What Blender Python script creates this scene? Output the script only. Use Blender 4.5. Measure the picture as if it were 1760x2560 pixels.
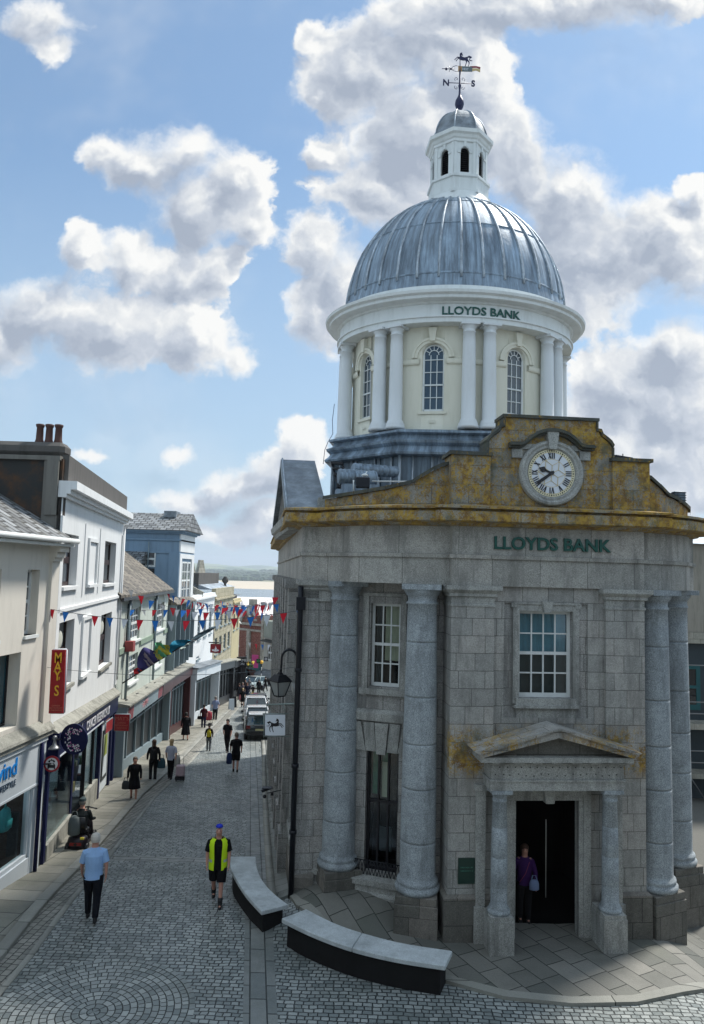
import bpy, bmesh, math, random
from mathutils import Vector, Matrix, noise
random.seed(7)
R=math.radians; PI=math.pi
for o in list(bpy.data.objects): bpy.data.objects.remove(o)
SC=bpy.context.scene; COL=SC.collection
# ---------------- camera ----------------
F=1800.0; HC=7.65; PITCH=R(4.85); ROLL=0.027
fwd=Vector((0,math.cos(PITCH),math.sin(PITCH))); up0=Vector((0,-math.sin(PITCH),math.cos(PITCH))); rt0=Vector((1,0,0))
rt=math.cos(ROLL)*rt0+math.sin(ROLL)*up0; upv=-math.sin(ROLL)*rt0+math.cos(ROLL)*up0
CAM=Vector((0,0,HC))
cd=bpy.data.cameras.new('camera'); cam=bpy.data.objects.new('camera',cd); COL.objects.link(cam)
cam.matrix_world=Matrix(((rt.x,upv.x,-fwd.x,0),(rt.y,upv.y,-fwd.y,0),(rt.z,upv.z,-fwd.z,HC),(0,0,0,1)))
cd.sensor_fit='VERTICAL'; cd.sensor_height=36; cd.sensor_width=24.75; cd.lens=36*F/2560; cd.clip_end=20000; cd.clip_start=.1
SC.camera=cam
SC.render.resolution_x=704; SC.render.resolution_y=1024
SC.view_settings.view_transform='Standard'; SC.view_settings.look='None'; SC.view_settings.gamma=1
SC.view_settings.exposure=0.72
def ray(x,y): return fwd*F+rt*(x-880)+upv*(1280-y)
def at(x,y,Y): d=ray(x,y); return CAM+d*(Y/d.y)
# ---------------- node helpers ----------------
def nd(nt,typ,ins=None,**props):
    n=nt.nodes.new(typ)
    for k,v in props.items(): setattr(n,k,v)
    if ins:
        for k,v in ins.items():
            s=n.inputs[k]
            if isinstance(v,bpy.types.NodeSocket): nt.links.new(v,s)
            elif isinstance(v,bpy.types.Node): nt.links.new(v.outputs[0],s)
            else: s.default_value=v
    return n
def mth(nt,op,a,b=0.0,c=None,clamp=False):
    d={0:a,1:b}
    if c is not None: d[2]=c
    return nd(nt,'ShaderNodeMath',d,operation=op,use_clamp=clamp).outputs[0]
def mixc(nt,f,a,b,bt='MIX'):
    n=nt.nodes.new('ShaderNodeMix'); n.data_type='RGBA'; n.blend_type=bt; n.clamp_factor=True
    for i,v in ((0,f),(6,a),(7,b)):
        s=n.inputs[i]
        if isinstance(v,bpy.types.NodeSocket): nt.links.new(v,s)
        else: s.default_value=v if i==0 else ((*v,1) if len(v)==3 else v)
    return n.outputs[2]
def ramp(nt,f,stops,interp='LINEAR'):
    n=nt.nodes.new('ShaderNodeValToRGB'); e=n.color_ramp; e.interpolation=interp
    while len(e.elements)<len(stops): e.elements.new(.5)
    for el,(p,c) in zip(e.elements,stops):
        el.position=p; el.color=(c,c,c,1) if isinstance(c,(int,float)) else (*c,1)
    nt.links.new(f,n.inputs[0]); return n.outputs[0]
def mrange(nt,v,a,b,c=0.0,d=1.0,smooth=True):
    n=nd(nt,'ShaderNodeMapRange',{0:v,1:a,2:b,3:c,4:d}); n.interpolation_type='SMOOTHSTEP' if smooth else 'LINEAR'; return n.outputs[0]
def nse(nt,vec,scale,detail=4,rough=.55,dist=0.0,col=False):
    n=nd(nt,'ShaderNodeTexNoise',{'Vector':vec,'Scale':scale,'Detail':detail,'Roughness':rough,'Distortion':dist}); return n.outputs['Color' if col else 'Fac']
# ---------------- world ----------------
SUN_EL=R(56); SUN_AZ=R(48)     # azimuth from +Y towards +X
w=bpy.data.worlds.new('World'); SC.world=w; w.use_nodes=True
nt=w.node_tree; nt.nodes.clear()
out=nd(nt,'ShaderNodeOutputWorld'); bg=nd(nt,'ShaderNodeBackground',{'Strength':0.1}); nt.links.new(bg.outputs[0],out.inputs[0])
sky=nd(nt,'ShaderNodeTexSky',sky_type='NISHITA',sun_disc=False,sun_elevation=SUN_EL,sun_rotation=SUN_AZ,altitude=40,air_density=1.0,dust_density=0.6,ozone_density=1.6)
tc=nd(nt,'ShaderNodeTexCoord'); dirv=tc.outputs['Generated']
sep=nd(nt,'ShaderNodeSeparateXYZ',{0:dirv})
yy=mth(nt,'MAXIMUM',sep.outputs[1],0.12)
uu=mth(nt,'DIVIDE',sep.outputs[0],yy); vv=mth(nt,'DIVIDE',sep.outputs[2],yy)
uv=nd(nt,'ShaderNodeCombineXYZ',{0:uu,1:vv,2:0.0}).outputs[0]
# warp the cloud plane so that outlines billow
n1=nse(nt,uv,5.0,4,.62,col=True); n2=nse(nt,uv,17.0,5,.68,col=True)
wa=nd(nt,'ShaderNodeVectorMath',{0:n1,1:(.5,.5,.5)},operation='SUBTRACT').outputs[0]
wb=nd(nt,'ShaderNodeVectorMath',{0:n2,1:(.5,.5,.5)},operation='SUBTRACT').outputs[0]
wa=nd(nt,'ShaderNodeVectorMath',{0:wa,'Scale':.085},operation='SCALE').outputs[0]
wb=nd(nt,'ShaderNodeVectorMath',{0:wb,'Scale':.045},operation='SCALE').outputs[0]
uvw=nd(nt,'ShaderNodeVectorMath',{0:uv,1:wa},operation='ADD').outputs[0]
uvw=nd(nt,'ShaderNodeVectorMath',{0:uvw,1:wb},operation='ADD').outputs[0]
# cloud masses: direction (given by where they stand over the town), half width, half height
CL=[(270,370,75,60),(360,400,120,85),(480,375,90,70),(600,440,95,85),(510,520,110,95),(640,560,50,70),(205,620,55,70),(330,650,75,85),(470,690,100,90),(120,790,130,100),
 (300,830,160,105),(480,850,115,95),(585,910,45,45),(20,860,90,90),(560,650,70,60),
 (785,630,85,95),(800,770,85,110),(860,720,60,120),
 (930,170,190,120),(1080,90,190,120),(1180,200,120,150),(1060,330,200,170),(960,470,170,110),(1230,340,110,120),(1320,420,120,120),(1430,480,130,120),(790,110,50,45),(810,360,60,45),(800,235,28,22),
 (1560,620,150,140),(1460,640,150,150),(1700,640,110,130),(1400,740,100,80),(1650,560,70,80),
 (1230,10,190,70),(1480,5,220,75),(1660,-30,120,60),(1745,470,45,35),
 (1560,960,130,110),(1690,1010,130,140),(1700,880,100,80),(1500,1060,110,110),(1640,1130,160,90),(1740,1220,120,70),
 (755,1120,60,75),(720,1170,80,50),(225,1138,55,22),(455,1135,50,30),(90,60,110,70),(130,120,70,45),
 (620,1220,120,45),(480,1250,110,40),(690,1300,110,40),(560,1330,160,30),(1745,1330,90,50)]
BC=[]
for x,y,a,b in CL:
    d=ray(x,y); k=F*1.04; BC.append((d.x/d.y,d.z/d.y,k/a,k/b))
def blobs(vec):
    dens=None
    for cu,cv,ka,kb in BC:
        s_=nd(nt,'ShaderNodeVectorMath',{0:vec,1:(ka,kb,0),2:(-cu*ka,-cv*kb,0)},operation='MULTIPLY_ADD').outputs[0]
        l_=nd(nt,'ShaderNodeVectorMath',{0:s_},operation='LENGTH').outputs['Value']
        dens=l_ if dens is None else nd(nt,'ShaderNodeMath',{0:dens,1:l_,2:.5},operation='SMOOTH_MIN').outputs[0]
    return mth(nt,'SUBTRACT',1.54,dens)
dens=blobs(uvw)
offv=nd(nt,'ShaderNodeVectorMath',{0:uvw,1:(.022,.034,0)},operation='ADD').outputs[0]
densS=blobs(offv)
fine=nse(nt,uvw,22.0,7,.62)
vo=nd(nt,'ShaderNodeTexVoronoi',{'Vector':uvw,'Scale':9.0,'Detail':3.0,'Roughness':.55},feature='F1').outputs['Distance']
off=nd(nt,'ShaderNodeVectorMath',{0:uvw,1:(.010,.018,0)},operation='ADD').outputs[0]
vo2=nd(nt,'ShaderNodeTexVoronoi',{'Vector':off,'Scale':9.0,'Detail':3.0,'Roughness':.55},feature='F1').outputs['Distance']
fine2=nse(nt,off,22.0,7,.62)
dens2=mth(nt,'ADD',dens,mth(nt,'MULTIPLY',mth(nt,'SUBTRACT',.42,vo),.38))
dens2=mth(nt,'ADD',dens2,mth(nt,'MULTIPLY',mth(nt,'SUBTRACT',fine,.5),.95))
edge=mrange(nt,nse(nt,uv,4.0,2,.5),.35,.65,.22,.95)      # some outlines crisp, some torn and thin
alpha=mrange(nt,mth(nt,'DIVIDE',mth(nt,'ADD',dens2,.04),edge),0,1)
veil=mrange(nt,nse(nt,uv,3.0,4,.62),.45,.85,0.0,.35)
alpha=mth(nt,'MAXIMUM',alpha,veil)
grad=mth(nt,'SUBTRACT',dens,densS)                        # falls towards the sun: lit side
rel=mth(nt,'ADD',mth(nt,'MULTIPLY',mth(nt,'SUBTRACT',vo2,vo),.9),mth(nt,'MULTIPLY',mth(nt,'SUBTRACT',fine,fine2),.55))
big=nse(nt,uv,5.0,4,.6)
sh=mth(nt,'ADD',.40,mth(nt,'MULTIPLY',grad,-.75))
sh=mth(nt,'ADD',sh,mth(nt,'MULTIPLY',mth(nt,'SUBTRACT',big,.5),1.0))
sh=mth(nt,'ADD',sh,mrange(nt,dens2,.0,1.0,-.36,.38))
sh=mth(nt,'SUBTRACT',sh,rel,clamp=True)
ccol=ramp(nt,sh,[(0,(5.9,5.9,5.8)),(.25,(4.8,4.95,5.1)),(.55,(3.5,3.8,4.3)),(1,(2.35,2.7,3.3))])
skyc=mixc(nt,1.0,sky.outputs[0],(.80,1.0,1.06),'MULTIPLY')
skyc=mixc(nt,mrange(nt,vv,-.05,.60,.95,0.2,smooth=False),skyc,(3.5,4.5,5.5))
gmul=nd(nt,'ShaderNodeVectorMath',{0:skyc,'Scale':.88},operation='SCALE')
cmix=mixc(nt,alpha,gmul.outputs[0],ccol)
nt.links.new(cmix,bg.inputs[0])
# the rest of the sky, behind and to the sides, is the same broken cloud without the detail
gen=mixc(nt,mrange(nt,nse(nt,dirv,2.2,2,.5),.35,.6),gmul.outputs[0],(4.9,5.8,6.5))
bg2=nd(nt,'ShaderNodeBackground',{'Color':gen,'Strength':0.105})
inx=mth(nt,'LESS_THAN',mth(nt,'ABSOLUTE',uu),.95); inv=mth(nt,'LESS_THAN',vv,1.3); iny=mth(nt,'GREATER_THAN',sep.outputs[1],.3); inz=mth(nt,'GREATER_THAN',vv,-.04)
fr=mth(nt,'MULTIPLY',mth(nt,'MULTIPLY',inx,inv),mth(nt,'MULTIPLY',iny,inz))
ms=nd(nt,'ShaderNodeMixShader',{0:fr,1:bg2.outputs[0],2:bg.outputs[0]}); nt.links.new(ms.outputs[0],out.inputs[0])
w.cycles.sampling_method='MANUAL'; w.cycles.sample_map_resolution=512
# ---------------- sun ----------------
sd=bpy.data.lights.new('sun','SUN'); sd.energy=3.4; sd.angle=R(9); sd.color=(1,.95,.87)
so=bpy.data.objects.new('sun',sd); COL.objects.link(so)
sdir=Vector((math.sin(SUN_AZ)*math.cos(SUN_EL),math.cos(SUN_AZ)*math.cos(SUN_EL),math.sin(SUN_EL)))
so.rotation_euler=sdir.to_track_quat('Z','Y').to_euler(); so.location=(30,30,60)
# ---------------- tagging, mesh collector ----------------
def tag(o,label=None,cat=None,group=None,kind=None):
    if label: o['label']=label
    if cat: o['category']=cat
    if group: o['group']=group
    if kind: o['kind']=kind
    return o
def empty(name,loc=(0,0,0),rz=0.0,label=None,cat=None,group=None):
    o=bpy.data.objects.new(name,None); COL.objects.link(o); o.location=loc; o.rotation_euler=(0,0,rz); o.empty_display_size=.2
    if label: tag(o,label,cat,group)
    return o
LOCALROOT={}
class MB:
    def __init__(s,T=None): s.v=[];s.f=[];s.uv=[];s.T=T;s.sm=[]
    def P(s,p):
        p=Vector(p); return s.T(p) if s.T else p
    def face(s,pts,uv=None,smooth=False,raw=False):
        q=[Vector(p) for p in pts]; W=q if raw else [s.P(p) for p in q]
        if uv is None:
            n=Vector((0,0,0))
            for i in range(len(W)): 
                a,b=W[i],W[(i+1)%len(W)]; n+=a.cross(b)
            if n.length>0: n.normalize()
            if abs(n.z)<.75:
                t=Vector((-n.y,n.x,0)); t=t.normalized() if t.length>1e-6 else Vector((1,0,0))
                uv=[(p.dot(t),p.z) for p in W]
            else: uv=[(p.x,p.y) for p in W]
        b=len(s.v); s.v+=W; s.f.append(tuple(range(b,b+len(W)))); s.uv.append(uv); s.sm.append(smooth)
    def box(s,x0,x1,y0,y1,z0,z1):
        if x0>x1:x0,x1=x1,x0
        if y0>y1:y0,y1=y1,y0
        if z0>z1:z0,z1=z1,z0
        a=[(x0,y0),(x1,y0),(x1,y1),(x0,y1)]
        for i in range(4):
            p,q=a[i],a[(i+1)%4]; s.face([(p[0],p[1],z0),(q[0],q[1],z0),(q[0],q[1],z1),(p[0],p[1],z1)])
        s.face([(x,y,z1) for x,y in a]); s.face([(x,y,z0) for x,y in reversed(a)])
        return s
    def obox(s,c,h,M=None):
        # box with half sizes h at c, rotated by matrix M (3x3)
        M=M or Matrix.Identity(3); c=Vector(c)
        V=[c+M@Vector((sx*h[0],sy*h[1],sz*h[2])) for sx in(-1,1) for sy in(-1,1) for sz in(-1,1)]
        for f in ((0,1,3,2),(4,6,7,5),(0,4,5,1),(2,3,7,6),(0,2,6,4),(1,5,7,3)): s.face([V[i] for i in f])
        return s
    def prism(s,poly,axis,a,b,uvs=None):
        # poly in the two other axes; axis 'x','y','z'
        def mk(p,t): return {'x':(t,p[0],p[1]),'y':(p[0],t,p[1]),'z':(p[0],p[1],t)}[axis]
        n=len(poly)
        for i in range(n):
            p,q=poly[i],poly[(i+1)%n]; s.face([mk(p,a),mk(q,a),mk(q,b),mk(p,b)])
        s.face([mk(p,a) for p in poly]); s.face([mk(p,b) for p in reversed(poly)])
        return s
    def lathe(s,prof,c=(0,0,0),n=32,sx=1.0,sy=1.0,a0=0.0,a1=2*PI,smooth=True,cap=True,poly=False,flat=False):
        c=Vector(c)
        full=abs(a1-a0-2*PI)<1e-6
        for i in range(n):
            t0=a0+(a1-a0)*i/n; t1=a0+(a1-a0)*(i+1)/n
            rr=max(p[0] for p in prof)
            for (r0,z0),(r1,z1) in zip(prof,prof[1:]):
                A=c+Vector((r0*sx*math.sin(t0),-r0*sy*math.cos(t0),z0)); B=c+Vector((r0*sx*math.sin(t1),-r0*sy*math.cos(t1),z0))
                Cc=c+Vector((r1*sx*math.sin(t1),-r1*sy*math.cos(t1),z1)); D=c+Vector((r1*sx*math.sin(t0),-r1*sy*math.cos(t0),z1))
                ua,ub=t0*rr,t1*rr
                if r1<1e-6: s.face([A,B,Cc],[(ua,z0),(ub,z0),(ua,z1)],smooth)
                elif r0<1e-6: s.face([A,Cc,D],[(ua,z0),(ub,z1),(ua,z1)],smooth)
                else: s.face([A,B,Cc,D],[(ua,z0),(ub,z0),(ub,z1),(ua,z1)],smooth)
        return s
    def sweep(s,path,prof,closed=False,smooth=False,caps=True,hfun=None,u0=0.0):
        # path: plan points; prof: (outward offset, z). Outward is to the right of the walking direction
        n=len(path); pts=[Vector((p[0],p[1])) for p in path]
        nor=[]
        for i in range(n):
            def dirn(a,b): d=(pts[b]-pts[a]); return d.normalized()
            ds=[]
            if closed or i>0: ds.append(dirn((i-1)%n,i))
            if closed or i<n-1: ds.append(dirn(i,(i+1)%n))
            ns=[Vector((d.y,-d.x)) for d in ds]
            if len(ns)==2:
                m=(ns[0]+ns[1]); m=m/ max(1e-6,m.length); k=1/max(.35,m.dot(ns[0])); nor.append(m*k)
            else: nor.append(ns[0])
        L=[u0]
        for i in range(1,n+(1 if closed else 0)): L.append(L[-1]+(pts[i%n]-pts[i-1]).length)
        def V(i,j):
            o,z=prof[j]; 
            if hfun: z=hfun(i,z)
            q=pts[i]+nor[i]*o; return (q.x,q.y,z)
        acc=[0]
        for j in range(1,len(prof)): acc.append(acc[-1]+math.hypot(prof[j][0]-prof[j-1][0],prof[j][1]-prof[j-1][1]))
        for i in range(n if closed else n-1):
            i2=(i+1)%n
            for j in range(len(prof)-1):
                s.face([V(i,j),V(i2,j),V(i2,j+1),V(i,j+1)],[(L[i],prof[0][1]+acc[j]),(L[i+1],prof[0][1]+acc[j]),(L[i+1],prof[0][1]+acc[j+1]),(L[i],prof[0][1]+acc[j+1])],smooth)
        if caps and not closed and len(prof)>2:
            s.face([V(0,j) for j in range(len(prof))]); s.face([V(n-1,j) for j in reversed(range(len(prof)))])
        return s
    def tube(s,path,r,n=8,smooth=True,caps=True):
        P=[Vector(p) for p in path]; m=len(P)
        rs=r if isinstance(r,(list,tuple)) else [r]*m
        rings=[]; prev=None
        for i in range(m):
            d=(P[min(i+1,m-1)]-P[max(i-1,0)]).normalized()
            a=Vector((0,0,1)) if abs(d.z)<.9 else Vector((1,0,0))
            if prev is not None: a=prev
            x=d.cross(a).normalized(); y=x.cross(d).normalized(); prev=y
            rr=rs[i]; rx,ry=(rr if isinstance(rr,tuple) else (rr,rr))
            rings.append([P[i]+x*rx*math.cos(2*PI*k/n)+y*ry*math.sin(2*PI*k/n) for k in range(n)])
        for i in range(m-1):
            for k in range(n): s.face([rings[i][k],rings[i][(k+1)%n],rings[i+1][(k+1)%n],rings[i+1][k]],None,smooth)
        if caps: s.face(list(reversed(rings[0]))); s.face(rings[-1])
        return s
    def rings(s,rs,n=16,smooth=True):
        # stacked ellipses: (cx,cy,z,a,b)
        R_=[[Vector((cx+a*math.cos(2*PI*k/n),cy+b*math.sin(2*PI*k/n),z)) for k in range(n)] for cx,cy,z,a,b in rs]
        for i in range(len(R_)-1):
            for k in range(n): s.face([R_[i][k],R_[i][(k+1)%n],R_[i+1][(k+1)%n],R_[i+1][k]],None,smooth)
        s.face(list(reversed(R_[0])),None,smooth); s.face(R_[-1],None,smooth); return s
    def ball(s,c,r,n=10,sz=(1,1,1)):
        c=Vector(c); m=n//2+1
        for i in range(m):
            for k in range(n):
                def V(i,k):
                    ph=PI*i/m; th=2*PI*k/n; return c+Vector((r*sz[0]*math.sin(ph)*math.cos(th),r*sz[1]*math.sin(ph)*math.sin(th),r*sz[2]*math.cos(ph)))
                if i==0: s.face([V(0,0),V(1,k),V(1,k+1)],None,True)
                elif i==m-1: s.face([V(i,k),V(m,0),V(i,k+1)],None,True)
                else: s.face([V(i,k),V(i+1,k),V(i+1,k+1),V(i,k+1)],None,True)
        return s
    def build(s,name,mat,parent=None,weld=True,bevel=0,split=None,**tg):
        if split=='comp':
            key={}; par={}
            def fd(a):
                while par[a]!=a: par[a]=par[par[a]]; a=par[a]
                return a
            vi=[]
            for v in s.v:
                k=(round(v.x,3),round(v.y,3),round(v.z,3)); par.setdefault(k,k); vi.append(k)
            for f in s.f:
                for i in f[1:]: par[fd(vi[i])]=fd(vi[f[0]])
            roots={}; loc={}
            for f in s.f:
                c=sum((s.v[i] for i in f),Vector())/len(f); loc[(round(c.x,4),round(c.y,4),round(c.z,4))]=roots.setdefault(fd(vi[f[0]]),len(roots))
            split=lambda c:loc[(round(c.x,4),round(c.y,4),round(c.z,4))]
        if split:
            gr={}
            for f,u,sm in zip(s.f,s.uv,s.sm):
                c=sum((s.v[i] for i in f),Vector())/len(f); gr.setdefault(split(c),[]).append((f,u,sm))
            last=None
            for k in sorted(gr):
                q=MB()
                for f,u,sm in gr[k]: q.face([s.v[i] for i in f],u,sm)
                last=q.build(name,mat,parent,weld,bevel,**tg)
            return last
        me=bpy.data.meshes.new(name); inv=None
        V=s.v
        if parent is not None and parent.get('_w'): inv=parent['_w']
        me.from_pydata([tuple(v) for v in V],[],s.f)
        ul=me.uv_layers.new(name='UVMap'); i=0
        flat=[]
        for u in s.uv:
            for a in u: flat+=[a[0],a[1]]
        ul.data.foreach_set('uv',flat)
        me.polygons.foreach_set('use_smooth',s.sm)
        if weld:
            bm=bmesh.new(); bm.from_mesh(me); bmesh.ops.remove_doubles(bm,verts=bm.verts,dist=.0004)
            bmesh.ops.recalc_face_normals(bm,faces=bm.faces)
            bm.to_mesh(me); bm.free()
        me.materials.append(mat)
        o=bpy.data.objects.new(name,me); COL.objects.link(o)
        if parent is not None:
            o.parent=parent; r=parent
            if parent.name in WORLD: o.matrix_parent_inverse=WORLD[parent.name]; 
            WORLD_COPY(o,parent)
        if bevel:
            b=o.modifiers.new('bevel','BEVEL'); b.width=bevel; b.segments=1; b.limit_method='ANGLE'
        if tg: tag(o,**tg)
        return o
WORLD={}; LOCAL=set()
def WORLD_COPY(o,parent):
    # parts of roots built in world coordinates keep world coordinates; sub-parts of such parts need no inverse
    pass
def wroot(name,loc,label,cat,group=None):
    "a root Empty standing at loc whose parts are written in world coordinates"
    o=empty(name,loc,0,label,cat,group); WORLD[o.name]=Matrix.Translation(Vector(loc)).inverted(); return o
def frame(p0,p1):
    "facade frame: l along p0->p1, d out to the right of it, z up"
    p0=Vector((p0[0],p0[1],0)); e=(Vector((p1[0],p1[1],0))-p0); L=e.length; e/=L; n=Vector((e.y,-e.x,0))
    return (lambda p: p0+e*p[0]+n*p[1]+Vector((0,0,p[2]))),L
def grid_wall(mb,l0,l1,z0,z1,ops,dep=.16,d=0.0):
    "wall face at d with openings (la,lb,za,zb) and their reveals"
    xs=sorted({l0,l1,*[o[0] for o in ops],*[o[1] for o in ops]}); zs=sorted({z0,z1,*[o[2] for o in ops],*[o[3] for o in ops]})
    xs=[x for x in xs if l0<=x<=l1]; zs=[z for z in zs if z0<=z<=z1]
    for a,b in zip(xs,xs[1:]):
        for c,e in zip(zs,zs[1:]):
            m=((a+b)/2,(c+e)/2)
            if any(o[0]<m[0]<o[1] and o[2]<m[1]<o[3] for o in ops): continue
            mb.face([(a,d,c),(b,d,c),(b,d,e),(a,d,e)],[(a,c),(b,c),(b,e),(a,e)])
    for la,lb,za,zb in ops:
        for p,q in (((la,za),(la,zb)),((lb,zb),(lb,za)),((la,zb),(lb,zb)),((lb,za),(la,za))):
            mb.face([(p[0],d,p[1]),(q[0],d,q[1]),(q[0],d-dep,q[1]),(p[0],d-dep,p[1])])
def window(T,la,lb,za,zb,d,nx,ny,fm,gm,parent,fw=.06,bw=.025,sash=True,name='window',arch=False,label=None):
    "glazed window: frame and bars, pane as its sub-part"
    f=MB(T); t=.05
    f.box(la,la+fw,d-t,d,za,zb); f.box(lb-fw,lb,d-t,d,za,zb); f.box(la+fw,lb-fw,d-t,d,za,za+fw*1.3); f.box(la+fw,lb-fw,d-t,d,zb-fw,zb)
    W=(lb-la-2*fw); Hh=zb-za-2.3*fw; z_=za+1.3*fw
    for i in range(1,nx): x=la+fw+W*i/nx; f.box(x-bw/2,x+bw/2,d-t+.005,d-.008,z_,zb-fw)
    for j in range(1,ny):
        z=z_+Hh*j/ny; b_=bw*1.0 if not (sash and j==ny//2) else bw*2.2
        f.box(la+fw,lb-fw,d-t+.003,d-(.012 if b_==bw else .004),z-b_/2,z+b_/2)
    o=f.build(name,fm,parent,weld=False)
    if label: o['label']=label
    g=MB(T); g.face([(la+fw*.5,d-t*.7,za+fw*.5),(lb-fw*.5,d-t*.7,za+fw*.5),(lb-fw*.5,d-t*.7,zb-fw*.5),(la+fw*.5,d-t*.7,zb-fw*.5)])
    g.build('pane',gm,o,weld=False)
    return o
def textmesh(txt,size,T,mat,name,parent,dep=.03,align='CENTER',xs=1.0,space=1.0,off=0.0,parts=False,**tg):
    "raised lettering; T maps (x along, y up, z out)"
    cu=bpy.data.curves.new('t','FONT'); cu.body=txt; cu.size=size; cu.extrude=dep/2; cu.align_x=align; cu.resolution_u=3; cu.space_character=space; cu.offset=off
    to=bpy.data.objects.new('t',cu); COL.objects.link(to)
    dg=bpy.context.evaluated_depsgraph_get(); me=bpy.data.meshes.new_from_object(to.evaluated_get(dg))
    bpy.data.objects.remove(to); me.name=name
    for v in me.vertices: v.co=T(Vector((v.co.x*xs,v.co.y,v.co.z+dep/2)))
    me.materials.clear(); me.materials.append(mat)
    o=bpy.data.objects.new(name,me); COL.objects.link(o)
    if parent is not None:
        o.parent=parent
        if parent.name in WORLD: o.matrix_parent_inverse=WORLD[parent.name]
    if tg: tag(o,**tg)
    return o
# ---------------- materials ----------------
MATS={}
def newmat(name):
    m=bpy.data.materials.new(name); m.use_nodes=True; nt=m.node_tree; nt.nodes.clear()
    o=nd(nt,'ShaderNodeOutputMaterial'); b=nd(nt,'ShaderNodeBsdfPrincipled'); nt.links.new(b.outputs[0],o.inputs[0])
    tc=nd(nt,'ShaderNodeTexCoord'); geo=nd(nt,'ShaderNodeNewGeometry')
    MATS[name]=m
    return m,nt,b,tc.outputs['UV'],geo.outputs['Position'],o
def setb(nt,b,col=None,rough=None,metal=None,spec=None,bump=None,bs=.3,bd=.02):
    if col is not None:
        if isinstance(col,bpy.types.NodeSocket): nt.links.new(col,b.inputs['Base Color'])
        else: b.inputs['Base Color'].default_value=(*col,1)
    if rough is not None:
        if isinstance(rough,bpy.types.NodeSocket): nt.links.new(rough,b.inputs['Roughness'])
        else: b.inputs['Roughness'].default_value=rough
    if metal is not None: b.inputs['Metallic'].default_value=metal
    if spec is not None: b.inputs['Specular IOR Level'].default_value=spec
    if bump is not None:
        bu=nd(nt,'ShaderNodeBump',{'Strength':bs,'Distance':bd,'Height':bump}); nt.links.new(bu.outputs[0],b.inputs['Normal'])
def bricktex(nt,vec,w,h,c1,c2,mo,mortar=.006,off=.5,freq=2,smooth=.15,squash=1.0,sqf=2,bias=0.0):
    n=nd(nt,'ShaderNodeTexBrick',{'Vector':vec,'Color1':(*c1,1),'Color2':(*c2,1),'Mortar':(*mo,1),'Scale':1.0,'Mortar Size':mortar,'Mortar Smooth':smooth,'Bias':bias,'Brick Width':w,'Row Height':h})
    n.offset=off; n.offset_frequency=freq; n.squash=squash; n.squash_frequency=sqf
    return n
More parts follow.
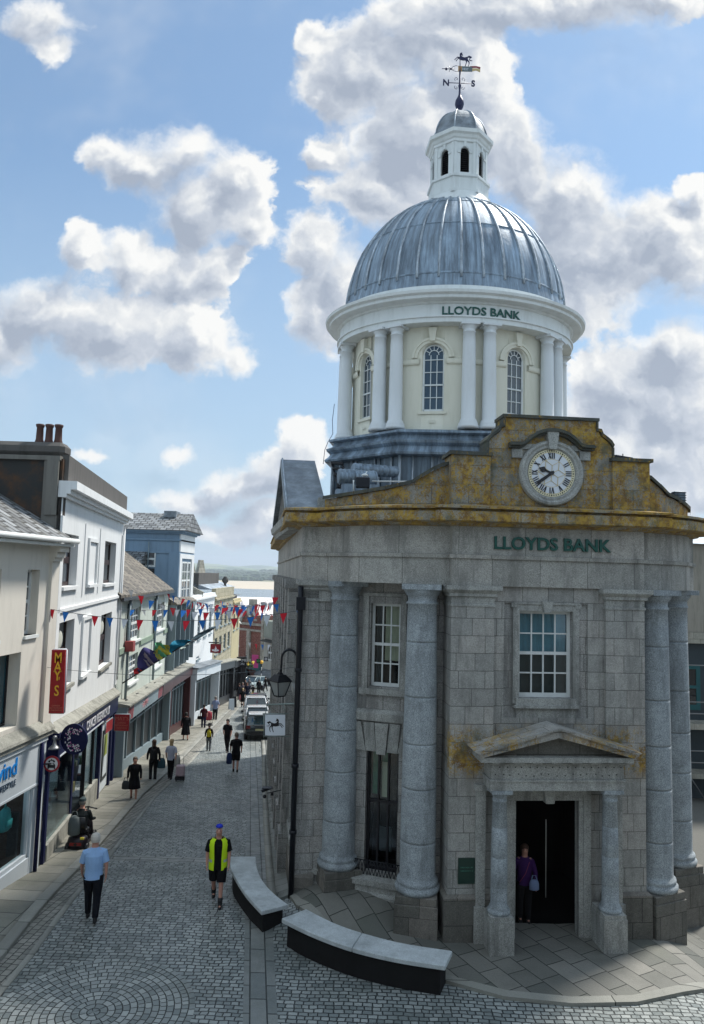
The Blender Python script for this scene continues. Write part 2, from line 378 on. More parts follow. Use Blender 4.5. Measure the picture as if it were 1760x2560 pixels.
def stone(name,base,blocks=None,speck=.55,lich=0.0,lz=(0,100),stain=.5,warm=(.30,.25,.22),damp=0.0,sc=1.0,rough=.85):
    m,nt,b,uv,pos,o=newmat(name)
    lo=tuple(x*.82 for x in base); hi=tuple(min(1,x*1.16) for x in base)
    if blocks:
        wv=nd(nt,'ShaderNodeVectorMath',{0:uv,1:nd(nt,'ShaderNodeVectorMath',{0:nse(nt,uv,3,2,.5,col=True),'Scale':.01},operation='SCALE').outputs[0]},operation='ADD').outputs[0]
        br=bricktex(nt,wv,blocks[0],blocks[1],lo,hi,tuple(x*.32 for x in base),.007,squash=.72,sqf=3); col=br.outputs['Color']; fac=br.outputs['Fac']
        # some blocks pinkish
        br2=bricktex(nt,wv,blocks[0],blocks[1],(0,0,0),(1,1,1),(0,0,0),.0,squash=.72,sqf=3,bias=-.45)
        col=mixc(nt,mth(nt,'MULTIPLY',br2.outputs['Color'],.5),col,warm)
    else: col=mixc(nt,nse(nt,pos,1.3,3),lo,hi); fac=None
    s1=nse(nt,pos,46*sc,3,.75); s2=nse(nt,pos,120*sc,2,.7)
    sp=mth(nt,'ADD',mth(nt,'MULTIPLY',mth(nt,'SUBTRACT',s1,.5),speck*2.6),mth(nt,'MULTIPLY',mth(nt,'SUBTRACT',s2,.5),speck*2.2))
    spm=mth(nt,'ADD',sp,1.0)
    col=nd(nt,'ShaderNodeVectorMath',{0:col,'Scale':spm},operation='SCALE').outputs[0]
    mo=mth(nt,'ADD',mth(nt,'MULTIPLY',nse(nt,pos,2.6,6,.72),.8),mth(nt,'MULTIPLY',nse(nt,pos,9,4,.7),.45))
    col=nd(nt,'ShaderNodeVectorMath',{0:col,'Scale':mth(nt,'ADD',mo,.40)},operation='SCALE').outputs[0]
    # white feldspar crystals
    cr=mrange(nt,nd(nt,'ShaderNodeTexVoronoi',{'Vector':pos,'Scale':22*sc},feature='F1').outputs['Distance'],.10,.17,1,0)
    cr=mth(nt,'MULTIPLY',cr,mrange(nt,nse(nt,pos,9,2),.5,.62,0,.55))
    col=mixc(nt,cr,col,tuple(min(.62,x*2.6) for x in base))
    st=nd(nt,'ShaderNodeMapping',{'Vector':pos,'Scale':(1.6,1.6,.28)}).outputs[0]
    stn=mrange(nt,nse(nt,st,1.5,7,.72),.47,.66,0,stain)
    col=mixc(nt,stn,col,tuple(x*.42 for x in base))
    if lich>0:
        pz=nd(nt,'ShaderNodeSeparateXYZ',{0:pos}).outputs[2]
        band=mth(nt,'MULTIPLY',mrange(nt,pz,lz[0]-.25,lz[0]+.15),mrange(nt,pz,lz[1]-.15,lz[1]+.3,1,0))
        stz=nd(nt,'ShaderNodeMapping',{'Vector':pos,'Scale':(1.5,1.5,.8)}).outputs[0]
        lm=mth(nt,'ADD',nse(nt,stz,1.7,6,.7),mth(nt,'MULTIPLY',mth(nt,'SUBTRACT',nse(nt,pos,26,5,.8),.5),.95))
        lm=mth(nt,'MULTIPLY',mrange(nt,lm,.66-.22*lich,.80-.22*lich),band)
        lc=mixc(nt,mrange(nt,nse(nt,pos,6,5,.7),.35,.65),(.17,.085,.018),(.46,.29,.035))
        col=mixc(nt,mth(nt,'MULTIPLY',lm,.9),col,lc)
        gm=mth(nt,'MULTIPLY',mrange(nt,nse(nt,pos,2.3,5,.7),.5,.7,0,.7),band)
        col=mixc(nt,gm,col,(.085,.09,.06))
    h=mth(nt,'ADD',mth(nt,'MULTIPLY',s1,.5),mth(nt,'MULTIPLY',nse(nt,pos,14,3,.6),.5))
    if fac is not None: h=mth(nt,'SUBTRACT',h,mth(nt,'MULTIPLY',fac,1.3))
    setb(nt,b,col,rough,0,.25,h,.5,.012)
    return m
def paint(name,col,rough=.55,dirt=.25,dcol=None,streak=True,metal=0,spec=.3,sc=1.0):
    m,nt,b,uv,pos,o=newmat(name)
    dcol=dcol or tuple(x*.45 for x in col)
    st=nd(nt,'ShaderNodeMapping',{'Vector':pos,'Scale':(2.2,2.2,.35) if streak else (1,1,1)}).outputs[0]
    f=mrange(nt,nse(nt,st,1.9*sc,7,.7),.44,.70,0,dirt)
    c=mixc(nt,f,col,dcol)
    c=mixc(nt,mth(nt,'MULTIPLY',nse(nt,pos,.8,3),.16),c,tuple(min(1,x*1.15) for x in col))
    setb(nt,b,c,rough,metal,spec,nse(nt,pos,30,3),.12,.01)
    return m
def plain(name,col,rough=.5,metal=0.0,spec=.4,var=.15):
    m,nt,b,uv,pos,o=newmat(name)
    c=mixc(nt,nse(nt,pos,9,4,.6),tuple(x*(1-var) for x in col),tuple(min(1,x*(1+var)) for x in col))
    setb(nt,b,c,rough,metal,spec); return m
def darkglass(name,col=(.012,.016,.02),rough=.06,spec=.9,wav=.02):
    m,nt,b,uv,pos,o=newmat(name)
    c=mixc(nt,nse(nt,pos,1.2,3),tuple(x*.5 for x in col),tuple(x*1.6 for x in col))
    setb(nt,b,c,rough,0,spec,nse(nt,pos,2.2,2),wav*2,.05); return m
def clearglass(name,tint=(.75,.85,.85),refl=.05):
    m,nt,b,uv,pos,o=newmat(name); nt.nodes.remove(b)
    g=nd(nt,'ShaderNodeBsdfGlossy',{'Color':(.9,.95,1,1),'Roughness':.03}); t=nd(nt,'ShaderNodeBsdfTransparent',{'Color':(*tint,1)})
    fr=nd(nt,'ShaderNodeFresnel',{'IOR':1.5}); f=mth(nt,'ADD',mth(nt,'MULTIPLY',fr.outputs[0],.4),refl,clamp=True)
    mx=nd(nt,'ShaderNodeMixShader',{0:f,1:t.outputs[0],2:g.outputs[0]}); nt.links.new(mx.outputs[0],o.inputs[0]); return m
def slate(name,base,w=.3,h=.2,lich=.2):
    m,nt,b,uv,pos,o=newmat(name)
    wv=nd(nt,'ShaderNodeVectorMath',{0:uv,1:nd(nt,'ShaderNodeVectorMath',{0:nse(nt,uv,4,2,.5,col=True),'Scale':.03},operation='SCALE').outputs[0]},operation='ADD').outputs[0]
    br=bricktex(nt,wv,w,h,tuple(x*.5 for x in base),tuple(x*1.45 for x in base),tuple(x*.15 for x in base),.035)
    c=mixc(nt,mrange(nt,nse(nt,pos,2.5,5,.7),.45,.75,0,lich),br.outputs['Color'],(.33,.31,.24))
    c=nd(nt,'ShaderNodeVectorMath',{0:c,'Scale':mth(nt,'ADD',nse(nt,pos,30,3,.7),.5)},operation='SCALE').outputs[0]
    setb(nt,b,c,.6,0,.4,mth(nt,'SUBTRACT',1,br.outputs['Fac']),.6,.02); return m
def leadmat(name,base=(.16,.19,.22),vert=True,spec=.5):
    m,nt,b,uv,pos,o=newmat(name)
    st=nd(nt,'ShaderNodeMapping',{'Vector':uv,'Scale':(3.2,.35,1) if vert else (1,1,1)}).outputs[0]
    f=nse(nt,st,1.6,6,.68); c=ramp(nt,f,[(.3,tuple(x*.38 for x in base)),(.47,base),(.6,tuple(x*1.7 for x in base)),(.75,tuple(min(1,x*2.6) for x in base))])
    c=mixc(nt,mrange(nt,nse(nt,pos,1.2,4,.6),.45,.7,0,.35),c,(.11,.14,.18))
    setb(nt,b,c,mrange(nt,f,.3,.7,.35,.6),.35,spec,nse(nt,pos,7,4,.6),.25,.03); return m
GR=stone('granite_blocks',(.33,.33,.32),(.58,.375),speck=.85,stain=.7)
GRP=stone('granite_plain',(.33,.335,.32),None,speck=.85,stain=.7)
GRC=stone('granite_column',(.30,.335,.36),None,speck=.95,stain=.55)
GRD=stone('granite_plinth_dark',(.15,.145,.13),(.9,.5),stain=.5)
GRE=stone('granite_entablature',(.36,.355,.33),(1.5,.9),speck=.8,stain=.6)
GRL=stone('granite_lichen',(.24,.235,.21),(.75,.42),lich=1.12,lz=(9.1,11.6),stain=.5)
GRK=stone('granite_cornice',(.30,.28,.23),(.85,2.0),lich=1.28,lz=(8.7,9.4),stain=.4)
GRCOP=stone('granite_coping',(.075,.08,.072),None,stain=.5,lich=.35,lz=(9,12))
GRM=stone('granite_mossy',(.33,.33,.315),(.58,.375),lich=.95,lz=(3.5,4.3),stain=.5)
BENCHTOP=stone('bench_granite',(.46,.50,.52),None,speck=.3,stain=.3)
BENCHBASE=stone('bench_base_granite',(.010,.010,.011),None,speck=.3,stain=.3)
WHITE=paint('white_paint',(.68,.71,.71),.5,.25,(.3,.31,.28))
CREAM=paint('cream_render',(.70,.68,.58),.7,.22,(.42,.41,.28))
COLW=paint('column_white_paint',(.66,.69,.71),.45,.18,(.35,.34,.3))
LEAD=leadmat('lead_sheet',(.17,.22,.275)); LEADH=leadmat('lead_flat',(.15,.17,.19),False); LEADD=leadmat('lead_dark',(.09,.12,.15)); LEADP=leadmat('lead_pale',(.28,.32,.36),False)
SLATE=slate('slate_roof',(.19,.20,.21),.42,.28); SLATEB=slate('old_slate_roof',(.15,.13,.105),.55,.36,.35)
IRON=plain('black_iron',(.012,.014,.02),.4,.3); DKBLUE=plain('vane_blue_iron',(.015,.018,.06),.4,.3)
GLASS=darkglass('dark_glass'); GLASSB=darkglass('sky_glass',(.05,.06,.075),.05,1.0); CGL=clearglass('clear_glass')
GREEN=plain('green_lettering',(.004,.075,.06),.4); GOLD=plain('gilt',(.55,.40,.12),.35,.6); BLACK=plain('black_paint',(.008,.008,.012),.4)
CLOCKW=plain('clock_white',(.68,.72,.78),.5,0,.3,.03); CLOCKR=plain('clock_rim_cream',(.80,.74,.52),.5,0,.3,.04)
# ---------------- ground ----------------
def S_(x): x=max(0.0,min(1.0,x)); return x*x*(3-2*x)
def slope(Y):
    if Y<=16: return 0.0
    if Y<18: return -.095*(Y-16)**2/4
    if Y<112: return -.095*(Y-17)
    return -9.025-(Y-112)*.06
def g(X,Y):
    z=slope(Y)
    z+=.46*S_((Y-15.2)/1.8)*S_((X+1.9)/1.5)*S_((3.0-X)/2.6)*(1-S_((Y-20)/8))
    z-=.26*max(0,min(X-6.4,8))*S_((X-6.2)/1.5)*(1-S_((Y-30)/15))
    return z
def gp(x,y,dz=0.0):
    d=ray(x,y); lo,hi=8.0,9.0
    while hi<400:
        P=CAM+d*(hi/d.y)
        if P.z<g(P.x,P.y)+dz: break
        lo=hi; hi*=1.04
    for _ in range(40):
        m=(lo+hi)/2; P=CAM+d*(m/d.y)
        if P.z<g(P.x,P.y)+dz: hi=m
        else: lo=m
    P=CAM+d*(lo/d.y); return Vector((P.x,P.y,g(P.x,P.y)+dz))
def settmat():
    m,nt,b,uv,pos,o=newmat('granite_setts')
    p2=nd(nt,'ShaderNodeMapping',{'Vector':pos,'Rotation':(0,0,R(1.5))}).outputs[0]
    wv=nd(nt,'ShaderNodeVectorMath',{0:p2,1:nd(nt,'ShaderNodeVectorMath',{0:nse(nt,pos,1.1,2,.5,col=True),'Scale':.16},operation='SCALE').outputs[0]},operation='ADD').outputs[0]
    wv=nd(nt,'ShaderNodeVectorMath',{0:wv,1:nd(nt,'ShaderNodeVectorMath',{0:nse(nt,pos,8,2,.5,col=True),'Scale':.035},operation='SCALE').outputs[0]},operation='ADD').outputs[0]
    A=bricktex(nt,wv,.175,.112,(.175,.20,.20),(.36,.385,.375),(.035,.040,.042),.014,smooth=.45,squash=.8,sqf=3)
    # street stones run as long kerb rows beside the carriageway and as double bands across it
    sx=nd(nt,'ShaderNodeSeparateXYZ',{0:pos}); X=sx.outputs[0]; Y=sx.outputs[1]
    def band(v,a,c): return mth(nt,'MULTIPLY',mth(nt,'GREATER_THAN',v,a),mth(nt,'LESS_THAN',v,c))
    k1=mth(nt,'ADD',X,mth(nt,'MULTIPLY',mth(nt,'SUBTRACT',Y,12.9),.135))       # distance from the right channel line
    longc=bricktex(nt,nd(nt,'ShaderNodeCombineXYZ',{0:Y,1:k1,2:0}).outputs[0],.85,.30,(.15,.17,.17),(.24,.25,.24),(.03,.035,.035),.014,smooth=.3)
    cross=bricktex(nt,wv,.75,.24,(.20,.21,.20),(.29,.30,.29),(.03,.035,.035),.015,smooth=.3)
    mr=band(k1,-1.62,-1.02)
    mc=band(Y,20.35,20.83)
    for a in (27.6,37.0,47.5,58.5): mc=mth(nt,'MAXIMUM',mc,band(Y,a,a+.42))
    mc=mth(nt,'MULTIPLY',mc,mth(nt,'LESS_THAN',k1,-1.4))
    col=mixc(nt,mc,A.outputs['Color'],cross.outputs['Color']); fac=mixc(nt,mc,A.outputs['Fac'],cross.outputs['Fac'])
    col=mixc(nt,mr,col,longc.outputs['Color']); fac=mixc(nt,mr,fac,longc.outputs['Fac'])
    col=nd(nt,'ShaderNodeVectorMath',{0:col,'Scale':mth(nt,'ADD',mth(nt,'MULTIPLY',nse(nt,pos,60,3,.7),.7),.65)},operation='SCALE').outputs[0]
    col=mixc(nt,mrange(nt,nse(nt,pos,.45,5,.6),.42,.72,0,.5),col,(.06,.075,.07))
    col=mixc(nt,mrange(nt,nse(nt,pos,.28,3,.6),.55,.75,0,.22),col,(.10,.125,.085))
    h=mth(nt,'SUBTRACT',mth(nt,'MULTIPLY',nse(nt,pos,22,3),.4),fac)
    setb(nt,b,col,mrange(nt,nse(nt,pos,5,3),.3,.7,.34,.62),0,.45,h,.9,.02); return m
def flagmat(name,w,h,c1,c2,rot,sc=1.0,polar=None,green=.2):
    m,nt,b,uv,pos,o=newmat(name)
    if polar:
        q=nd(nt,'ShaderNodeVectorMath',{0:pos,1:(polar[0],polar[1],0)},operation='SUBTRACT').outputs[0]
        sp=nd(nt,'ShaderNodeSeparateXYZ',{0:q}); ang=mth(nt,'ARCTAN2',sp.outputs[1],sp.outputs[0])
        r=nd(nt,'ShaderNodeVectorMath',{0:q,1:(1,1,0)},operation='MULTIPLY').outputs[0]; r=nd(nt,'ShaderNodeVectorMath',{0:r},operation='LENGTH').outputs['Value']
        ring=mth(nt,'FLOOR',mth(nt,'DIVIDE',r,h)); k=mth(nt,'ROUND',mth(nt,'DIVIDE',mth(nt,'MULTIPLY',mth(nt,'ADD',ring,.5),h*2*PI),w)); k=mth(nt,'MAXIMUM',k,3)
        v=nd(nt,'ShaderNodeCombineXYZ',{0:mth(nt,'MULTIPLY',mth(nt,'DIVIDE',ang,2*PI),mth(nt,'MULTIPLY',k,w)),1:r,2:0}).outputs[0]
    else: v=nd(nt,'ShaderNodeMapping',{'Vector':pos,'Rotation':(0,0,rot)}).outputs[0]
    wv=nd(nt,'ShaderNodeVectorMath',{0:v,1:nd(nt,'ShaderNodeVectorMath',{0:nse(nt,pos,2.2,2,.5,col=True),'Scale':.025 if not polar else .03},operation='SCALE').outputs[0]},operation='ADD').outputs[0]
    br=bricktex(nt,wv,w,h,c1,c2,(.022,.025,.024),.011,smooth=.4,squash=.7,sqf=3)
    col=nd(nt,'ShaderNodeVectorMath',{0:br.outputs['Color'],'Scale':mth(nt,'ADD',mth(nt,'MULTIPLY',nse(nt,pos,50,3,.7),.6),.7)},operation='SCALE').outputs[0]
    col=mixc(nt,mrange(nt,nse(nt,pos,.7,5,.65),.45,.75,0,.5),col,(.07,.075,.065))
    col=mixc(nt,mrange(nt,nse(nt,pos,.4,3,.6),.5,.75,0,green),col,(.12,.14,.09))
    hh=mth(nt,'SUBTRACT',mth(nt,'MULTIPLY',nse(nt,pos,18,3),.35),br.outputs['Fac'])
    setb(nt,b,col,.6,0,.3,hh,.7,.02); return m
SETT=settmat()
def sheet(name,xs,ys,zf,mat,**tg):
    me=bpy.data.meshes.new(name); V=[(x,y,zf(x,y)) for y in ys for x in xs]; n=len(xs)
    Fc=[(j*n+i,j*n+i+1,(j+1)*n+i+1,(j+1)*n+i) for j in range(len(ys)-1) for i in range(n-1)]
    me.from_pydata(V,[],Fc); me.materials.append(mat); o=bpy.data.objects.new(name,me); COL.objects.link(o)
    for p in me.polygons: p.use_smooth=True
    return tag(o,**tg)
def fr(a,b,s): n=max(1,int(round((b-a)/s))); return [a+(b-a)*i/n for i in range(n+1)]
sheet('road',fr(-26,-12,1)+fr(-11.5,12,.4)+fr(13,26,1),fr(4,40,.4)+fr(41,135,1.0),g,SETT,kind='structure')
# lines down the street: facades, kerb, right kerb, wall of the bank
FAC=[(-8.3,6),(-7.95,17),(-7.9,19.5),(-9.75,30.3),(-10.35,35),(-10.85,44),(-11.25,52),(-11.5,60),(-11.8,78),(-13.4,86),(-17.2,99),(-24,118)]
def lerp(L,Y,i=0):
    for a,b in zip(L,L[1:]):
        if a[1]<=Y<=b[1]: k=(Y-a[1])/(b[1]-a[1]); return a[0]+(b[0]-a[0])*k
    return L[-1][0] if Y>L[-1][1] else L[0][0]
def XF(Y): return lerp(FAC,Y)
kp=[gp(*q,dz=.04) for q in ((20,2380),(215,2155),(358,1988),(455,1900),(518,1834),(593,1759))]
KERB=[(kp[0].x+.35*0,4)]+[(p.x,p.y) for p in kp]+[(kp[-1].x-2,kp[-1].y+22),(-20,118)]
def XK(Y): return lerp(KERB,Y)
rp=[gp(*q) for q in ((690,2545),(668,2240),(659,2080),(655,1960),(655,1880))]
RK=[(rp[0].x+.3,4)]+[(p.x,p.y) for p in rp]+[(rp[-1].x-.13*20,rp[-1].y+20),(-14,118)]
def XR(Y): return lerp(RK,Y)
def strip(name,L,Rr,ys,h,mat,nx=6,kerb=None,side=1,**tg):
    "raised strip between two curves draped on the ground, with a face on its kerb side"
    mb=MB()
    for a,b in zip(ys,ys[1:]):
        for i in range(nx):
            def P(Y,k): X=L(Y)+(Rr(Y)-L(Y))*k/nx; return (X,Y,g(X,Y)+h)
            mb.face([P(a,i),P(a,i+1),P(b,i+1),P(b,i)],None,True)
        for X_ in ((Rr,) if side==1 else (L,) if side==-1 else (L,Rr)):
            mb.face([(X_(a),a,g(X_(a),a)-.05),(X_(b),b,g(X_(b),b)-.05),(X_(b),b,g(X_(b),b)+h),(X_(a),a,g(X_(a),a)+h)])
    for Y in (ys[0],ys[-1]): a,b=L(Y),Rr(Y); mb.face([(a,Y,g(a,Y)-.3),(b,Y,g(b,Y)-.3),(b,Y,g(b,Y)+h),(a,Y,g(a,Y)+h)])
    return mb.build(name,mat,**tg)
PAVE=flagmat('pavement_flags',.62,1.15,(.20,.195,.165),(.30,.29,.25),R(90+4))
KERBM=flagmat('kerb_granite',1.1,5.0,(.22,.22,.20),(.30,.30,.27),R(90),green=.1)
CHAN=flagmat('channel_setts',.19,.16,(.20,.20,.18),(.31,.30,.27),R(90+5),green=.15)
YS=fr(4,110,.6)
strip('pavement',lambda Y:XF(Y)-.5,lambda Y:XK(Y)-.26,YS,.09,PAVE,kind='structure')
strip('kerb',lambda Y:XK(Y)-.26,XK,YS,.095,KERBM,2,kind='structure')
strip('channel',XK,lambda Y:XK(Y)+.40,YS,.012,CHAN,3,kind='structure')
strip('kerb_line',lambda Y:XK(Y)+.40,lambda Y:XK(Y)+.53,YS,.014,KERBM,1,kind='structure')
# pavement beside the bank and its forecourt
PAVR=flagmat('bank_pavement_flags',.95,.5,(.13,.145,.14),(.25,.255,.24),R(6))
XBW=lambda Y:-1.25-.13*(Y-17.5)+.5
YR=fr(17.3,62,.45)
strip('pavement',lambda Y:XR(Y)+.2,XBW,YR,.07,PAVR,4,side=-1,kind='structure')
strip('kerb',XR,lambda Y:XR(Y)+.2,YR,.075,KERBM,1,side=2,kind='structure')
# forecourt: fan outline
FO=[(-1.35,17.7),(-1.0,16.6),(-.45,15.9),(.4,15.1),(1.2,14.65),(2.0,14.25),(3.0,13.78),(4.2,13.62),(5.4,13.72),(6.6,14.15),(7.9,14.8),(9.2,15.7),(10.5,17.0),(11.6,19.0)]
FI=[(-.9,19.5),(.2,19.2),(1.0,18.6),(2.2,17.8),(3.0,16.9),(3.6,16.6),(4.2,16.6),(4.8,16.6),(5.4,16.7),(6.2,17.2),(7.2,17.8),(8.2,18.6),(9.0,19.8),(9.8,22)]
FLAG=flagmat('forecourt_flags',.70,.46,(.11,.115,.105),(.22,.215,.195),R(62))
mb=MB(); mk=MB()
def dense(L,n=6):
    o=[]
    for a,b in zip(L,L[1:]):
        for i in range(n): o.append((a[0]+(b[0]-a[0])*i/n,a[1]+(b[1]-a[1])*i/n))
    return o+[L[-1]]
fo,fi=dense(FO),dense(FI)
def q_(i,k): X=fo[i][0]+(fi[i][0]-fo[i][0])*k; Y=fo[i][1]+(fi[i][1]-fo[i][1])*k; return (X,Y,g(X,Y)+.065)
for i in range(len(fo)-1):
    ks=[.07+(1-.07)*j/8 for j in range(9)]
    for a,b in zip(ks,ks[1:]): mb.face([q_(i,a),q_(i+1,a),q_(i+1,b),q_(i,b)],None,True)
    mk.face([q_(i,0),q_(i+1,0),q_(i+1,.07),q_(i,.07)])
    a,b=q_(i,0),q_(i+1,0); mk.face([(a[0],a[1],a[2]-.14),(b[0],b[1],b[2]-.14),b,a])
mb.build('forecourt',FLAG,kind='structure'); mk.build('forecourt_kerb',KERBM,kind='structure')
# sett circle in the carriageway
cc=gp(233,2531)
CIRC=flagmat('sett_circle',.17,.125,(.185,.21,.21),(.38,.40,.39),0,polar=(cc.x,cc.y),green=.1)
mb=MB(); rr=1.72
for i in range(48):
    a,b=2*PI*i/48,2*PI*(i+1)/48
    for r0,r1 in ((0,.6),(.6,1.2),(1.2,rr)):
        P=lambda r,t:(cc.x+r*math.cos(t),cc.y+r*math.sin(t),g(cc.x+r*math.cos(t),cc.y+r*math.sin(t))+.005)
        mb.face([P(r0,a),P(r1,a),P(r1,b),P(r0,b)] if r0>0 else [P(0,a),P(r1,a),P(r1,b)],None,True)
mb.build('sett_circle',CIRC,kind='structure')
# right-hand road: tarmac and red surfacing behind the bank corner
TAR=plain('tarmac',(.075,.08,.085),.8); REDT=plain('red_tarmac',(.16,.065,.06),.8); RWH=plain('road_paint',(.55,.56,.56),.7)
def drape(name,poly,h,mat,n=8,**tg):
    a,b,c,d=[Vector(p) for p in poly]; mb=MB()
    def P(i,j): q=(a.lerp(b,i/n)).lerp(d.lerp(c,i/n),j/n); return (q.x,q.y,g(q.x,q.y)+h)
    for i in range(n):
        for j in range(n): mb.face([P(i,j),P(i+1,j),P(i+1,j+1),P(i,j+1)],None,True)
    return mb.build(name,mat,**tg)
drape('road',((8.8,20.2),(25.9,17),(25.9,48),(9.5,48)),.05,TAR,16,kind='structure')
drape('red_surfacing',((9.9,19.6),(14.5,18.0),(14.5,22.0),(10.8,25.0)),.06,REDT,10,kind='structure')
drape('road_marking',((11.0,25.0),(14.5,22.0),(14.5,22.4),(11.2,25.4)),.068,RWH,6,kind='structure')
drape('pavement',((10.5,30.0),(25,30.0),(25,34),(10.5,34)),.16,PAVR,8,kind='structure')
# wide land sheet, sea and the far shore
def landmat(name,cols,sc):
    m,nt,b,uv,pos,o=newmat(name)
    v=nd(nt,'ShaderNodeTexVoronoi',{'Vector':pos,'Scale':sc},feature='F1'); 
    f=nd(nt,'ShaderNodeSeparateColor',{0:v.outputs['Color']}).outputs[0]
    c=ramp(nt,f,cols,'CONSTANT'); c=mixc(nt,mrange(nt,nse(nt,pos,sc*3,6,.7),.5,.62,0,.85),c,(.035,.06,.03))
    setb(nt,b,c,.9,0,.1); return m
TOWNG=plain('town_ground',(.12,.12,.11),.9)
def land(x,y): return min(g(0,y)-.45 if y<112 else -9.6-(y-112)*.115,-.45)
sheet('land',fr(-400,400,20),fr(-60,112,8)+fr(116,300,8),land,TOWNG,kind='structure')
wm,wnt,wb,wuv,wpos,wo=newmat('sea_water')
setb(wnt,wb,(.10,.16,.19),.12,0,.6,nse(wnt,nd(wnt,'ShaderNodeMapping',{'Vector':wpos,'Scale':(.1,.25,1)}).outputs[0],1.0,4),.25,1.0)
sheet('sea',fr(-3000,3000,200),fr(240,2600,100),lambda x,y:-30.0,wm,kind='structure')
SAND=plain('beach_sand',(.50,.43,.33),.9); 
def far(x,y):
    t=max(0,(y-2350)/4500); k=noise.noise(Vector((x*.0009,y*.0009,3)))+.5*noise.noise(Vector((x*.0025,y*.0025,7)))
    return -27.5+ t*1.0*(58+34*k)+ (12*k if y>2500 else 0)*min(1,t*6)
sheet('beach',fr(-3000,3000,150),fr(1400,2350,95),lambda x,y:-30.3+2.8*(y-1400)/950+.4*noise.noise(Vector((x*.01,y*.01,0))),SAND,kind='structure')
FIELD=landmat('far_fields',[(0,(.13,.19,.07)),(.25,(.20,.25,.10)),(.5,(.07,.12,.05)),(.72,(.26,.25,.14)),(.85,(.16,.22,.09))],.0045)
sheet('hills',fr(-3600,3600,90),fr(2350,8200,90),far,FIELD,kind='structure')
TREEF=plain('far_foliage',(.045,.075,.04),.9,var=.4)
mb=MB()
rnd=random.Random(3)
for i in range(150):
    y=rnd.uniform(2380,4200); x=y*rnd.uniform(-.26,.0)+0; z=far(x,y); 
    for k in range(rnd.randint(3,7)):
        r=rnd.uniform(8,17)*(y/3000); a=x+rnd.uniform(-45,45); mb.ball((a,y+rnd.uniform(-10,10),z+r*.35),r,6,(1.3,1,.85))
o=mb.build('distant_woods',TREEF,weld=False,label='distant band of dark trees and hedges on the far shore',cat='woodland',kind='stuff')

# ---------------- air ----------------
hz=MB().box(-3700,3700,-70,8300,-33.5,150).build('haze',None,kind='stuff')
hm=bpy.data.materials.new('haze_air'); hm.use_nodes=True; hn=hm.node_tree; hn.nodes.clear()
ho=nd(hn,'ShaderNodeOutputMaterial'); hv=nd(hn,'ShaderNodeVolumePrincipled',{'Color':(.80,.88,1,1),'Density':.00016,'Anisotropy':.2}); hn.links.new(hv.outputs[0],ho.inputs['Volume'])
hz.data.materials.clear(); hz.data.materials.append(hm)
# ---------------- the bank ----------------
bank=empty('bank_building',(4.4,15.9,0),R(5.3),'old granite market house, now a bank, with curved corners, clock and lead dome','bank')
PATH=[(-6.15,24),(-5.42,2.0),(-4.98,1.95),(-4.78,1.82),(-4.62,1.55),(-4.35,1.2),(-4.0,.86),(-3.6,.58),(-3.15,.38),(-2.7,.27),(-2.2,.22),(-2.2,0),(2.16,0),(2.16,.22),(2.6,.3),(3.0,.45),(3.4,.7),(3.75,1.0),(4.05,1.4),(4.2,1.75),(4.5,2.0),(4.7,24)]
# entablature: architrave, band, frieze
MB().sweep(PATH,[(-.8,7.45),(0,7.45),(0,8.03),(.05,8.04),(.06,8.12),(0,8.13),(0,8.74)],caps=False).build('entablature',GRE,bank)
cor=MB().sweep(PATH,[(0,8.74),(.1,8.76),(.14,8.80),(.40,8.82),(.43,8.84),(.43,9.04),(.33,9.05),(.34,9.09),(.46,9.10),(.46,9.15),(0,9.22),(-.8,9.22)],caps=False).build('cornice',GRK,bank)
MB().prism([(p[0],p[1]) for p in PATH],'z',9.12,9.16).build('flat_roof',LEADH,bank)
# body of walls
w_=MB(); 
SB=[(-6.05,24),(-5.32,2.05),(-4.9,2.0),(-4.9,2.45)]
w_.sweep(SB,[(0,-3),(0,7.5)],caps=False)
CW=[(-4.95,2.35),(-4.0,1.78),(-2.9,1.28),(-2.15,1.05)]
for a,b in ((0,1),(2,3)):
    T,L=frame(CW[a],CW[b]); m=MB(T); m.face([(0,0,.0),(L,0,.0),(L,0,7.5),(0,0,7.5)]); w_.v+=[]; 
    for f,u in zip(m.f,m.uv): w_.face([m.v[i] for i in f],u)
T,L=frame(CW[1],CW[2]); m=MB(T); grid_wall(m,0,L,0,7.5,[(.28,1.0,5.02,6.95),(.25,1.03,.85,3.55)],.32)
for f,u in zip(m.f,m.uv): w_.face([m.v[i] for i in f],u)
# right side mirrored, plain
w_.sweep([(2.1,1.05),(2.9,1.2),(3.6,1.7),(4.25,2.4),(4.6,2.45),(4.62,24)],[(0,-1.5),(0,7.5)],caps=False)
w_.sweep([(4.62,24),(-6.05,24)],[(0,-4),(0,7.5)],caps=False)
w_.build('wall',GR,bank)
MB().sweep(SB[:3],[(0,-3),(.14,-3),(.14,.60),(.04,.66),(0,.68)],caps=False).build('plinth_course',GRD,bank)
TC,LC=frame(CW[1],CW[2])
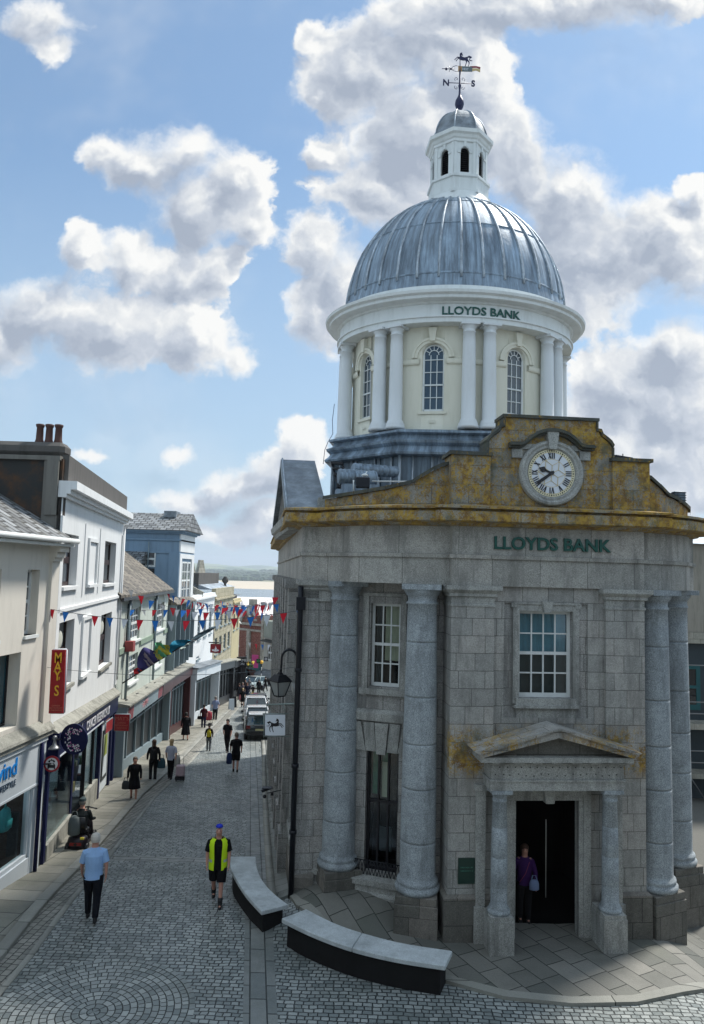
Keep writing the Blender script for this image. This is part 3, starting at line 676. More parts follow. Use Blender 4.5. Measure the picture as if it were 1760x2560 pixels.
# hood, sills and lintel of the curved wall
m=MB(TC); m.box(.08,1.16,0,.05,7.12,7.2); m.box(.10,.24,0,.05,4.8,7.12); m.box(1.02,1.16,0,.05,4.8,7.12); m.box(.05,1.18,0,.09,4.84,4.98); m.build('window_surround',GRP,bank)
MB().sweep(CW,[(0,4.22),(.08,4.24),(.1,4.42),(.03,4.5),(0,4.5)],caps=False).build('string_course',GRP,bank)
m=MB(TC)
for i in range(5):
    a=-.05+.27*i; k=(i-2)*.05; 
    m.prism([(a+.01-k*.3,3.55),(a+.26-k*.3-.0,3.55),(a+.26+k,4.2),(a+.01+k,4.2)] if i!=2 else [(a+.03,3.5),(a+.24,3.5),(a+.3,4.2),(a-.03,4.2)],'y',.0,.06 if i!=2 else .1)
m.build('window_lintel',GRP,bank)
MB().sweep(CW,[(0,0),(.34,0),(.34,.45),(.26,.5),(.26,.62),(.3,.64),(.3,.76),(.05,.82),(0,.82)],caps=False).build('sill_course',GRP,bank)
# rooms behind clear glass
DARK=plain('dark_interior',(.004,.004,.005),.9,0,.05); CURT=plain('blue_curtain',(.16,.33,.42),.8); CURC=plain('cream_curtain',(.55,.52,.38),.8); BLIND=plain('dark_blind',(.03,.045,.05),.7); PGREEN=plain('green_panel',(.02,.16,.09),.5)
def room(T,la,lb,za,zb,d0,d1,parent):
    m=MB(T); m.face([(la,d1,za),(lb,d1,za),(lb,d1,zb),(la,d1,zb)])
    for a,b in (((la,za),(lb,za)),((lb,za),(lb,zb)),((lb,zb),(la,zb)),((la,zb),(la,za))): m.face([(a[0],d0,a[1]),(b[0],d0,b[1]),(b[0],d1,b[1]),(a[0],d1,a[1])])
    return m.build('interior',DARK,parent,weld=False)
def curtain(T,la,lb,za,zb,d,mat,parent,n=24,amp=.02,name='curtain'):
    m=MB(T)
    for i in range(n):
        a=la+(lb-la)*i/n; b=la+(lb-la)*(i+1)/n; f=lambda x:d+amp*math.sin(x*55)+amp*.5*math.sin(x*131)
        m.face([(a,f(a),za),(b,f(b),za),(b,f(b),zb),(a,f(a),zb)],None,True)
    return m.build(name,mat,parent)
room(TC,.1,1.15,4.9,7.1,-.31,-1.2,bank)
ww=window(TC,.28,1.0,5.02,6.95,-.14,3,4,WHITE,CGL,bank,.06,.03)
curtain(TC,.34,.52,5.05,6.9,-.3,BLIND,bank); curtain(TC,.55,.97,5.6,6.9,-.33,CURC,bank,amp=.006)
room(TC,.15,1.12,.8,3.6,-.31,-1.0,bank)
f=MB(TC); 
for a,b in ((.25,.31),(.5,.545),(.735,.78),(.975,1.03)): f.box(a,b,-.2,-.12,.85,3.55)
for z in (.85,2.35): f.box(.31,.975,-.19,-.13,z,z+.07)
fo_=f.build('window',BLACK,bank,weld=False,label='tall black framed lower window with green panel'); 
m=MB(TC); m.face([(.28,-.17,.9),(1.0,-.17,.9),(1.0,-.17,3.5),(.28,-.17,3.5)]); m.build('pane',CGL,fo_)
m=MB(TC); m.box(.56,.73,-.3,-.28,2.45,3.25); m.build('blind',CURC,fo_); m=MB(TC); m.box(.56,.73,-.3,-.28,3.25,3.5); m.box(.33,.49,-.3,-.28,2.5,3.5); m.build('panel',PGREEN,fo_)
m=MB(TC); m.box(.5,.8,-.42,-.36,1.2,1.75); m.build('cash_machine',plain('machine_grey',(.05,.055,.06),.3),fo_)
# iron railing on the sill
m=MB(TC)
for i in range(14): 
    a=.06+.08*i; m.tube([(a,.14,.82),(a+.07,.14,1.12)],.009,5); m.tube([(a+.07,.14,.82),(a,.14,1.12)],.009,5)
m.tube([(.0,.14,1.13),(1.2,.14,1.13)],.013,6); m.build('railing',IRON,bank)
# ---- front bay ----
for s0,s1 in ((-2.2,-1.25),(1.27,2.16)): MB().sweep([(s0,1.1),(s0,0),(s1,0),(s1,.12)],[(0,-.1),(.09,-.1),(.09,.95),(.02,1.0),(0,1.0)]).build('pilaster_base',GRD,bank)
TB=lambda p:Vector((p[0],-p[1],p[2]))
m=MB(TB); grid_wall(m,-1.27,1.29,.0,7.46,[(-1.0,.9,4.62,7.1),(-.72,.68,0,2.89)],.06,d=-.10); 
m.build('front_wall',GRM,bank)
m=MB(TB); grid_wall(m,-1.0,.9,4.62,7.1,[(-.66,.56,5.04,6.93)],.22,d=-.155); m.build('front_wall',GR,bank)
m=MB(TB)
for s0,s1 in ((-2.2,-1.25),(1.27,2.16)): m.box(s0,s1,-1.1,0.0,.0,7.02)
m.build('pilaster',GRM,bank,split=lambda c:c.x>0)
m=MB()
for s0,s1 in ((-2.2,-1.25),(1.27,2.16)):
    m.sweep([(s0,1.1),(s0,0),(s1,0),(s1,.12)],[(0,7.0),(.02,7.0),(.02,7.05),(0,7.06),(0,7.2),(.05,7.22),(.05,7.28),(.12,7.34),(.14,7.36),(.14,7.449),(-.1,7.449)])
    m.sweep([(s0,1.1),(s0,0),(s1,0),(s1,.12)],[(0,0),(0,.001),(0,.002)])
m.build('pilaster_capital',GRP,bank,split=lambda c:(c.x>0,c.z>4))
m=MB(TB)
m.box(-.80,-.66,-.16,-.09,4.92,7.07); m.box(.56,.70,-.16,-.09,4.92,7.07); m.box(-.66,.56,-.16,-.09,6.93,7.07)
m.box(-.84,-.70,-.16,-.07,7.0,7.1); m.box(.60,.74,-.16,-.07,7.0,7.1); m.box(-.8,.7,-.16,-.065,7.07,7.12)
m.prism([(-.17,7.14),(-.11,6.9),(.03,6.9),(.09,7.14)],'y',-.15,-.02); m.box(-.78,.70,-.15,.0,4.84,4.9); m.box(-.74,.66,-.15,-.04,4.90,5.04); m.box(-.72,.62,-.15,-.11,4.55,4.84)
m.build('window_surround',GRP,bank)
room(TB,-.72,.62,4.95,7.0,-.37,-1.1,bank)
fw_=window(TB,-.66,.56,5.04,6.93,-.27,4,4,WHITE,CGL,bank,.07,.03,label='white sash window over the door')
curtain(TB,-.6,.52,6.0,6.9,-.40,CURT,fw_,40,.015); curtain(TB,-.6,.52,5.1,6.0,-.42,BLIND,fw_,10,.0,name='blind')
# door case
m=MB(TB)
for s in (-1,1):
    x0=-.02+s*.95
    m.box(x0-.0*s,-.02+s*.70,-.28,-.045,0,3.1); m.box(-.02+s*.95,-.02+s*.79,-.045,-.01,0,3.1)
m.box(-.72,.68,-.28,-.045,2.89,3.1); m.box(-.81,.77,-.045,-.01,3.0,3.1)
m.build('door_surround',GRP,bank)
m=MB(TB); m.prism([(-.16,3.28),(-.1,2.86),(.08,2.86),(.14,3.28)],'y',-.1,.08); m.build('keystone',GRP,bank)
m=MB(TB)
for s in (-1,1):
    c=-.02+s*1.5; m.box(c-.1,c+.1,-.1,.1,0,3.15); m.box(c-.14,c+.14,-.1,.15,0,.8); m.box(c-.14,c+.14,-.1,.16,3.15,3.27)
m.build('respond',GRP,bank,split=lambda c:c.x>0)
dp=[(.0,.8),(.225,.8),(.235,.84),(.225,.88),(.19,.9),(.2,.93),(.172,.96),(.170,1.3),(.171,1.305),(.164,1.312),(.17,1.32),(.168,1.9),(.162,1.907),(.168,1.914),(.158,2.5),(.152,2.507),(.158,2.514),(.142,3.02),(.155,3.03),(.155,3.05),(.142,3.06),(.145,3.12),(.18,3.17),(.18,3.2)]
for s in (-1,1):
    c=-.02+s*1.19
    d_=MB().lathe(dp,(c,-.38,0),28).box(c-.21,c+.21,-.59,-.17,3.2,3.27).build('door_column',GRC,bank)
    MB().box(c-.25,c+.25,-.64,-.0,0,.72).box(c-.235,c+.235,-.625,-.0,.72,.8).build('plinth',GRP,d_)
m=MB(TB); m.box(-1.46,1.42,.0,.56,3.27,3.45); m.box(-1.48,1.44,-.0,.58,3.45,3.49); m.box(-1.44,1.40,0,.54,3.49,3.80)
m.box(-1.50,1.46,0,.58,3.80,3.83)
for i in range(7): 
    x=-1.33+i*.415; m.box(x-.11,x+.11,.54,.66,3.83,3.87)
m.box(-1.70,1.55,0,.70,3.87,3.97)
m.build('door_entablature',GRP,bank)
m=MB(TB)
rnd=random.Random(5)
for i in range(34):
    x=-1.36+i*.082+rnd.uniform(-.02,.02); z=3.74 if i%2 else 3.56+rnd.uniform(0,.05); m.box(x-.012,x+.012,.54,.543,z-.012,z+.012)
m.build('bolt_holes',BLACK,bank)
m=MB(TB); m.prism([(-1.58,3.97),(1.42,3.97),(-.08,4.38)],'y',.0,.52); m.build('tympanum',GRD,bank)
m=MB(TB)
for s in (-1,1):
    c=-.08; m.prism([(c+s*1.62,3.97),(c+s*1.70,4.05),(c,4.54),(c,4.38)],'y',.0,.74); m.prism([(c+s*1.66,4.05),(c+s*1.76,4.09),(c,4.585),(c,4.545)],'y',.0,.80)
m.build('pediment',GRM,bank)
# doorway and lobby
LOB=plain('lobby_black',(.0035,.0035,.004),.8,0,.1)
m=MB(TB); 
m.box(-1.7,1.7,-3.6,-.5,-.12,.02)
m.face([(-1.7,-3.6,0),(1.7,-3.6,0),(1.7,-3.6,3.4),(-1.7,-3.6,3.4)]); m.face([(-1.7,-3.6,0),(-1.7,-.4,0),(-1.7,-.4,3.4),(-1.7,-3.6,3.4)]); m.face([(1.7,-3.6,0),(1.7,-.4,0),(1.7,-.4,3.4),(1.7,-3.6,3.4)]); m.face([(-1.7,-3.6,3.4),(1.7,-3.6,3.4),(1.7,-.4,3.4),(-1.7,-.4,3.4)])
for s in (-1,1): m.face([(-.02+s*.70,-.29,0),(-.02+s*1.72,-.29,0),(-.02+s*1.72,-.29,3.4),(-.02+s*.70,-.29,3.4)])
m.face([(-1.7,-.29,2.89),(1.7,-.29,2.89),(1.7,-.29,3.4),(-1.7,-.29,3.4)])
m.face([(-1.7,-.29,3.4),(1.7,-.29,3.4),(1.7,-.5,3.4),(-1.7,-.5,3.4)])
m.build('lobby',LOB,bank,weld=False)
MB(TB).box(-.72,.68,-.55,.0,-.1,.045).build('doorstep',GRP,bank)
MB(TB).box(.27,.285,-.95,-.93,.5,2.2).build('door_handle',plain('steel',(.4,.42,.42),.3,.9),bank)
# columns
def column(s,t,rot=0.0,base=-.2,pw=.46):
    js=[6.18,5.0,4.0,3.06,1.94]; r0,r1=.385,.325; za,zb=1.22,7.0
    rad=lambda z:r0-(r0-r1)*max(0,(z-2.2)/(zb-2.2))**1.3 if z>2.2 else r0
    pr=[(0,.9),(.46,.9),(.485,.95),(.485,1.0),(.45,1.04),(.43,1.06),(.45,1.09),(.44,1.14),(.40,1.17),(.387,za)]
    zs=sorted([1.6]+js+[2.2,5.6,6.6]); 
    for z in zs:
        if z in js: pr+=[(rad(z),z-.05),(rad(z),z-.012),(rad(z)-.02,z-.006),(rad(z)-.02,z+.006),(rad(z),z+.012),(rad(z),z+.05)]
        else: pr.append((rad(z),z))
    pr+=[(r1,7.0),(r1+.03,7.01),(r1+.03,7.05),(r1,7.07),(r1+.005,7.18),(r1+.03,7.2),(r1+.09,7.3),(r1+.09,7.33)]
    c=MB().lathe(pr,(s,t,0),40); a=.43
    c.obox((s,t,7.39),(a,a,.059),Matrix.Rotation(rot,3,'Z')); col=c.build('column',GRC,bank)
    M=Matrix.Rotation(rot,3,'Z')
    p=MB(); p.obox((s,t,(base+.74)/2),(pw,pw,(.74-base)/2),M); p.obox((s,t,.82),(pw-.02,pw-.02,.08),M); p.build('plinth',GRD,col,bevel=.012)
column(-2.74,.52,R(-14),-.1); column(-4.35,1.88,R(12),-.1); column(2.60,.48,R(20),-.6); column(3.86,1.86,R(16),-1.2)
# pilaster behind column A and B, corner pier
m=MB(); m.box(-4.98,-4.55,2.0,2.6,0,7.45); m.box(-2.45,-2.1,.75,1.3,0,7.45); m.box(-5.36,-4.98,1.98,2.5,-.6,7.45); m.build('pier',GR,bank,split=lambda c:c.x>-3.5)
m=MB().sweep([(-5.36,4.2),(-5.36,1.98),(-4.98,1.98),(-4.98,1.95),(-4.6,1.95)],[(0,6.95),(.03,6.96),(.03,7.0),(0,7.02),(0,7.2),(.06,7.24),(.06,7.28),(.14,7.34),(.14,7.448),(-.1,7.448)]); m.build('pier_capital',GRP,bank)
# street side: pilasters and tall windows between
T,L=frame((-6.05,24),(-5.32,2.05))
m=MB(T); mg=[]
for i in range(9):
    l=L-2.3-2.3*i
    if l<0.4: break
    m=MB(T); m.box(l-.32,l+.32,0,.30,-3,7.2); m.box(l-.4,l+.4,.0,.40,7.2,7.445); m.box(l-.36,l+.36,0,.36,-3,.86)
    m.build('side_pilaster',GR,bank)
for i in range(9):
    l=L-1.15-2.3*i
    f=MB(T); f.box(l-.62,l-.5,0,.12,4.7,6.9); f.box(l+.5,l+.62,0,.12,4.7,6.9); f.box(l-.7,l+.7,0,.16,4.6,4.75); f.box(l-.62,l-.5,0,.12,1.2,3.7); f.box(l+.5,l+.62,0,.12,1.2,3.7); f.box(l-.7,l+.7,0,.16,1.1,1.25)
    o=f.build('side_window',GRP,bank,weld=False); q=MB(T); q.box(l-.5,l+.5,.0,.03,4.75,6.9); q.box(l-.5,l+.5,0,.03,1.25,3.7); q.build('pane',GLASS,o,weld=False)
# gable over the street side
ya,yr,yb=3.5,6.65,9.8; xn,xm,xf=-5.86,-6.05,-6.28
m=MB(); m.face([(xn+.16,ya+.4,9.15),(xf+.16,yb-.4,9.15),(xm+.16,yr,10.75)]); m.build('gable',GRD,bank)
m=MB(); ez,rzz=9.30,11.08
def slabg(a,b): 
    (x0,y0,z0),(x1,y1,z1)=a,b
    for dz in (0,-.2): m.face([(x0,y0,z0+dz),(-4.75,y0,z0+dz),(-5.0,y1,z1+dz),(x1,y1,z1+dz)])
    m.face([(x0,y0,z0-.2),(x1,y1,z1-.2),(x1,y1,z1),(x0,y0,z0)]); m.face([(x0,y0,z0-.2),(-4.75,y0,z0-.2),(-4.75,y0,z0),(x0,y0,z0)])
slabg((xn,ya,ez),(xm,yr,rzz)); slabg((xf,yb,ez),(xm,yr,rzz)); m.face([(-4.75,ya,ez),(-5.0,yr,rzz),(-4.75,yb,ez)])
m.build('gable_roof',LEADH,bank)
MB().tube([(xn+.05,ya+.02,ez+.03),(xm+.05,yr,rzz+.03)],.03,6).build('roof_roll',LEADP,bank)
m=MB(); m.sweep([(xf+.1,yb),(xn+.1,ya),(-4.9,ya)],[(-.3,8.74),(.0,8.74),(.04,8.86),(.12,8.9),(.16,9.08),(-.3,9.1)]); m.box(-5.0,-4.3,3.3,4.4,9.1,9.6); m.build('gable_cornice',GRP,bank)
for i in range(9): pass
m=MB()
for i in range(10): m.box(-4.62+.045*i,-4.3+.045*i,4.7-.06*i,4.9-.06*i,10.75-.17*i-.03,10.75-.17*i+.03); 
m.tube([(-4.6,4.85,10.8),(-4.15,4.25,9.2)],.03,6); m.tube([(-4.3,4.85,10.8),(-3.85,4.25,9.2)],.03,6); m.build('roof_steps',BLACK,bank)
# ---- parapet of the bay ----
half=[(2.2,9.1),(2.2,9.6),(1.42,9.6),(1.42,10.62),(1.36,10.72),(1.26,10.80),(1.16,10.87),(1.12,10.97),(1.05,10.98),(1.05,11.2)]
outl=[(-x,z) for x,z in half]+[(x,z) for x,z in reversed(half)]
m=MB(); m.prism(outl,'y',.0,.55); m.build('clock_parapet',GRL,bank)
m=MB()
for s in (-1,1): a,b=sorted((s*2.26,s*1.40)); m.box(a,b,-.09,.62,9.18,10.3)
m.build('parapet_block',GRL,bank,split=lambda c:c.x>0)
m=MB()
for s in (-1,1):
    a,b=sorted((s*2.32,s*1.36)); m.box(a,b,-.15,.68,10.3,10.38)
    hh=[(1.42,10.38),(1.42,10.62),(1.36,10.72),(1.26,10.80),(1.16,10.87),(1.12,10.97),(1.05,10.98),(1.05,11.2)]
    for (a0,z0),(a1,z1) in zip(hh,hh[1:]):
        if a0==a1 : m.box(s*a0,s*(a0+.04),-.05,.6,z0,z1)
        else: m.prism([(s*(a0+.02),z0+.0),(s*(a0+.05),z0+.06),(s*(a1+.05),z1+.06),(s*(a1+.02),z1)],'y',-.05,.6)
m.box(-1.11,1.11,-.06,.62,11.2,11.27)
m.build('coping',GRCOP,bank)
# low parapet swooping down over the curved corners
def low(L,zs,name):
    pts=L; m=MB(); n=len(pts)
    for i in range(n-1):
        (a,b),(c,d)=pts[i],pts[i+1]; e=Vector((c-a,d-b)).normalized(); nn=Vector((e.y,-e.x))
        def V(p,o,z): return (p[0]+nn.x*o,p[1]+nn.y*o,z)
        for o0,o1,zz in ((0,0,0),): 
            m.face([V(pts[i],.0,9.16),V(pts[i+1],.0,9.16),V(pts[i+1],0,zs[i+1]),V(pts[i],0,zs[i])]); m.face([V(pts[i],-.4,9.16),V(pts[i+1],-.4,9.16),V(pts[i+1],-.4,zs[i+1]),V(pts[i],-.4,zs[i])])
    m.build(name,GRL,bank)
    m=MB()
    for i in range(n-1):
        (a,b),(c,d)=pts[i],pts[i+1]; e=Vector((c-a,d-b)).normalized(); nn=Vector((e.y,-e.x))
        def V(p,o,z): return (p[0]+nn.x*o,p[1]+nn.y*o,z)
        q=[V(pts[i],.07,zs[i]),V(pts[i+1],.07,zs[i+1]),V(pts[i+1],.07,zs[i+1]+.08),V(pts[i],.07,zs[i]+.08)]; m.face(q); r_=[V(pts[i],-.46,zs[i]+.08),V(pts[i+1],-.46,zs[i+1]+.08)]; m.face([q[3],q[2],r_[1],r_[0]])
    m.build('coping',GRCOP,bank)
LP=[(-4.9,2.0),(-4.72,1.72),(-4.5,1.4),(-4.25,1.1),(-3.95,.83),(-3.6,.6),(-3.3,.46),(-3.05,.37),(-2.85,.32),(-2.6,.27),(-2.4,.25),(-2.2,.24)]
low([(x,y+.02) for x,y in LP],[9.42,9.43,9.44,9.46,9.5,9.55,9.62,9.68,9.82,9.98,10.08,10.12],'low_parapet')
RP=[(2.2,.24),(2.45,.28),(2.7,.33),(2.95,.43),(3.25,.6),(3.6,.85),(3.9,1.2),(4.15,1.65)]
low(RP,[10.0,9.98,9.8,9.62,9.56,9.45,9.4,9.3],'low_parapet')
# ---- clock ----
cy=-.06; CZ=9.98
m=MB(lambda p:Vector((p[0],cy-p[2],CZ+p[1])))   # x, up, out
def ringz(m,prof,n=64,c=(0,0)):
    for i in range(n):
        a,b=2*PI*i/n,2*PI*(i+1)/n
        for (r0,z0),(r1,z1) in zip(prof,prof[1:]):
            P=lambda r,z,t:(c[0]+r*math.sin(t),c[1]+r*math.cos(t),z)
            m.face([P(r0,z0,a),P(r0,z0,b),P(r1,z1,b),P(r1,z1,a)] if r1>0 else [P(r0,z0,a),P(r0,z0,b),P(0,z1,a)],None,False)
ringz(m,[(.735,-.08),(.735,.0),(.71,.05),(.66,.06),(.62,.03),(.57,.04),(.53,-.02)]); m.build('clock_surround',GRP,bank)
TCk=lambda p:Vector((p[0],cy-p[2],CZ+p[1]))
m=MB(TCk); ringz(m,[(.532,0.0),(.47,.0)]); cf=m.build('clock_rim',CLOCKR,bank)
m=MB(TCk); ringz(m,[(.47,0.0),(0,0)]); cf=m.build('clock_face',CLOCKW,bank)
def stroke(m,p,q,wd,z0=.002,z1=.012,w2=None):
    p,q=Vector(p),Vector(q); e=(q-p).normalized(); n=Vector((-e.y,e.x)); w2=w2 or wd
    a,b,c,d=p+n*wd/2,q+n*w2/2,q-n*w2/2,p-n*wd/2
    L=[a,b,c,d]; m.face([(v.x,v.y,z1) for v in L])
    for i in range(4): u,v=L[i],L[(i+1)%4]; m.face([(u.x,u.y,z0),(v.x,v.y,z0),(v.x,v.y,z1),(u.x,u.y,z1)])
m=MB(TCk)
NUM=['XII','I','II','III','IV','V','VI','VII','VIII','IX','X','XI']; NUM[4]='IIII'
def loc2(th,r,x): return Vector((r*math.sin(th)+x*math.cos(th),r*math.cos(th)-x*math.sin(th)))
for h,s in enumerate(NUM):
    th=2*PI*h/12; wd={'I':.045,'V':.075,'X':.07}; W_=sum(wd[c] for c in s); x=-W_/2
    for c in s:
        k=wd[c]; A=.325; B=.455
        if c=='I': stroke(m,loc2(th,A,x+k/2),loc2(th,B,x+k/2),.022)
        if c=='V': stroke(m,loc2(th,B,x+.01),loc2(th,A,x+k/2),.026); stroke(m,loc2(th,B,x+k-.01),loc2(th,A,x+k/2),.012)
        if c=='X': stroke(m,loc2(th,B,x+.008),loc2(th,A,x+k-.008),.026); stroke(m,loc2(th,A,x+.008),loc2(th,B,x+k-.008),.012)
        x+=k
for i in range(60): 
    th=2*PI*i/60; stroke(m,loc2(th,.482,0),loc2(th,.512,0),.024 if i%5==0 else .014)
m.build('numerals',BLACK,bank,weld=False)
m=MB(TCk)
ringz(m,[(.316,.003),(.309,.003)]); ringz(m,[(.468,.003),(.462,.003)])
for i in range(6):
    t=PI/3*i+R(4); stroke(m,loc2(t,.0,0),loc2(t,.17,0),.006); 
    a=loc2(t,.17,0); stroke(m,a,loc2(t+PI/6,.309,0),.006); stroke(m,a,loc2(t-PI/6,.309,0),.006)
m.build('glazing_bars',GOLD,bank,weld=False)
m=MB(TCk); tm=2*PI*39/60; thh=2*PI*(9+39/60)/12
stroke(m,loc2(tm,-.06,0),loc2(tm,.0,0),.05,.015,.03); stroke(m,loc2(tm,0,0),loc2(tm,.28,0),.055,.015,.03,.075); stroke(m,loc2(tm,.28,0),loc2(tm,.46,0),.075,.015,.03,.01)
ringz(m,[(.045,.012),(.045,.036),(0,.036)],20)
stroke(m,loc2(thh,0,0),loc2(thh,.17,0),.04,.022,.034); stroke(m,loc2(thh,.15,0),loc2(thh,.22,0),.05,.022,.034,.15); stroke(m,loc2(thh,.22,0),loc2(thh,.32,0),.13,.022,.034,.01)
m.build('clock_hands',BLACK,bank,weld=False)
# hood over the clock
m=MB(); pts=[]
for i in range(17):
    a=R(-52+104*i/16); pts.append((.80*math.sin(a),CZ+.12+.80*math.cos(a)))
pts=[(-.97,10.56),(-.73,10.56)]+pts+[(.73,10.56),(.97,10.56)]
for a,b in zip(pts,pts[1:]):
    m.prism([(a[0],a[1]),(b[0],b[1]),(b[0],b[1]+.07),(a[0],a[1]+.07)],'y',-.2,.0); m.prism([(a[0],a[1]-.05),(b[0],b[1]-.05),(b[0],b[1]),(a[0],a[1])],'y',-.12,.0)
m.build('clock_hood',GRCOP,bank)
m=MB(); m.prism([(-.14,10.95),(-.085,10.5),(.085,10.5),(.14,10.95)],'y',-.17,.0); m.build('keystone',GRP,bank)
m=MB()
for s in (-1,1): a,b=sorted((s*.66,s*.90)); m.box(a,b,-.05,.0,10.3,10.5); a,b=sorted((s*.3,s*.7)); m.box(a,b,-.035,0,10.5,10.62)
m.build('clock_panel',GRP,bank,split=lambda c:c.x>0)
# ---- lettering ----
textmesh('LLOYDS BANK',.385,lambda v:Vector((v.x+.03,-.0-v.z,8.27+v.y)),GREEN,'lettering',bank,.05,xs=1.05,off=.008)
# ---- drum ----
DC=(-.55,7.18); SY=.80; DR=R(-10)
def el(r,th,z): return Vector((DC[0]+r*math.sin(th),DC[1]-SY*r*math.cos(th),z))
oc=[el(4.25,PI/8+PI/4*i+DR,0) for i in range(8)]; ocp=[(v.x,v.y) for v in oc]   # angles run clockwise seen from above
m=MB().sweep(ocp,[(-.28,9.16),(-.28,11.0),(-.2,11.05)],closed=True); m.build('lead_base',LEADD,bank)
m=MB().sweep(ocp,[(-.28,10.98),(.0,11.02),(.02,11.08),(-.1,11.18),(-.16,11.28),(-.04,11.36),(-.02,11.42),(-.2,11.5),(-.26,11.62),(-.1,11.66),(-.1,11.72),(-.3,11.78),(-2.0,11.84)],closed=True,smooth=False); m.build('lead_moulding',LEAD,bank)
m=MB()
for i in range(8):
    a,b=oc[i],oc[(i+1)%8]
    for k in (.0,.12,.3,.36,.64,.7,.88):
        p=a.lerp(b,k); q=Vector((DC[0],DC[1],0)); r_=(q-p).normalized()*.24; p=p+r_; m.tube([(p.x,p.y,9.2),(p.x,p.y,11.0)],.045 if k in(0,.3,.7) else .03,6)
m.build('lead_roll',LEADP,bank)
# rolled lead scrolls on the roof
m=MB(); 
def scroll(m,c,L,r,ang):
    e=Vector((math.cos(ang),math.sin(ang),0))
    for i in range(9):
        a=Vector(c)+e*(L*i/9); b=Vector(c)+e*(L*(i+1)/9); m.tube([a,a.lerp(b,.5),b],[r*.93,r*1.03,r*.93],14)
    f=Vector((-e.y,e.x,0)); s=Vector(c)+e*L
    m.tube([s+e*(.02)+(f*math.cos(t*.7)+Vector((0,0,1))*math.sin(t*.7))*r*(1-t/16) for t in range(14)],.025,5)
scroll(m,(-4.55,2.6,10.08),.95,.2,R(8)); scroll(m,(-4.1,3.5,10.42),1.25,.16,R(14))
m.box(-4.6,-3.4,2.5,3.0,9.2,9.75); m.box(-4.45,-3.5,2.55,2.9,9.75,9.9)
m.build('lead_scroll',LEAD,bank)
# drum wall with eight round-headed windows
RD=3.28; Z0,Z1=11.8,14.95; WA=R(-11.2)+DR; hw=.33; spring=14.05; sill=12.36; ro=.33
m=MB()
nseg=10
for k in range(8):
    c=WA+PI/4*k; da=hw/RD
    # plain part up to next window
    a0=c+da; a1=c+PI/4-da; n=14
    for i in range(n):
        a=a0+(a1-a0)*i/n; b=a0+(a1-a0)*(i+1)/n; m.face([el(RD,a,Z0),el(RD,b,Z0),el(RD,b,Z1),el(RD,a,Z1)],None,True)
    for i in range(nseg):
        t0=-1+2*i/nseg; t1=-1+2*(i+1)/nseg; a=c+da*t0; b=c+da*t1; h0=spring+ro*math.sqrt(max(0,1-t0*t0)); h1=spring+ro*math.sqrt(max(0,1-t1*t1))
        m.face([el(RD,a,Z0),el(RD,b,Z0),el(RD,b,sill),el(RD,a,sill)],None,True); m.face([el(RD,a,h0),el(RD,b,h1),el(RD,b,Z1),el(RD,a,Z1)],None,True)
        m.face([el(RD,a,h0),el(RD,b,h1),el(RD-.2,b,h1),el(RD-.2,a,h0)]); m.face([el(RD,a,sill),el(RD,b,sill),el(RD-.2,b,sill),el(RD-.2,a,sill)])
    for t in (-1,1): a=c+da*t; m.face([el(RD,a,sill),el(RD,a,spring),el(RD-.2,a,spring),el(RD-.2,a,sill)])
m.build('drum_wall',CREAM,bank)
m=MB(); mk=MB(); ms=MB()
for k in range(8):
    c=WA+PI/4*k
    for i in range(20):
        t0=PI*i/20; t1=PI*(i+1)/20
        for (r0,d0),(r1,d1) in (((.46,0),(.46,.06)),((.46,.06),(.55,.06)),((.55,.06),(.55,.09)),((.55,.09),(.62,.09)),((.62,.09),(.62,0))):
            P=lambda r,d,t:el(RD+d,c-r*math.cos(t)/RD,spring-.10+r*math.sin(t)*.95)
            m.face([P(r0,d0,t0),P(r0,d0,t1),P(r1,d1,t1),P(r1,d1,t0)])
    for a,b in ((c+.40/RD,c+PI/4-.40/RD),):
        n=8
        for i in range(n):
            p=a+(b-a)*i/n; q=a+(b-a)*(i+1)/n
            for (d0,z0),(d1,z1) in (((0,13.74),(.06,13.76)),((.06,13.76),(.08,13.80)),((.08,13.80),(.08,13.90)),((.08,13.90),(0,13.94))): m.face([el(RD+d0,p,z0),el(RD+d0,q,z0),el(RD+d1,q,z1),el(RD+d1,p,z1)])
    # keystone
    for s0,s1 in ((-.07,.07),):
        P=lambda x,d,z:el(RD+d,c+x/RD,z)
        a=[P(-.07,.14,14.42),P(.07,.14,14.42),P(.12,.14,14.82),P(-.12,.14,14.82)]; b=[P(-.07,0,14.42),P(.07,0,14.42),P(.12,0,14.82),P(-.12,0,14.82)]
        m.face(a)
        for i in range(4): m.face([a[i],a[(i+1)%4],b[(i+1)%4],b[i]])
    P=lambda x,d,z:el(RD+d,c+x/RD,z)
    a=[P(-.42,.06,12.28),P(.42,.06,12.28),P(.42,.06,12.36),P(-.42,.06,12.36)]; b=[P(-.42,0,12.28),P(.42,0,12.28),P(.42,0,12.36),P(-.42,0,12.36)]; m.face(a)
    for i in range(4): m.face([a[i],a[(i+1)%4],b[(i+1)%4],b[i]])
    a=[P(-.1,.03,12.02),P(.1,.03,12.02),P(.1,.03,12.1),P(-.1,.03,12.1)]; m.face(a)
m.build('drum_moulding',CREAM,bank,split=lambda c:int(((math.atan2(c.x-DC[0],-(c.y-DC[1])/SY)-WA)/(PI/4)+8.5))%8)
FADE=darkglass('drum_glass',(.035,.055,.075),.08,.8)
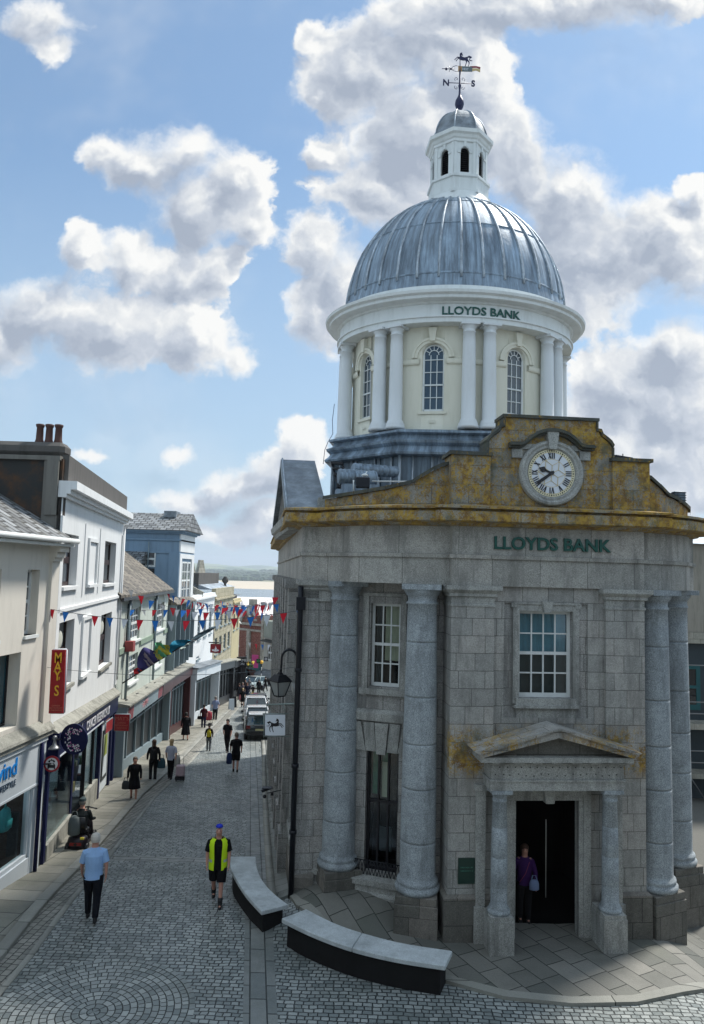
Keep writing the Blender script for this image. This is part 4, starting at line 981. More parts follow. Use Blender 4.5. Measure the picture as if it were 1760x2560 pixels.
for k in (7,0,1,6,2):
    c=WA+PI/4*k; o3=el(RD-.14,c,0); p=el(RD-.14,c-.05,0); q=el(RD-.14,c+.05,0); e=(q-p).normalized(); nrm=Vector((e.y,-e.x,0))
    T=lambda v,o3=o3,e=e,nrm=nrm:o3+e*v[0]+nrm*v[1]+Vector((0,0,v[2]))
    f=MB(T); r_=.30
    f.box(-r_-.02,-r_+.035,-.03,.03,sill,spring); f.box(r_-.035,r_+.02,-.03,.03,sill,spring); f.box(-r_,r_,-.03,.03,sill,sill+.08)
    for x in (-.09,.09): f.box(x-.011,x+.011,-.015,.015,sill,spring+.0)
    for z in (sill+.43,sill+.80,sill+1.18,sill+1.55): f.box(-r_,r_,-.015,.018 if z!=sill+.80 else .03,z-(.011 if z!=sill+.8 else .022),z+(.011 if z!=sill+.8 else .022))
    for i in range(12):
        t0=PI*i/12; t1=PI*(i+1)/12
        for R0,R1 in ((r_-.03,r_+.02),(.13,.152)):
            f.face([(-R0*math.cos(t0),.02,spring+R0*math.sin(t0)),(-R0*math.cos(t1),.02,spring+R0*math.sin(t1)),(-R1*math.cos(t1),.02,spring+R1*math.sin(t1)),(-R1*math.cos(t0),.02,spring+R1*math.sin(t0))])
    for i in (2,4,6,8,10):
        t=PI*i/12; u=Vector((-math.cos(t),0,math.sin(t))); n_=Vector((math.sin(t),0,math.cos(t)))*.01
        A=Vector((0,.018,spring))+u*.14; B=Vector((0,.018,spring))+u*.29; f.face([A-n_,A+n_,B+n_,B-n_])
    o=f.build('drum_window',WHITE,bank,weld=False)
    gl=MB(T); n=16; pts=[(-.31,-.01,sill),(.31,-.01,sill)]+[(.31*math.cos(PI*i/n),-.01,spring+.31*math.sin(PI*i/n)) for i in range(n+1)]
    gl.face(pts); gl.build('pane',FADE,o,weld=False)
# coupled columns round the drum
cp=[(0,11.82),(.30,11.82),(.30,11.9),(.27,11.92),(.28,11.97),(.245,12.02),(.24,12.06),(.205,12.1),(.2,13.0),(.185,14.3),(.172,14.6),(.19,14.61),(.19,14.64),(.172,14.65),(.175,14.72),(.22,14.78),(.22,14.8)]
for k in range(8):
    for s in (-1,1):
        th=R(11.3)+DR+PI/4*k+s*R(4.9); p=el(3.55,th,0)
        if math.cos(th)<-.35: continue
        m=MB().lathe(cp,(p.x,p.y,0),20); m.obox((p.x,p.y,14.835),(.27,.25,.035),Matrix.Rotation(th,3,'Z')); m.build('drum_column',COLW,bank)
# drum entablature, cornice, dome
m=MB().lathe([(3.2,14.87),(3.78,14.87),(3.78,15.0),(3.83,15.01),(3.83,15.05),(3.74,15.06),(3.74,15.40),(3.80,15.42),(3.83,15.46),(4.05,15.48),(4.1,15.5),(4.1,15.58),(4.2,15.62),(4.22,15.70),(4.1,15.73),(3.72,15.78),(3.70,15.98),(3.55,16.02)],(DC[0],DC[1],0),96,1,SY,smooth=False); m.build('drum_cornice',WHITE,bank)
def dome_r(z): k=(z-16.0)/3.92; return 3.56*math.sqrt(max(0,1-k*k))
zs=[16.0+3.92*math.sin(PI/2*i/22) for i in range(22)]
pr=[(3.62,16.0),(3.6,16.12)]+[(dome_r(z)+.0,z) for z in zs if z>16.1]
m=MB().lathe(pr,(DC[0],DC[1],0),96,1,SY); m.build('dome',LEAD,bank)
m=MB(); ms=MB()
for k in range(34):
    th=2*PI*k/34+.05
    pts=[el(dome_r(z)+.012,th,z) for z in zs if z>16.15 and dome_r(z)>.8]
    m.tube(pts,.042,6)
for z,dz in ((16.42,.03),(18.15,.02),(19.25,.015)):
    ms.lathe([(dome_r(z)+.008,z-dz),(dome_r(z)+.03,z),(dome_r(z+dz)+.005,z+dz)],(DC[0],DC[1],0),96,1,SY)
m.build('dome_rib',LEADP,bank); ms.build('dome_seam',LEAD,bank)
# lettering following the curve of the drum
def arcT(v): th=R(1.6)+(v.x)/3.74; return el(3.75+v.z,th,15.085+v.y)
textmesh('LLOYDS BANK',.33,arcT,GREEN,'lettering',bank,.03,xs=1.08,off=.006)
# lantern
lx,ly=DC[0]+.06,DC[1]
m=MB().lathe([(1.18,19.45),(1.14,19.68),(1.05,19.78),(1.03,19.9),(1.0,19.92)],(lx,ly,0),48); m.build('lantern_base',WHITE,bank)
def octp(r,rot=PI/8): return [(lx+r*math.sin(rot+PI/4*i),ly-r*math.cos(rot+PI/4*i)) for i in range(8)]
m=MB().sweep(octp(1.0),[(.06,19.88),(.06,19.99),(.0,20.01),(0,20.40),(.05,20.42),(.05,20.50),(-.05,20.54),(-.1,20.56)],closed=True); m.build('lantern_plinth',WHITE,bank)
op=octp(.93)
wl=MB(); lv=MB(); md=MB()
for i in range(8):
    T,L=frame(op[i],op[(i+1)%8]); c=L/2; hw_=.145; sp=21.30; sl=20.60
    for a,b in ((0,c-hw_),(c+hw_,L)): 
        M_=MB(T); M_.face([(a,0,20.5),(b,0,20.5),(b,0,21.85),(a,0,21.85)])
        for f_,u_ in zip(M_.f,M_.uv): wl.face([M_.v[j] for j in f_],u_)
    M_=MB(T); M_.face([(c-hw_,0,20.5),(c+hw_,0,20.5),(c+hw_,0,sl),(c-hw_,0,sl)]); n=10
    for j in range(n):
        t0=-1+2*j/n; t1=-1+2*(j+1)/n; h0=sp+hw_*math.sqrt(max(0,1-t0*t0)); h1=sp+hw_*math.sqrt(max(0,1-t1*t1))
        M_.face([(c+hw_*t0,0,h0),(c+hw_*t1,0,h1),(c+hw_*t1,0,21.85),(c+hw_*t0,0,21.85)]); M_.face([(c+hw_*t0,0,h0),(c+hw_*t1,0,h1),(c+hw_*t1,-.1,h1),(c+hw_*t0,-.1,h0)])
    for x in (c-hw_,c+hw_): M_.face([(x,0,sl),(x,0,sp),(x,-.1,sp),(x,-.1,sl)])
    for f_,u_ in zip(M_.f,M_.uv): wl.face([M_.v[j] for j in f_],u_)
    M_=MB(T); M_.face([(c-.16,-.1,sl),(c+.16,-.1,sl),(c+.16,-.1,21.5),(c-.16,-.1,21.5)])
    for j in range(12): z=sl+.02+j*.07; M_.face([(c-.145,-.03,z),(c+.145,-.03,z),(c+.145,-.09,z+.06),(c-.145,-.09,z+.06)])
    for f_,u_ in zip(M_.f,M_.uv): lv.face([M_.v[j] for j in f_],u_)
    M_=MB(T); 
    for s in (-1,1): a,b=sorted((c+s*.145,c+s*.24)); M_.box(a,b,0,.03,sp-.06,sp+.01); a,b=sorted((c+s*(L/2+.0),c+s*(L/2-.09))); M_.box(a,b,0,.025,20.53,21.7)
    M_.prism([(c-.03,21.45),(c+.03,21.45),(c+.045,21.62),(c-.045,21.62)],'y',0,.04)
    for j in range(8):
        t0=PI*j/8; t1=PI*(j+1)/8; P=lambda r,t:(c-r*math.cos(t),.03,sp+r*math.sin(t)); M_.face([P(.17,t0),P(.17,t1),P(.205,t1),P(.205,t0)])
    for f_,u_ in zip(M_.f,M_.uv): md.face([M_.v[j] for j in f_],u_)
wl.build('lantern_wall',WHITE,bank); lv.build('louvre',BLACK,bank,weld=False); md.build('lantern_moulding',WHITE,bank,weld=False)
m=MB().sweep(octp(.93),[(.0,21.60),(.05,21.62),(.05,21.70),(.09,21.74),(.12,21.82),(.19,21.86),(.2,21.98),(.12,22.02),(-.1,22.06)],closed=True); m.build('lantern_cornice',WHITE,bank)
cz=lambda k:(.93*math.cos(k)*1.0,21.98+1.16*math.sin(k))
m=MB().lathe([cz(PI/2*i/12) for i in range(12)]+[(.08,23.18)],(lx,ly,0),8,a0=PI/8,a1=PI/8+2*PI,smooth=False); m.build('cupola',LEADH,bank)
m=MB()
for i in range(8): th=PI/8+PI/4*i; m.tube([(lx+(cz(PI/2*j/12)[0]+.01)*math.sin(th),ly-(cz(PI/2*j/12)[0]+.01)*math.cos(th),cz(PI/2*j/12)[1]) for j in range(12)],.025,5)
m.build('cupola_rib',LEADP,bank)
# weathervane
vn=MB().lathe([(.14,23.08),(.11,23.2),(.07,23.27),(.12,23.35),(.155,23.47),(.14,23.6),(.08,23.72),(.04,23.82),(.03,24.0),(.05,24.12),(.05,24.16),(.03,24.2),(.03,24.7),(.018,24.72),(.016,24.9),(.012,25.1),(0,25.1)],(lx,ly,0),14).build('weathervane',DKBLUE,bank)
V2=lambda x,y:(lx+(x-750)*.00098,25.49-y*.001078)
hp=[(800,145),(825,150),(815,175),(850,235),(835,240),(790,215),(785,240),(830,285),(900,300),(990,275),(1010,262),(1060,225),(1170,265),(1100,320),(1085,350),(1110,375),(1180,378),(1178,390),(1100,390),(1066,360),(1072,322),(1095,287),(1020,287),(1015,310),(1030,370),(1080,430),(1080,500),(1050,575),(1028,575),(1055,500),(1048,435),(1005,408),(988,405),(995,440),(945,580),(918,580),(965,440),(935,390),(850,400),(740,380),(690,350),(620,445),(598,440),(672,338),(735,345),(735,325),(660,318),(567,408),(550,398),(650,298),(735,300),(733,190),(760,160)]
m=MB().prism([V2(*p) for p in hp],'y',ly-.012,ly+.012); m.build('vane_horse',DKBLUE,vn)
m=MB(); 
for p,q in (((745,400),(745,600)),((340,1185),(1160,1145)),((120,740),(430,718)),((430,718),(570,705))): a,b=V2(*p),V2(*q); m.tube([(a[0],ly,a[1]),(b[0],ly,b[1])],.012,6)
for L_ in ([(430,718),(500,640),(600,598),(700,595)],[(430,718),(500,765),(600,785),(700,780)],[(365,640),(400,700),(430,718),(390,750),(368,820)]): m.tube([(V2(*p)[0],ly,V2(*p)[1]) for p in L_],.009,5)
for cx_,cy_,sx_,sy_ in ((635,1040,-1,-1),(860,1030,1,-1),(630,1320,-1,1),(850,1310,1,1)):
    pp=[]
    for t in range(15): a=t*.42; r_=72*(1-t/18); pp.append((cx_+sx_*r_*math.cos(a-.9),cy_-sy_*0+sy_*r_*math.sin(a-.9)*1.0))
    m.tube([(V2(*p)[0],ly,V2(*p)[1]) for p in pp],.009,5)
a=V2(270,735); m.ball((a[0],ly,a[1]),.045,10); a=V2(430,718); m.ball((a[0],ly,a[1]),.035,8); m.build('vane_ironwork',DKBLUE,vn)
VG=plain('vane_grey',(.12,.15,.16),.5,.2); VO=plain('vane_ochre',(.40,.22,.07),.5); VR=plain('vane_red',(.25,.05,.06),.5); VY=plain('vane_yellow',(.55,.42,.2),.5)
MB().prism([V2(*p) for p in ((815,600),(1180,585),(1180,745),(815,770))],'y',ly-.01,ly+.01).build('vane_banner',VG,vn)
MB().prism([V2(*p) for p in ((690,600),(815,600),(815,770),(690,778))],'y',ly-.01,ly+.01).build('vane_banner',VO,vn)
MB().prism([V2(*p) for p in ((1100,572),(1320,550),(1470,575),(1465,630),(1320,600),(1180,622))],'y',ly-.01,ly+.01).build('vane_banner',VR,vn)
MB().prism([V2(*p) for p in ((1120,650),(1320,625),(1465,645),(1462,740),(1320,690),(1180,735))],'y',ly-.009,ly+.009).build('vane_banner',VY,vn)
a=V2(925,740); textmesh('1837',.115,lambda v:Vector((a[0]+v.x,ly-.012-v.z,a[1]+v.y+.01)),CLOCKW,'vane_date',vn,.006)
for ch,px_ in (('N',265),('S',1215)): a=V2(px_,1290 if ch=='N' else 1240); textmesh(ch,.30,lambda v:Vector((a[0]+v.x*1.0,ly-v.z,a[1]+v.y)),DKBLUE,'vane_letter',vn,.03,off=.006)
# ---------------- left side of the street ----------------
CRW=paint('cream_wall_paint',(.66,.63,.57),.7,.25,(.36,.34,.3)); WHW=paint('white_wall_paint',(.70,.72,.73),.7,.3,(.42,.44,.44)); STAIN=paint('stained_render',(.035,.037,.037),.85,.8,(.13,.06,.025),streak=False,sc=.7)
STUC=paint('grey_flue',(.17,.165,.15),.8,.5); GRN=paint('green_wall_paint',(.52,.57,.52),.7,.35); GRNB=paint('green_band_paint',(.25,.33,.26),.7,.3); BLU=paint('blue_wall_paint',(.19,.28,.38),.7,.3); BLD=paint('slate_blue_paint',(.045,.065,.08),.6,.3)
PARA=paint('weathered_parapet',(.10,.095,.09),.85,.5,(.04,.04,.04)); LEDGE=stone('shop_ledge',(.27,.27,.24),None,stain=.7); YST=stone('yellow_stone',(.40,.37,.27),(.7,.35),stain=.5,speck=.2); GST=stone('pale_stone',(.36,.35,.30),(.6,.3),stain=.5,speck=.2)
NAVY=paint('navy_paint',(.004,.007,.045),.5,.1,(.008,.01,.04),spec=.15); BLKP=plain('shopfront_black',(.01,.011,.014),.35); MAR=paint('maroon_fascia',(.06,.016,.018),.35,.3); TEAL=paint('teal_paint',(.02,.10,.11),.4,.3); SHOPW=paint('shop_white',(.55,.60,.64),.45,.12); SHOPG=paint('shop_grey_blue',(.20,.26,.29),.45,.3)
TERRA=plain('terracotta',(.085,.042,.035),.8); RED=plain('sign_red',(.30,.008,.012),.35); YEL=plain('sign_yellow',(.75,.42,.03),.5); BRK=stone('red_brick',(.24,.10,.075),(.24,.08),stain=.3,speck=.15); WOODB=plain('brown_window_frame',(.03,.014,.014),.5); STEEL=plain('galvanised',(.25,.26,.27),.4,.7)
BLUEL=plain('blue_letters',(.01,.22,.62),.4); DGL=plain('dark_letters',(.04,.07,.11),.5); WL=plain('white_letters',(.65,.66,.70),.5); STRP=plain('stripe_red',(.32,.03,.04),.5)
TG=darkglass('shop_glass',(.010,.014,.017),.38,.25,.01); TGB=darkglass('teal_window_glass',(.02,.07,.09),.06,.8)
# --- cream building ---
p0,p1=(-8.63,10.2),(-7.92,19.5)
T,L=frame(p0,p1); lY=lambda Y:(Y-10.2)*L/9.3
b=wroot('cream_building',(-8.3,15,0),'cream rendered building with slate roof and a white shopfront, nearest on the left','building')
m=MB(T); grid_wall(m,0,L,3.3,8.3,[(lY(13.2),lY(17.95),3.72,5.5),(lY(18.02),lY(18.62),5.88,7.52),(lY(15.6),lY(16.85),5.88,7.52)],.36); m.face([(L,0,-1),(L,0,8.3),(L,-6,8.3),(L,-6,-1)]); m.build('wall',CRW,b)
window(T,lY(13.2),lY(17.95),3.72,5.5,-.3,5,1,BLKP,TGB,b,.05,.045,False); window(T,lY(18.02),lY(18.62),5.88,7.52,-.22,1,4,WHITE,GLASSB,b,.07,.04); window(T,lY(15.6),lY(16.85),5.88,7.52,-.22,2,4,WHITE,GLASSB,b,.07,.04)
m=MB(T); m.box(lY(18.0),lY(18.66),-.3,.06,5.80,5.88); m.box(lY(15.5),lY(16.9),-.3,.06,5.8,5.88); m.build('window_sill',WHITE,b)
m=MB(T); m.box(L-.42,L-.02,.0,.09,3.4,7.75); m.box(L-.46,L+.0,.0,.16,7.75,7.85); m.box(L-.48,L,.0,.22,7.85,8.0); m.box(L-.5,L,0,.32,8.0,8.15); m.build('pilaster',CRW,b)
m=MB(T); m.face([(0,.45,8.33),(L+.05,.45,8.33),(L+.05,-5.2,11.6),(0,-5.2,11.6)]); m.face([(0,.45,8.27),(L+.05,.45,8.27),(L+.05,-5.2,11.5),(0,-5.2,11.5)]); m.face([(L+.05,.45,8.27),(L+.05,.45,8.33),(L+.05,-5.2,11.6),(L+.05,-5.2,11.5)]); m.build('roof',SLATE,b)
m=MB(T); m.box(0,L+.1,.0,.42,8.15,8.22); m.tube([(0,.5,8.3),(L+.1,.5,8.3)],.07,8); m.build('gutter',WHITE,b)
# shopfront
sf=MB(T); sf.box(0,L-.05,0,.2,3.22,3.34); sf.prism([(.02,3.34),(.24,3.34),(.22,3.40),(.02,3.62)],'x',0,L-.02); sf.build('shop_ledge',LEDGE,b)
m=MB(T); m.box(0,L-.22,.0,.12,2.05,3.22); m.box(L-.72,L-.22,-.05,.1,-.6,2.05); m.box(0,L-.22,-.05,.09,-.6,.32); m.box(lY(13.0),lY(13.35),-.05,.2,.3,2.05); m.build('shopfront',SHOPW,b,split='comp')
m=MB(T); m.box(0,L-.22,.12,.16,3.1,3.22); m.box(0,L-.22,.12,.135,2.05,2.1); m.box(L-.80,L-.72,-.1,.05,.32,2.05); m.box(0,L-.72,-.1,.05,.32,.42); m.build('shop_trim',SHOPW,b)
RB=plain('shop_backdrop_brown',(.06,.032,.022),.9); 
m=MB(T); m.face([(0,-1.4,-.4),(L-.6,-1.4,-.4),(L-.6,-1.4,2.1),(0,-1.4,2.1)]); m.face([(0,-1.4,-.1),(L-.6,-1.4,-.1),(L-.6,0,-.1),(0,0,-.1)]); m.face([(L-.6,-1.4,-.4),(L-.6,0,-.4),(L-.6,0,2.1),(L-.6,-1.4,2.1)]); m.build('shop_interior',RB,b,weld=False)
m=MB(T); m.face([(0,-.02,.4),(L-.66,-.02,.4),(L-.66,-.02,2.05),(0,-.02,2.05)]); m.build('shop_window',CGL,b,weld=False)
m=MB(T); m.box(L-1.02,L-.96,-.35,-.1,.42,1.5); m.build('display_post',BLKP,b)
l0=lY(18.25)
textmesh('wind',.56,lambda v:T(Vector((lY(17.88)+v.x,.125+v.z,2.62+v.y))),BLUEL,'shop_lettering',b,.02,align='RIGHT',xs=.92,off=.004)
textmesh('E . LIFESTYLE',.2,lambda v:T(Vector((lY(17.85)+v.x,.125+v.z,2.36+v.y))),DGL,'shop_lettering',b,.015,align='RIGHT',xs=.9)
# things in the window
PK=plain('teal_nylon',(.03,.30,.32),.6); 
q=T(Vector((lY(18.15),-.25,1.45))); bp=wroot('backpack',tuple(q),'teal backpack hanging inside the white shop window','backpack')
m=MB(); m.rings([(q.x,q.y,q.z-.28,.10,.17),(q.x,q.y,q.z-.22,.13,.2),(q.x,q.y,q.z+.05,.13,.2),(q.x,q.y,q.z+.2,.10,.17),(q.x,q.y,q.z+.26,.04,.09)],12); m.build('bag_body',PK,bp)
MB().rings([(q.x+.11,q.y,q.z-.22,.05,.13),(q.x+.12,q.y,q.z-.02,.05,.13)],10).build('pocket',PK,bp); MB().tube([(q.x,q.y-.05,q.z+.25),(q.x,q.y,q.z+.36),(q.x,q.y+.05,q.z+.25)],.012,6).build('handle',PK,bp)
q=T(Vector((lY(17.55),-.2,1.62))); m=MB()
for i in range(5): m.tube([(q.x+.01*i,q.y+(.17-.01*i)*math.cos(t*.5),q.z+(.12+.01*i)*math.sin(t*.5)) for t in range(14)],.014,5)
tag(m.build('rope_coil',plain('orange_rope',(.5,.2,.03),.7)),'orange rope coil hanging beside the teal backpack','rope')
q=T(Vector((lY(17.7),-.35,.45))); tag(MB().rings([(q.x,q.y,-.1,.12,.12),(q.x,q.y,.25,.1,.1),(q.x,q.y,.5,.14,.12),(q.x,q.y,.7,.05,.05)],10).build('display_stand',plain('display_grey',(.12,.16,.17),.6)),'grey display stand low in the white shop window','display')
# --- white building with the charity shop ---
p0,p1=(-7.9,19.5),(-9.86,31.1)
T,L=frame(p0,p1); T1,L1=T,L; lY=lambda Y:(Y-19.5)*L/11.6
wbd=wroot('white_building',(-8.8,25,0),'white three-storey building with dark parapet, chimney stack and navy shopfront','building')
W_=[(lY(20.0),lY(22.0),7.05,8.55),(lY(26.75),lY(29.4),7.0,8.6),(lY(19.85),lY(22.1),4.15,6.05),(lY(26.8),lY(29.2),3.85,5.85)]
B_=[(lY(23.6),lY(25.0),7.05,8.45),(lY(23.3),lY(24.6),4.15,5.9)]
m=MB(T); grid_wall(m,0,L,2.58,9.6,W_,.34); m.face([(L,0,-2),(L,0,9.6),(L,-6,9.6),(L,-6,-2)]); m.build('wall',WHW,wbd)
m=MB(T); 
for o in B_: 
    for a,b_,c,d in ((o[0]-.12,o[0],o[2],o[3]),(o[1],o[1]+.12,o[2],o[3]),(o[0]-.12,o[1]+.12,o[3],o[3]+.12)): m.box(a,b_,.0,.07,c,d)
    m.box(o[0]-.1,o[1]+.1,0,.13,o[2]-.1,o[2])
m.box(lY(22.9),lY(23.0),0,.03,6.7,9.0); m.box(lY(25.6),lY(25.7),0,.03,6.7,9.0); m.box(.05,L-.05,0,.06,6.35,6.45); m.box(0,.35,0,.06,3.3,9.0); m.box(L-.35,L,0,.06,2.7,9.0)
m.build('moulding',WHW,wbd)
BULB=plain('round_lampshade',(.55,.56,.5),.5)
for i,o in enumerate(W_):
    ww=window(T,o[0],o[1],o[2],o[3],-.22,2,2,WOODB,GLASS if i!=0 else GLASSB,wbd,.09,.09); MB(T).box(o[0]-.06,o[1]+.06,-.2,.1,o[2]-.1,o[2]-.002).build('window_sill',LEDGE if i>1 else WHW,wbd)
    if i>1: MB(T).lathe([(0,-.0),(.0,0)],(0,0,0),3); q=T(Vector(((o[0]+o[1])/2+.1,-.2,o[3]-.55))); MB().ball(q,.28,12,(.12,1,1)).build('paper_lampshade',BULB,ww)
m=MB(T); m.sweep([( -.0,0),(L,0)],[(0,0),(1,1)]) if False else None
q=MB(T); 
for z0,z1,o1 in ((9.5,9.6,.12),(9.6,9.72,.22),(9.72,9.95,.38)): q.box(-.02,L+.05,-.1,o1,z0,z1)
q.build('cornice',WHW,wbd); MB(T).box(.15,L-.02,-.35,.10,9.95,10.68).build('parapet',PARA,wbd)
m=MB(); m.box(-14,-7.93,19.52,19.85,4,10.55); m.build('party_wall',STAIN,wbd)
m=MB(); m.box(-14,-7.98,19.42,20.1,10.5,10.62); m.box(-8.32,-8.0,19.40,19.52,9.0,10.5); m.box(-8.42,-8.0,19.46,19.52,8.0,10.5); m.build('flue',STUC,wbd)
MB().box(-14,-7.94,19.5,20.15,10.62,11.02).build('chimney_stack',PARA,wbd,bevel=.12)
for X in (-8.74,-8.48,-8.22): MB().lathe([(.115,11.0),(.12,11.05),(.10,11.12),(.088,11.45),(.10,11.46),(.115,11.5),(.115,11.54),(.085,11.55),(.08,11.3)],(X,19.8,0),16).build('chimney_pot',TERRA,wbd)
MB(T).tube([(L-.15,.08,9.3),(L-.15,.08,2.9)],.045,8).build('downpipe',WHW,wbd)
# shopfront that follows the hill
K=.072; TS=lambda p:T1(Vector((p[0],p[1],p[2]-K*p[0])))
m=MB(TS); m.prism([(.0,3.12),(.28,3.12),(.28,3.2),(0,3.42)],'x',.02,L-.15); m.build('shop_ledge',LEDGE,wbd)
m=MB(TS); m.box(.1,L-.25,0,.2,2.47,3.12); m.box(.1,L-.25,.2,.25,3.02,3.12); m.box(.02,.22,0,.08,-.4,2.5); m.box(L-3.9,L-3.6,0,.14,-.4,2.5); m.box(L-1.3,L-1.05,0,.14,-.4,2.5); m.box(3.55,3.75,-.4,.02,-.4,2.5); m.box(.0,.25,.0,.3,2.3,3.2)
m.box(L-.35,L-.1,0,.14,-.4,3.1)
m.build('shopfront',NAVY,wbd,split='comp')
m=MB(TS); m.box(.3,L-3.9,.2,.22,2.47,2.51); m.box(L-3.6,L-1.3,-.02,.05,-.3,2.4); m.build('shop_trim',SHOPW,wbd)
m=MB(TS); m.box(.3,3.55,-.06,.1,-.6,.25); m.box(5.4,L-3.9,-.06,.12,-.6,.42); m.build('stall_riser',LEDGE,wbd,split='comp')
m=MB(TS)
m.box(L-2.9,L-1.7,.05,.09,.1,2.0); m.build('poster_frame',BLKP,wbd); MB(TS).box(L-2.75,L-1.85,.085,.095,.25,1.85).build('poster',SHOPW,wbd); MB(TS).box(L-2.7,L-1.95,.095,.1,1.0,1.8).build('poster',plain('poster_lime',(.25,.30,.05),.6),wbd)
MB(TS).box(.3,3.55,-.02,.0,.25,2.47).build('shop_window',CGL,wbd); MB(TS).box(5.4,L-3.9,-.02,.0,.42,2.47).build('shop_window',CGL,wbd)
m=MB(TS); m.box(5.35,5.42,-.05,.08,-.2,2.47); m.box(7.0,7.05,-.04,.06,.4,2.47); m.build('window_frame',BLKP,wbd,split='comp')
m=MB(TS); m.face([(.1,-2.2,-.5),(L-3.9,-2.2,-.5),(L-3.9,-2.2,2.5),(.1,-2.2,2.5)]); m.face([(.1,-2.2,2.48),(L-3.9,-2.2,2.48),(L-3.9,0,2.48),(.1,0,2.48)]); m.face([(.1,-2.2,-.2),(L-3.9,-2.2,-.2),(L-3.9,0,-.2),(.1,0,-.2)]); m.build('shop_interior',plain('charity_interior',(.02,.023,.026),.8),wbd,weld=False)
rnd=random.Random(11)
CT=[plain('goods_%d'%i,c,.7) for i,c in enumerate([(.22,.22,.2),(.12,.05,.05),(.05,.08,.14),(.3,.24,.12),(.06,.12,.07),(.16,.15,.2)])]
for i in range(16):
    l=rnd.choice([rnd.uniform(5.6,7.6),rnd.uniform(.5,3.2),rnd.uniform(5.6,7.6)]); z=rnd.uniform(.5,1.9); s=rnd.uniform(.1,.24)
    MB(TS).box(l-s,l+s,-.45-rnd.random()*.5,-.35,z-s*.7,z+s*.7).build('goods_on_display',CT[i%6],wbd)
# mannequins in the window: dark coat and a pale leg
q=TS(Vector((1.2,-.45,0))); 
MB().rings([(q.x,q.y,.3,.06,.07),(q.x,q.y,.9,.14,.18),(q.x,q.y,1.3,.12,.16),(q.x,q.y,1.6,.13,.21),(q.x,q.y,1.72,.05,.06)],12).ball((q.x,q.y,1.88),.1,8,(1,.85,1.2)).build('mannequin',CT[2],wbd)
q=TS(Vector((6.6,-.5,0))); MB().rings([(q.x,q.y,-.2,.05,.05),(q.x,q.y,.6,.15,.18),(q.x,q.y,.95,.12,.15),(q.x,q.y,1.2,.13,.21),(q.x,q.y,1.32,.05,.06)],12).ball((q.x,q.y,1.46),.1,8,(1,.85,1.2)).build('mannequin',CT[5],wbd)
textmesh('CANCER RESEARCH UK',.44,lambda v:TS(Vector((lY(23.9)+v.x,.205+v.z,2.62+v.y))),WL,'shop_lettering',wbd,.015,align='LEFT',xs=1.02,space=1.0)
m=MB(TS)   # the dotted arrow-like letter ahead of the name
for i in range(26):
    a=R(50+260*i/25); r=.20; x,z=lY(23.35)+r*math.cos(a)*.9,2.80+r*1.3*math.sin(a); m.box(x-.02,x+.02,.205,.215,z-.02,z+.02)
m.build('shop_emblem',WL,wbd)
# --- generic terrace house with a shop ---
def terrace(name,label,p0,p1,zt,zs,wall,wins,shopm,ledge=.5,fh=.65,riser=.35,base=-3,sc=0.0,stripes=False,shopwin=6,wm=WHITE,gm=GLASSB,back=6,ledgemat=LEDGE,dep=.16,parapet=None,awn=0.0,topslab=True,gs=TG):
    T,L=frame(p0,p1); r=wroot(name,(p0[0],p0[1],g(p0[0],p0[1])),label,'building'); S=sc
    TZ=lambda p:T(Vector((p[0],p[1],p[2]-S*p[0])))
    m=MB(T); grid_wall(m,0,L,zs-S*L-.2,zt,wins,dep); m.face([(0,0,base),(0,0,zt),(0,-back,zt),(0,-back,base)]); m.face([(L,0,base),(L,0,zt),(L,-back,zt),(L,-back,base)])
    if topslab: m.face([(0,0,zt),(L,0,zt),(L,-back,zt),(0,-back,zt)])
    m.build('wall',wall,r)
    for w in wins: window(T,w[0],w[1],w[2],w[3],-dep*.6,max(2,int((w[1]-w[0])/.5)),4 if w[3]-w[2]>1.2 else 2,wm,gm,r,.09,.05); MB(T).box(w[0]-.08,w[1]+.08,0,.1,w[2]-.1,w[2]-.003).build('window_sill',wm,r)
    m=MB(TZ); m.prism([(0,zs-.02),(ledge,zs-.14),(ledge,zs-.22),(0,zs-.22)],'x',0,L); m.build('shop_ledge',ledgemat,r)
    m=MB(TZ); m.box(.05,L-.05,0,ledge-.12,zs-.22-fh,zs-.221); gz_=g(p0[0],p0[1]); 
    m.build('fascia',shopm,r)
    zb=zs-.22-fh; g0_,g1_=g(*p0),g(*p1); TGd=lambda p:T(Vector((p[0],p[1],p[2]+g0_+(g1_-g0_)*p[0]/L)))
    m=MB(TZ); n=shopwin; bot=min(g(*p0),g(*p1))-1.2
    m.box(.05,.3,-.1,ledge-.2,bot,zb); m.box(L-.3,L-.05,-.1,ledge-.2,bot,zb)
    m.build('shopfront',shopm,r,split='comp')
    m=MB(TGd); m.box(.3,L-.3,-.1,.12,-1,riser+.1); m.build('stall_riser',shopm,r)
    m=MB(TZ)
    for i in range(1,n): x=.3+(L-.6)*i/n; m.box(x-.04,x+.04,-.06,.1,bot,zb)
    m.box(.3,L-.3,-.06,.08,zb-.5,zb-.44); m.build('glazing_bars',SHOPG if shopm!=BLKP else BLKP,r)
    MB(TZ).box(.3,L-.3,-.1,.0,bot,zb).build('shop_window',gs,r)
    if parapet: q=MB(T); q.box(-.02,L+.02,-.4,.18,zt-.0,zt+.14); q.box(-.0,L,-.3,.06,zt+.14,zt+parapet); q.build('parapet',wall,r)
    return r,T,TZ,L
